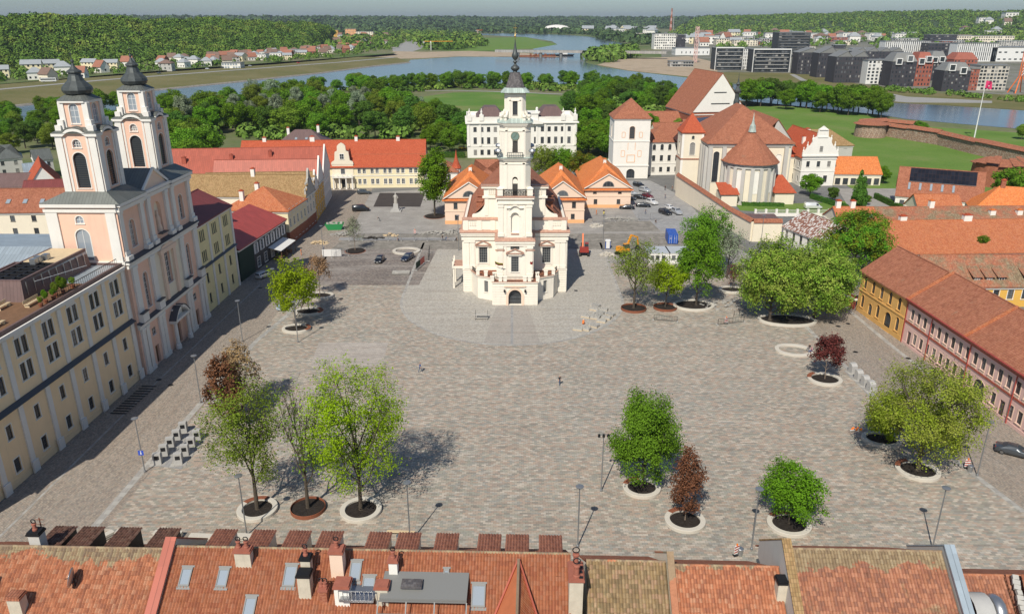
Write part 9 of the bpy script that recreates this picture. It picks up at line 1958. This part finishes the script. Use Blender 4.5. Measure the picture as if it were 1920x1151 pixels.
VP=[('white','roofgrey',10,8,5.5,3,'hip','white house with a grey hipped roof'),('cream','roofbrown',9,8,5,4,'gable','cream house with a steep brown roof'),('white','roofred',9,7,4.5,4,'gable','white house with a red gabled roof'),('grey','roofbrown',11,9,6,2.5,'hip','grey house with a brown hipped roof'),('yellow3','roofgrey',12,8,6,2.5,'gable','yellow house with a grey gabled roof'),('white','roofgrey',13,9,6.5,0,'flat','white flat roofed villa'),('brick','roofred',9,8,6,3.5,'gable','brick house with a red roof')]
VPR=[]
def houses(pts,where,seed,sc=(1,1.25),kinds=None):
    rg=random.Random(seed)
    for (x,y,z) in pts:
        k=rg.choice(kinds or (0,1,2,3,3,4,5,6,1,0)); 
        while len(VPR)<=k: VPR.append(None)
        if VPR[k] is None: r=vproto(k,*VP[k][:7]); VPR[k]=(r,cache_kids(r))
        else: r=dup(VPR[k][0],None,VPR[k][1])
        r.location=(x,y,z); r.rotation_euler=(0,0,rg.uniform(-.6,.6)); s=rg.uniform(*sc); r.scale=(s,s,s); r['label']=VP[k][7]+' '+where; r['group']=VP[k][7]+'s '+where
rg=random.Random(50)
P=[tuple(G(*p).xy) for p in ((270,135),(330,118),(460,111),(560,100),(640,98),(700,92),(640,108),(480,122),(300,142))]; houses([(x,y,3) for x,y in scatter(P,72,rg,13)],'in the village below the wooded hill',51)
P=[tuple(G(*p).xy) for p in ((0,165),(0,145),(180,132),(260,128),(260,142),(0,168))]; houses([(x,y,3) for x,y in scatter(P,11,rg,22)],'by the river road near the coach',52,(1.2,1.5),(0,1,2,4))
P=[tuple(G(*p).xy) for p in ((600,95),(620,72),(720,62),(740,80),(700,90))]; houses([(x,y,0) for x,y in scatter(P,34,rg,24)],'in the valley beside the hill end',53,(1.1,1.7))
houses([tuple(p) for p in onrows(rowsR,48,rg,1.2,6.5,.45,.98)],'scattered over the green north hillside',54,(2.0,3.4),(0,0,3,5,1,5)); P=[tuple(G(*p).xy) for p in ((1260,88),(1300,68),(1700,62),(1700,74),(1480,88),(1300,92))]; houses([(x,y,0) for x,y in scatter(P,70,rg,26)],'in the far flat part of the city',55,(1.5,2.8),(5,0,3,2,4))
P=[tuple(G(*p).xy) for p in ((1090,62),(1240,60),(1240,66),(1100,67))]; houses([(x,y,0) for x,y in scatter(P,16,rg,60)],'on the far shore beyond the bridge',56,(2.2,3.6),(5,0,4))
# roofs behind the church at the left
for n_,l_,a,b_,z,dp,kd,ri,wm,rm in (('red_roof_range','long range with dull red roof and skylights left of the nearer bell tower',(-40,396),(120,394),13,12,'gable',4,'cream','tilebr'),('brown_roof_house','long brown roofed house behind the nave',(40,366),(122,362),10,10,'gable',3,'white','mdred'),('white_gabled_house','white gabled house with a red roof left of the bell towers',(52,352),(116,346),8,20,'gabley',6,'white','tiler'),('pink_house','faded pink house with a brown roof at the left edge behind the church',(-30,350),(50,348),7,10,'gable',3,'pinkl','mbrown'),('yellow_house','small yellow house with grey metal roof at the left edge',(48,330),(92,326),8,12,'gable',3,'yellow2','mgrey'),('grey_roof_house','dark grey roofed house beyond the trees at the far left',(-10,298),(40,294),7,12,'hip',4,'grey','mdark'),('slate_house','slate roofed grey house just left of the nearer bell tower',(64,300),(98,297),7,10,'gable',3,'grey','mdark'),('orange_roof_house','orange roofed house seen between the two bell towers',(206,345),(262,338),9,12,'gable',6,'cream','tile'),('metal_roof_shed','long low metal roofed shed between the bell towers',(204,296),(246,292),5,12,'gable',2,'grey','mbrown')):
    bld(n_,l_,G(*a,z),G(*b_,z),dp,z,kd,ri,wm,rm,lambda W,D:dict(f=rowops(W,max(2,int(W/4)),z-2.6,1.1,1.4)+rowops(W,max(2,int(W/4)),z-5.6,1.1,1.4)),'dark',sky=((.3,.2,1,1.4),(.5,.2,1,1.4),(.7,.2,1,1.4)) if n_=='red_roof_range' else ())
bld('brick_shed','low brick ruin and sheds beside the park at the end of the left row',(-84,226),(-66,226),10,4,'gable',2.5,'brick','tilebr')
# small roofs at the right
bld('orange_roof_cottage','low cottage with orange roof below the solar panel house',(116,214),(128,213),11,3.5,'gable',4,'cream','tile',None)
bld('garden_shed','long low shed with a red roof in front of the castle bastion',(150,232),(172,230),8,3,'gable',2.5,'brick','tiler',None)
bld('far_monastery_wing','long red tiled wing with a row of white dormers behind the apse church roofs',(60,322),(84,326),12,9,'gable',5,'cream','tilebr',None)

rg=random.Random(8)
for t in [o for o in COL.objects if o.name.startswith('apartment_building') and ('house block' in o.get('label','') or 'townhouse' in o['label'])]:
    w=next(c for c in t.children if c.name.startswith('wall')); bb=w.bound_box; W=bb[6][0]; h=bb[6][2]
    for f in (.25,.68):
        d=link('boxed_dormer',None,t,(W*f,-.8,h-2.2+rg.uniform(-1,2))); mb=MB(); s=2.6
        for a in ((-s,-s,0,0.7),(-s,s-.7,0,s),): pass
        mb.box(-s,-.6,0,s,3,.6); mb.box(-s,-.6,4.6,s,3,5.2); mb.box(-s,-.6,.6,-s+.6,3,4.6); mb.box(s-.6,-.6,.6,s,3,4.6); mb.build('box_frame',M['frame'],d); mb=MB(); mb.box(-s+.6,0,.6,s-.6,.1,4.6); mb.build('glass',M['glass'],d)

hg=leafm('clipped_hedge_leaves',(.06,.13,.025),.35,.2)
def hedge(a,b,w,h,label):
    a=G(*a);b=G(*b); L=(b-a).length; t=thing('hedge',label,'hedge',(a.x,a.y,0),math.atan2(b.y-a.y,b.x-a.x)); rng=np.random.default_rng(int(a.x*7)%997); n=int(L*w*60); P=rng.uniform(0,1,(n,3)); f=rng.integers(0,3,n); P[f==0,2]=1; P[f==1,1]=0; P[f==2,1]=1; N=np.zeros((n,3)); N[f==0,2]=1; N[f==1,1]=-1; N[f==2,1]=1; P=(P-[0,.5,0])*[L,w,h]+rng.normal(0,.06,(n,3)); link('foliage',quadmesh('foliage',leafquads(P,N,.16*rng.uniform(.6,1.3,n),rng),hg),t); mb=MB(); mb.box(.1,-w*.42,0,L-.1,w*.42,h*.93); mb.build('twigs',M['lf_dark'],t)
hedge((1520,372),(1600,398),1.2,1.6,'clipped hedge running beside the conifer in the monastery garden'); hedge((1390,386),(1470,388),1.0,1.2,'low hedge at the foot of the white garden wall'); hedge((1640,372),(1690,396),1.2,1.8,'clipped hedge at the right side of the monastery garden'); hedge((826,295),(872,296),2.0,2.2,'tall clipped hedge in front of the yellow car')
# ---------------------------------------------------------------- pieces that stand apart become parts of their own
def split_pieces(o):
    me=o.data; n=len(me.vertices); par=list(range(n))
    def fd(a):
        while par[a]!=a: par[a]=par[par[a]]; a=par[a]
        return a
    key={}
    for v in me.vertices:
        k=tuple(round(c,3) for c in v.co)
        if k in key: par[fd(v.index)]=fd(key[k])
        else: key[k]=v.index
    for p in me.polygons:
        a=fd(p.vertices[0])
        for b in p.vertices[1:]: par[fd(b)]=a
    isl={}
    for p in me.polygons: isl.setdefault(fd(p.vertices[0]),[]).append(p.index)
    B=[]
    for k,ps in isl.items():
        vs=[me.vertices[i].co for q in ps for i in me.polygons[q].vertices]; B.append([[min(c[a] for c in vs)-.02 for a in range(3)],[max(c[a] for c in vs)+.02 for a in range(3)],list(ps)])
    ch=True
    while ch and len(B)>1:
        ch=False; i=0
        while i<len(B):
            j=i+1
            while j<len(B):
                if all(B[i][0][a]<=B[j][1][a] and B[j][0][a]<=B[i][1][a] for a in range(3)):
                    B[i][0]=[min(B[i][0][a],B[j][0][a]) for a in range(3)]; B[i][1]=[max(B[i][1][a],B[j][1][a]) for a in range(3)]; B[i][2]+=B[j][2]; B.pop(j); ch=True
                else: j+=1
            i+=1
    if not 1<len(B)<=40: return
    nm=o.name.split('.')[0]; nm={'pilasters':'pilaster','shutters':'shutter','piers':'pier','buttresses':'buttress','parting_tiles':'parting_tile_row','copper_skirts':'copper_skirt','attic':'attic_piece','sill_panels':'sill_panel'}.get(nm,nm)
    for b in B:
        f=[];v=[];mi=[];sm=[]
        for q in b[2]:
            p=me.polygons[q]; s=len(v); v+=[tuple(me.vertices[i].co) for i in p.vertices]; f.append(tuple(range(s,len(v)))); mi.append(p.material_index); sm.append(p.use_smooth)
        m2=mesh_of(v,f,nm,list(me.materials),mi,sm if any(sm) else False); c=link(nm,m2,o.parent,o.location.copy()); c.rotation_euler=o.rotation_euler; c.scale=o.scale
    bpy.data.objects.remove(o)
_N={'pier','piers','urn','parting_tiles','tower_tiles','copper_skirts','pilasters','window_surround','gable','gable_tiles','stage_cornices','shutters','attic','buttresses','sill_panels','niche_frames','pedestals','loudspeaker_cluster','gable_ties','portal_frame','base_courses','corner_strips','nave_pilasters','blind_panel','balcony_slab','roof_break','gutter','pediment_cornice','gutter_and_pipes','terrace_furniture','vent_boxes','mounting_rail','slabs','lamp_body','string_course','flashing'}
for o in [o for o in bpy.data.objects if o.type=='MESH' and o.parent and o.name.split('.')[0] in _N and len(o.data.polygons)<1500]: split_pieces(o)
# ---------------------------------------------------------------- haze
m=bpy.data.materials.new('haze_air'); m.use_nodes=True; t=m.node_tree; t.nodes.clear(); o=t.nodes.new('ShaderNodeOutputMaterial'); pv=t.nodes.new('ShaderNodeVolumePrincipled')
pv.inputs['Color'].default_value=(.86,.93,1,1); pv.inputs['Density'].default_value=.00006; pv.inputs['Anisotropy'].default_value=.3; t.links.new(pv.outputs[0],o.inputs['Volume'])
mb=MB(); mb.box(-9500,-80,-1.5,9500,16500,135); hz=mb.build('haze',m); hz['kind']='stuff'; hz['label']='thin bluish haze in the air over the valley'
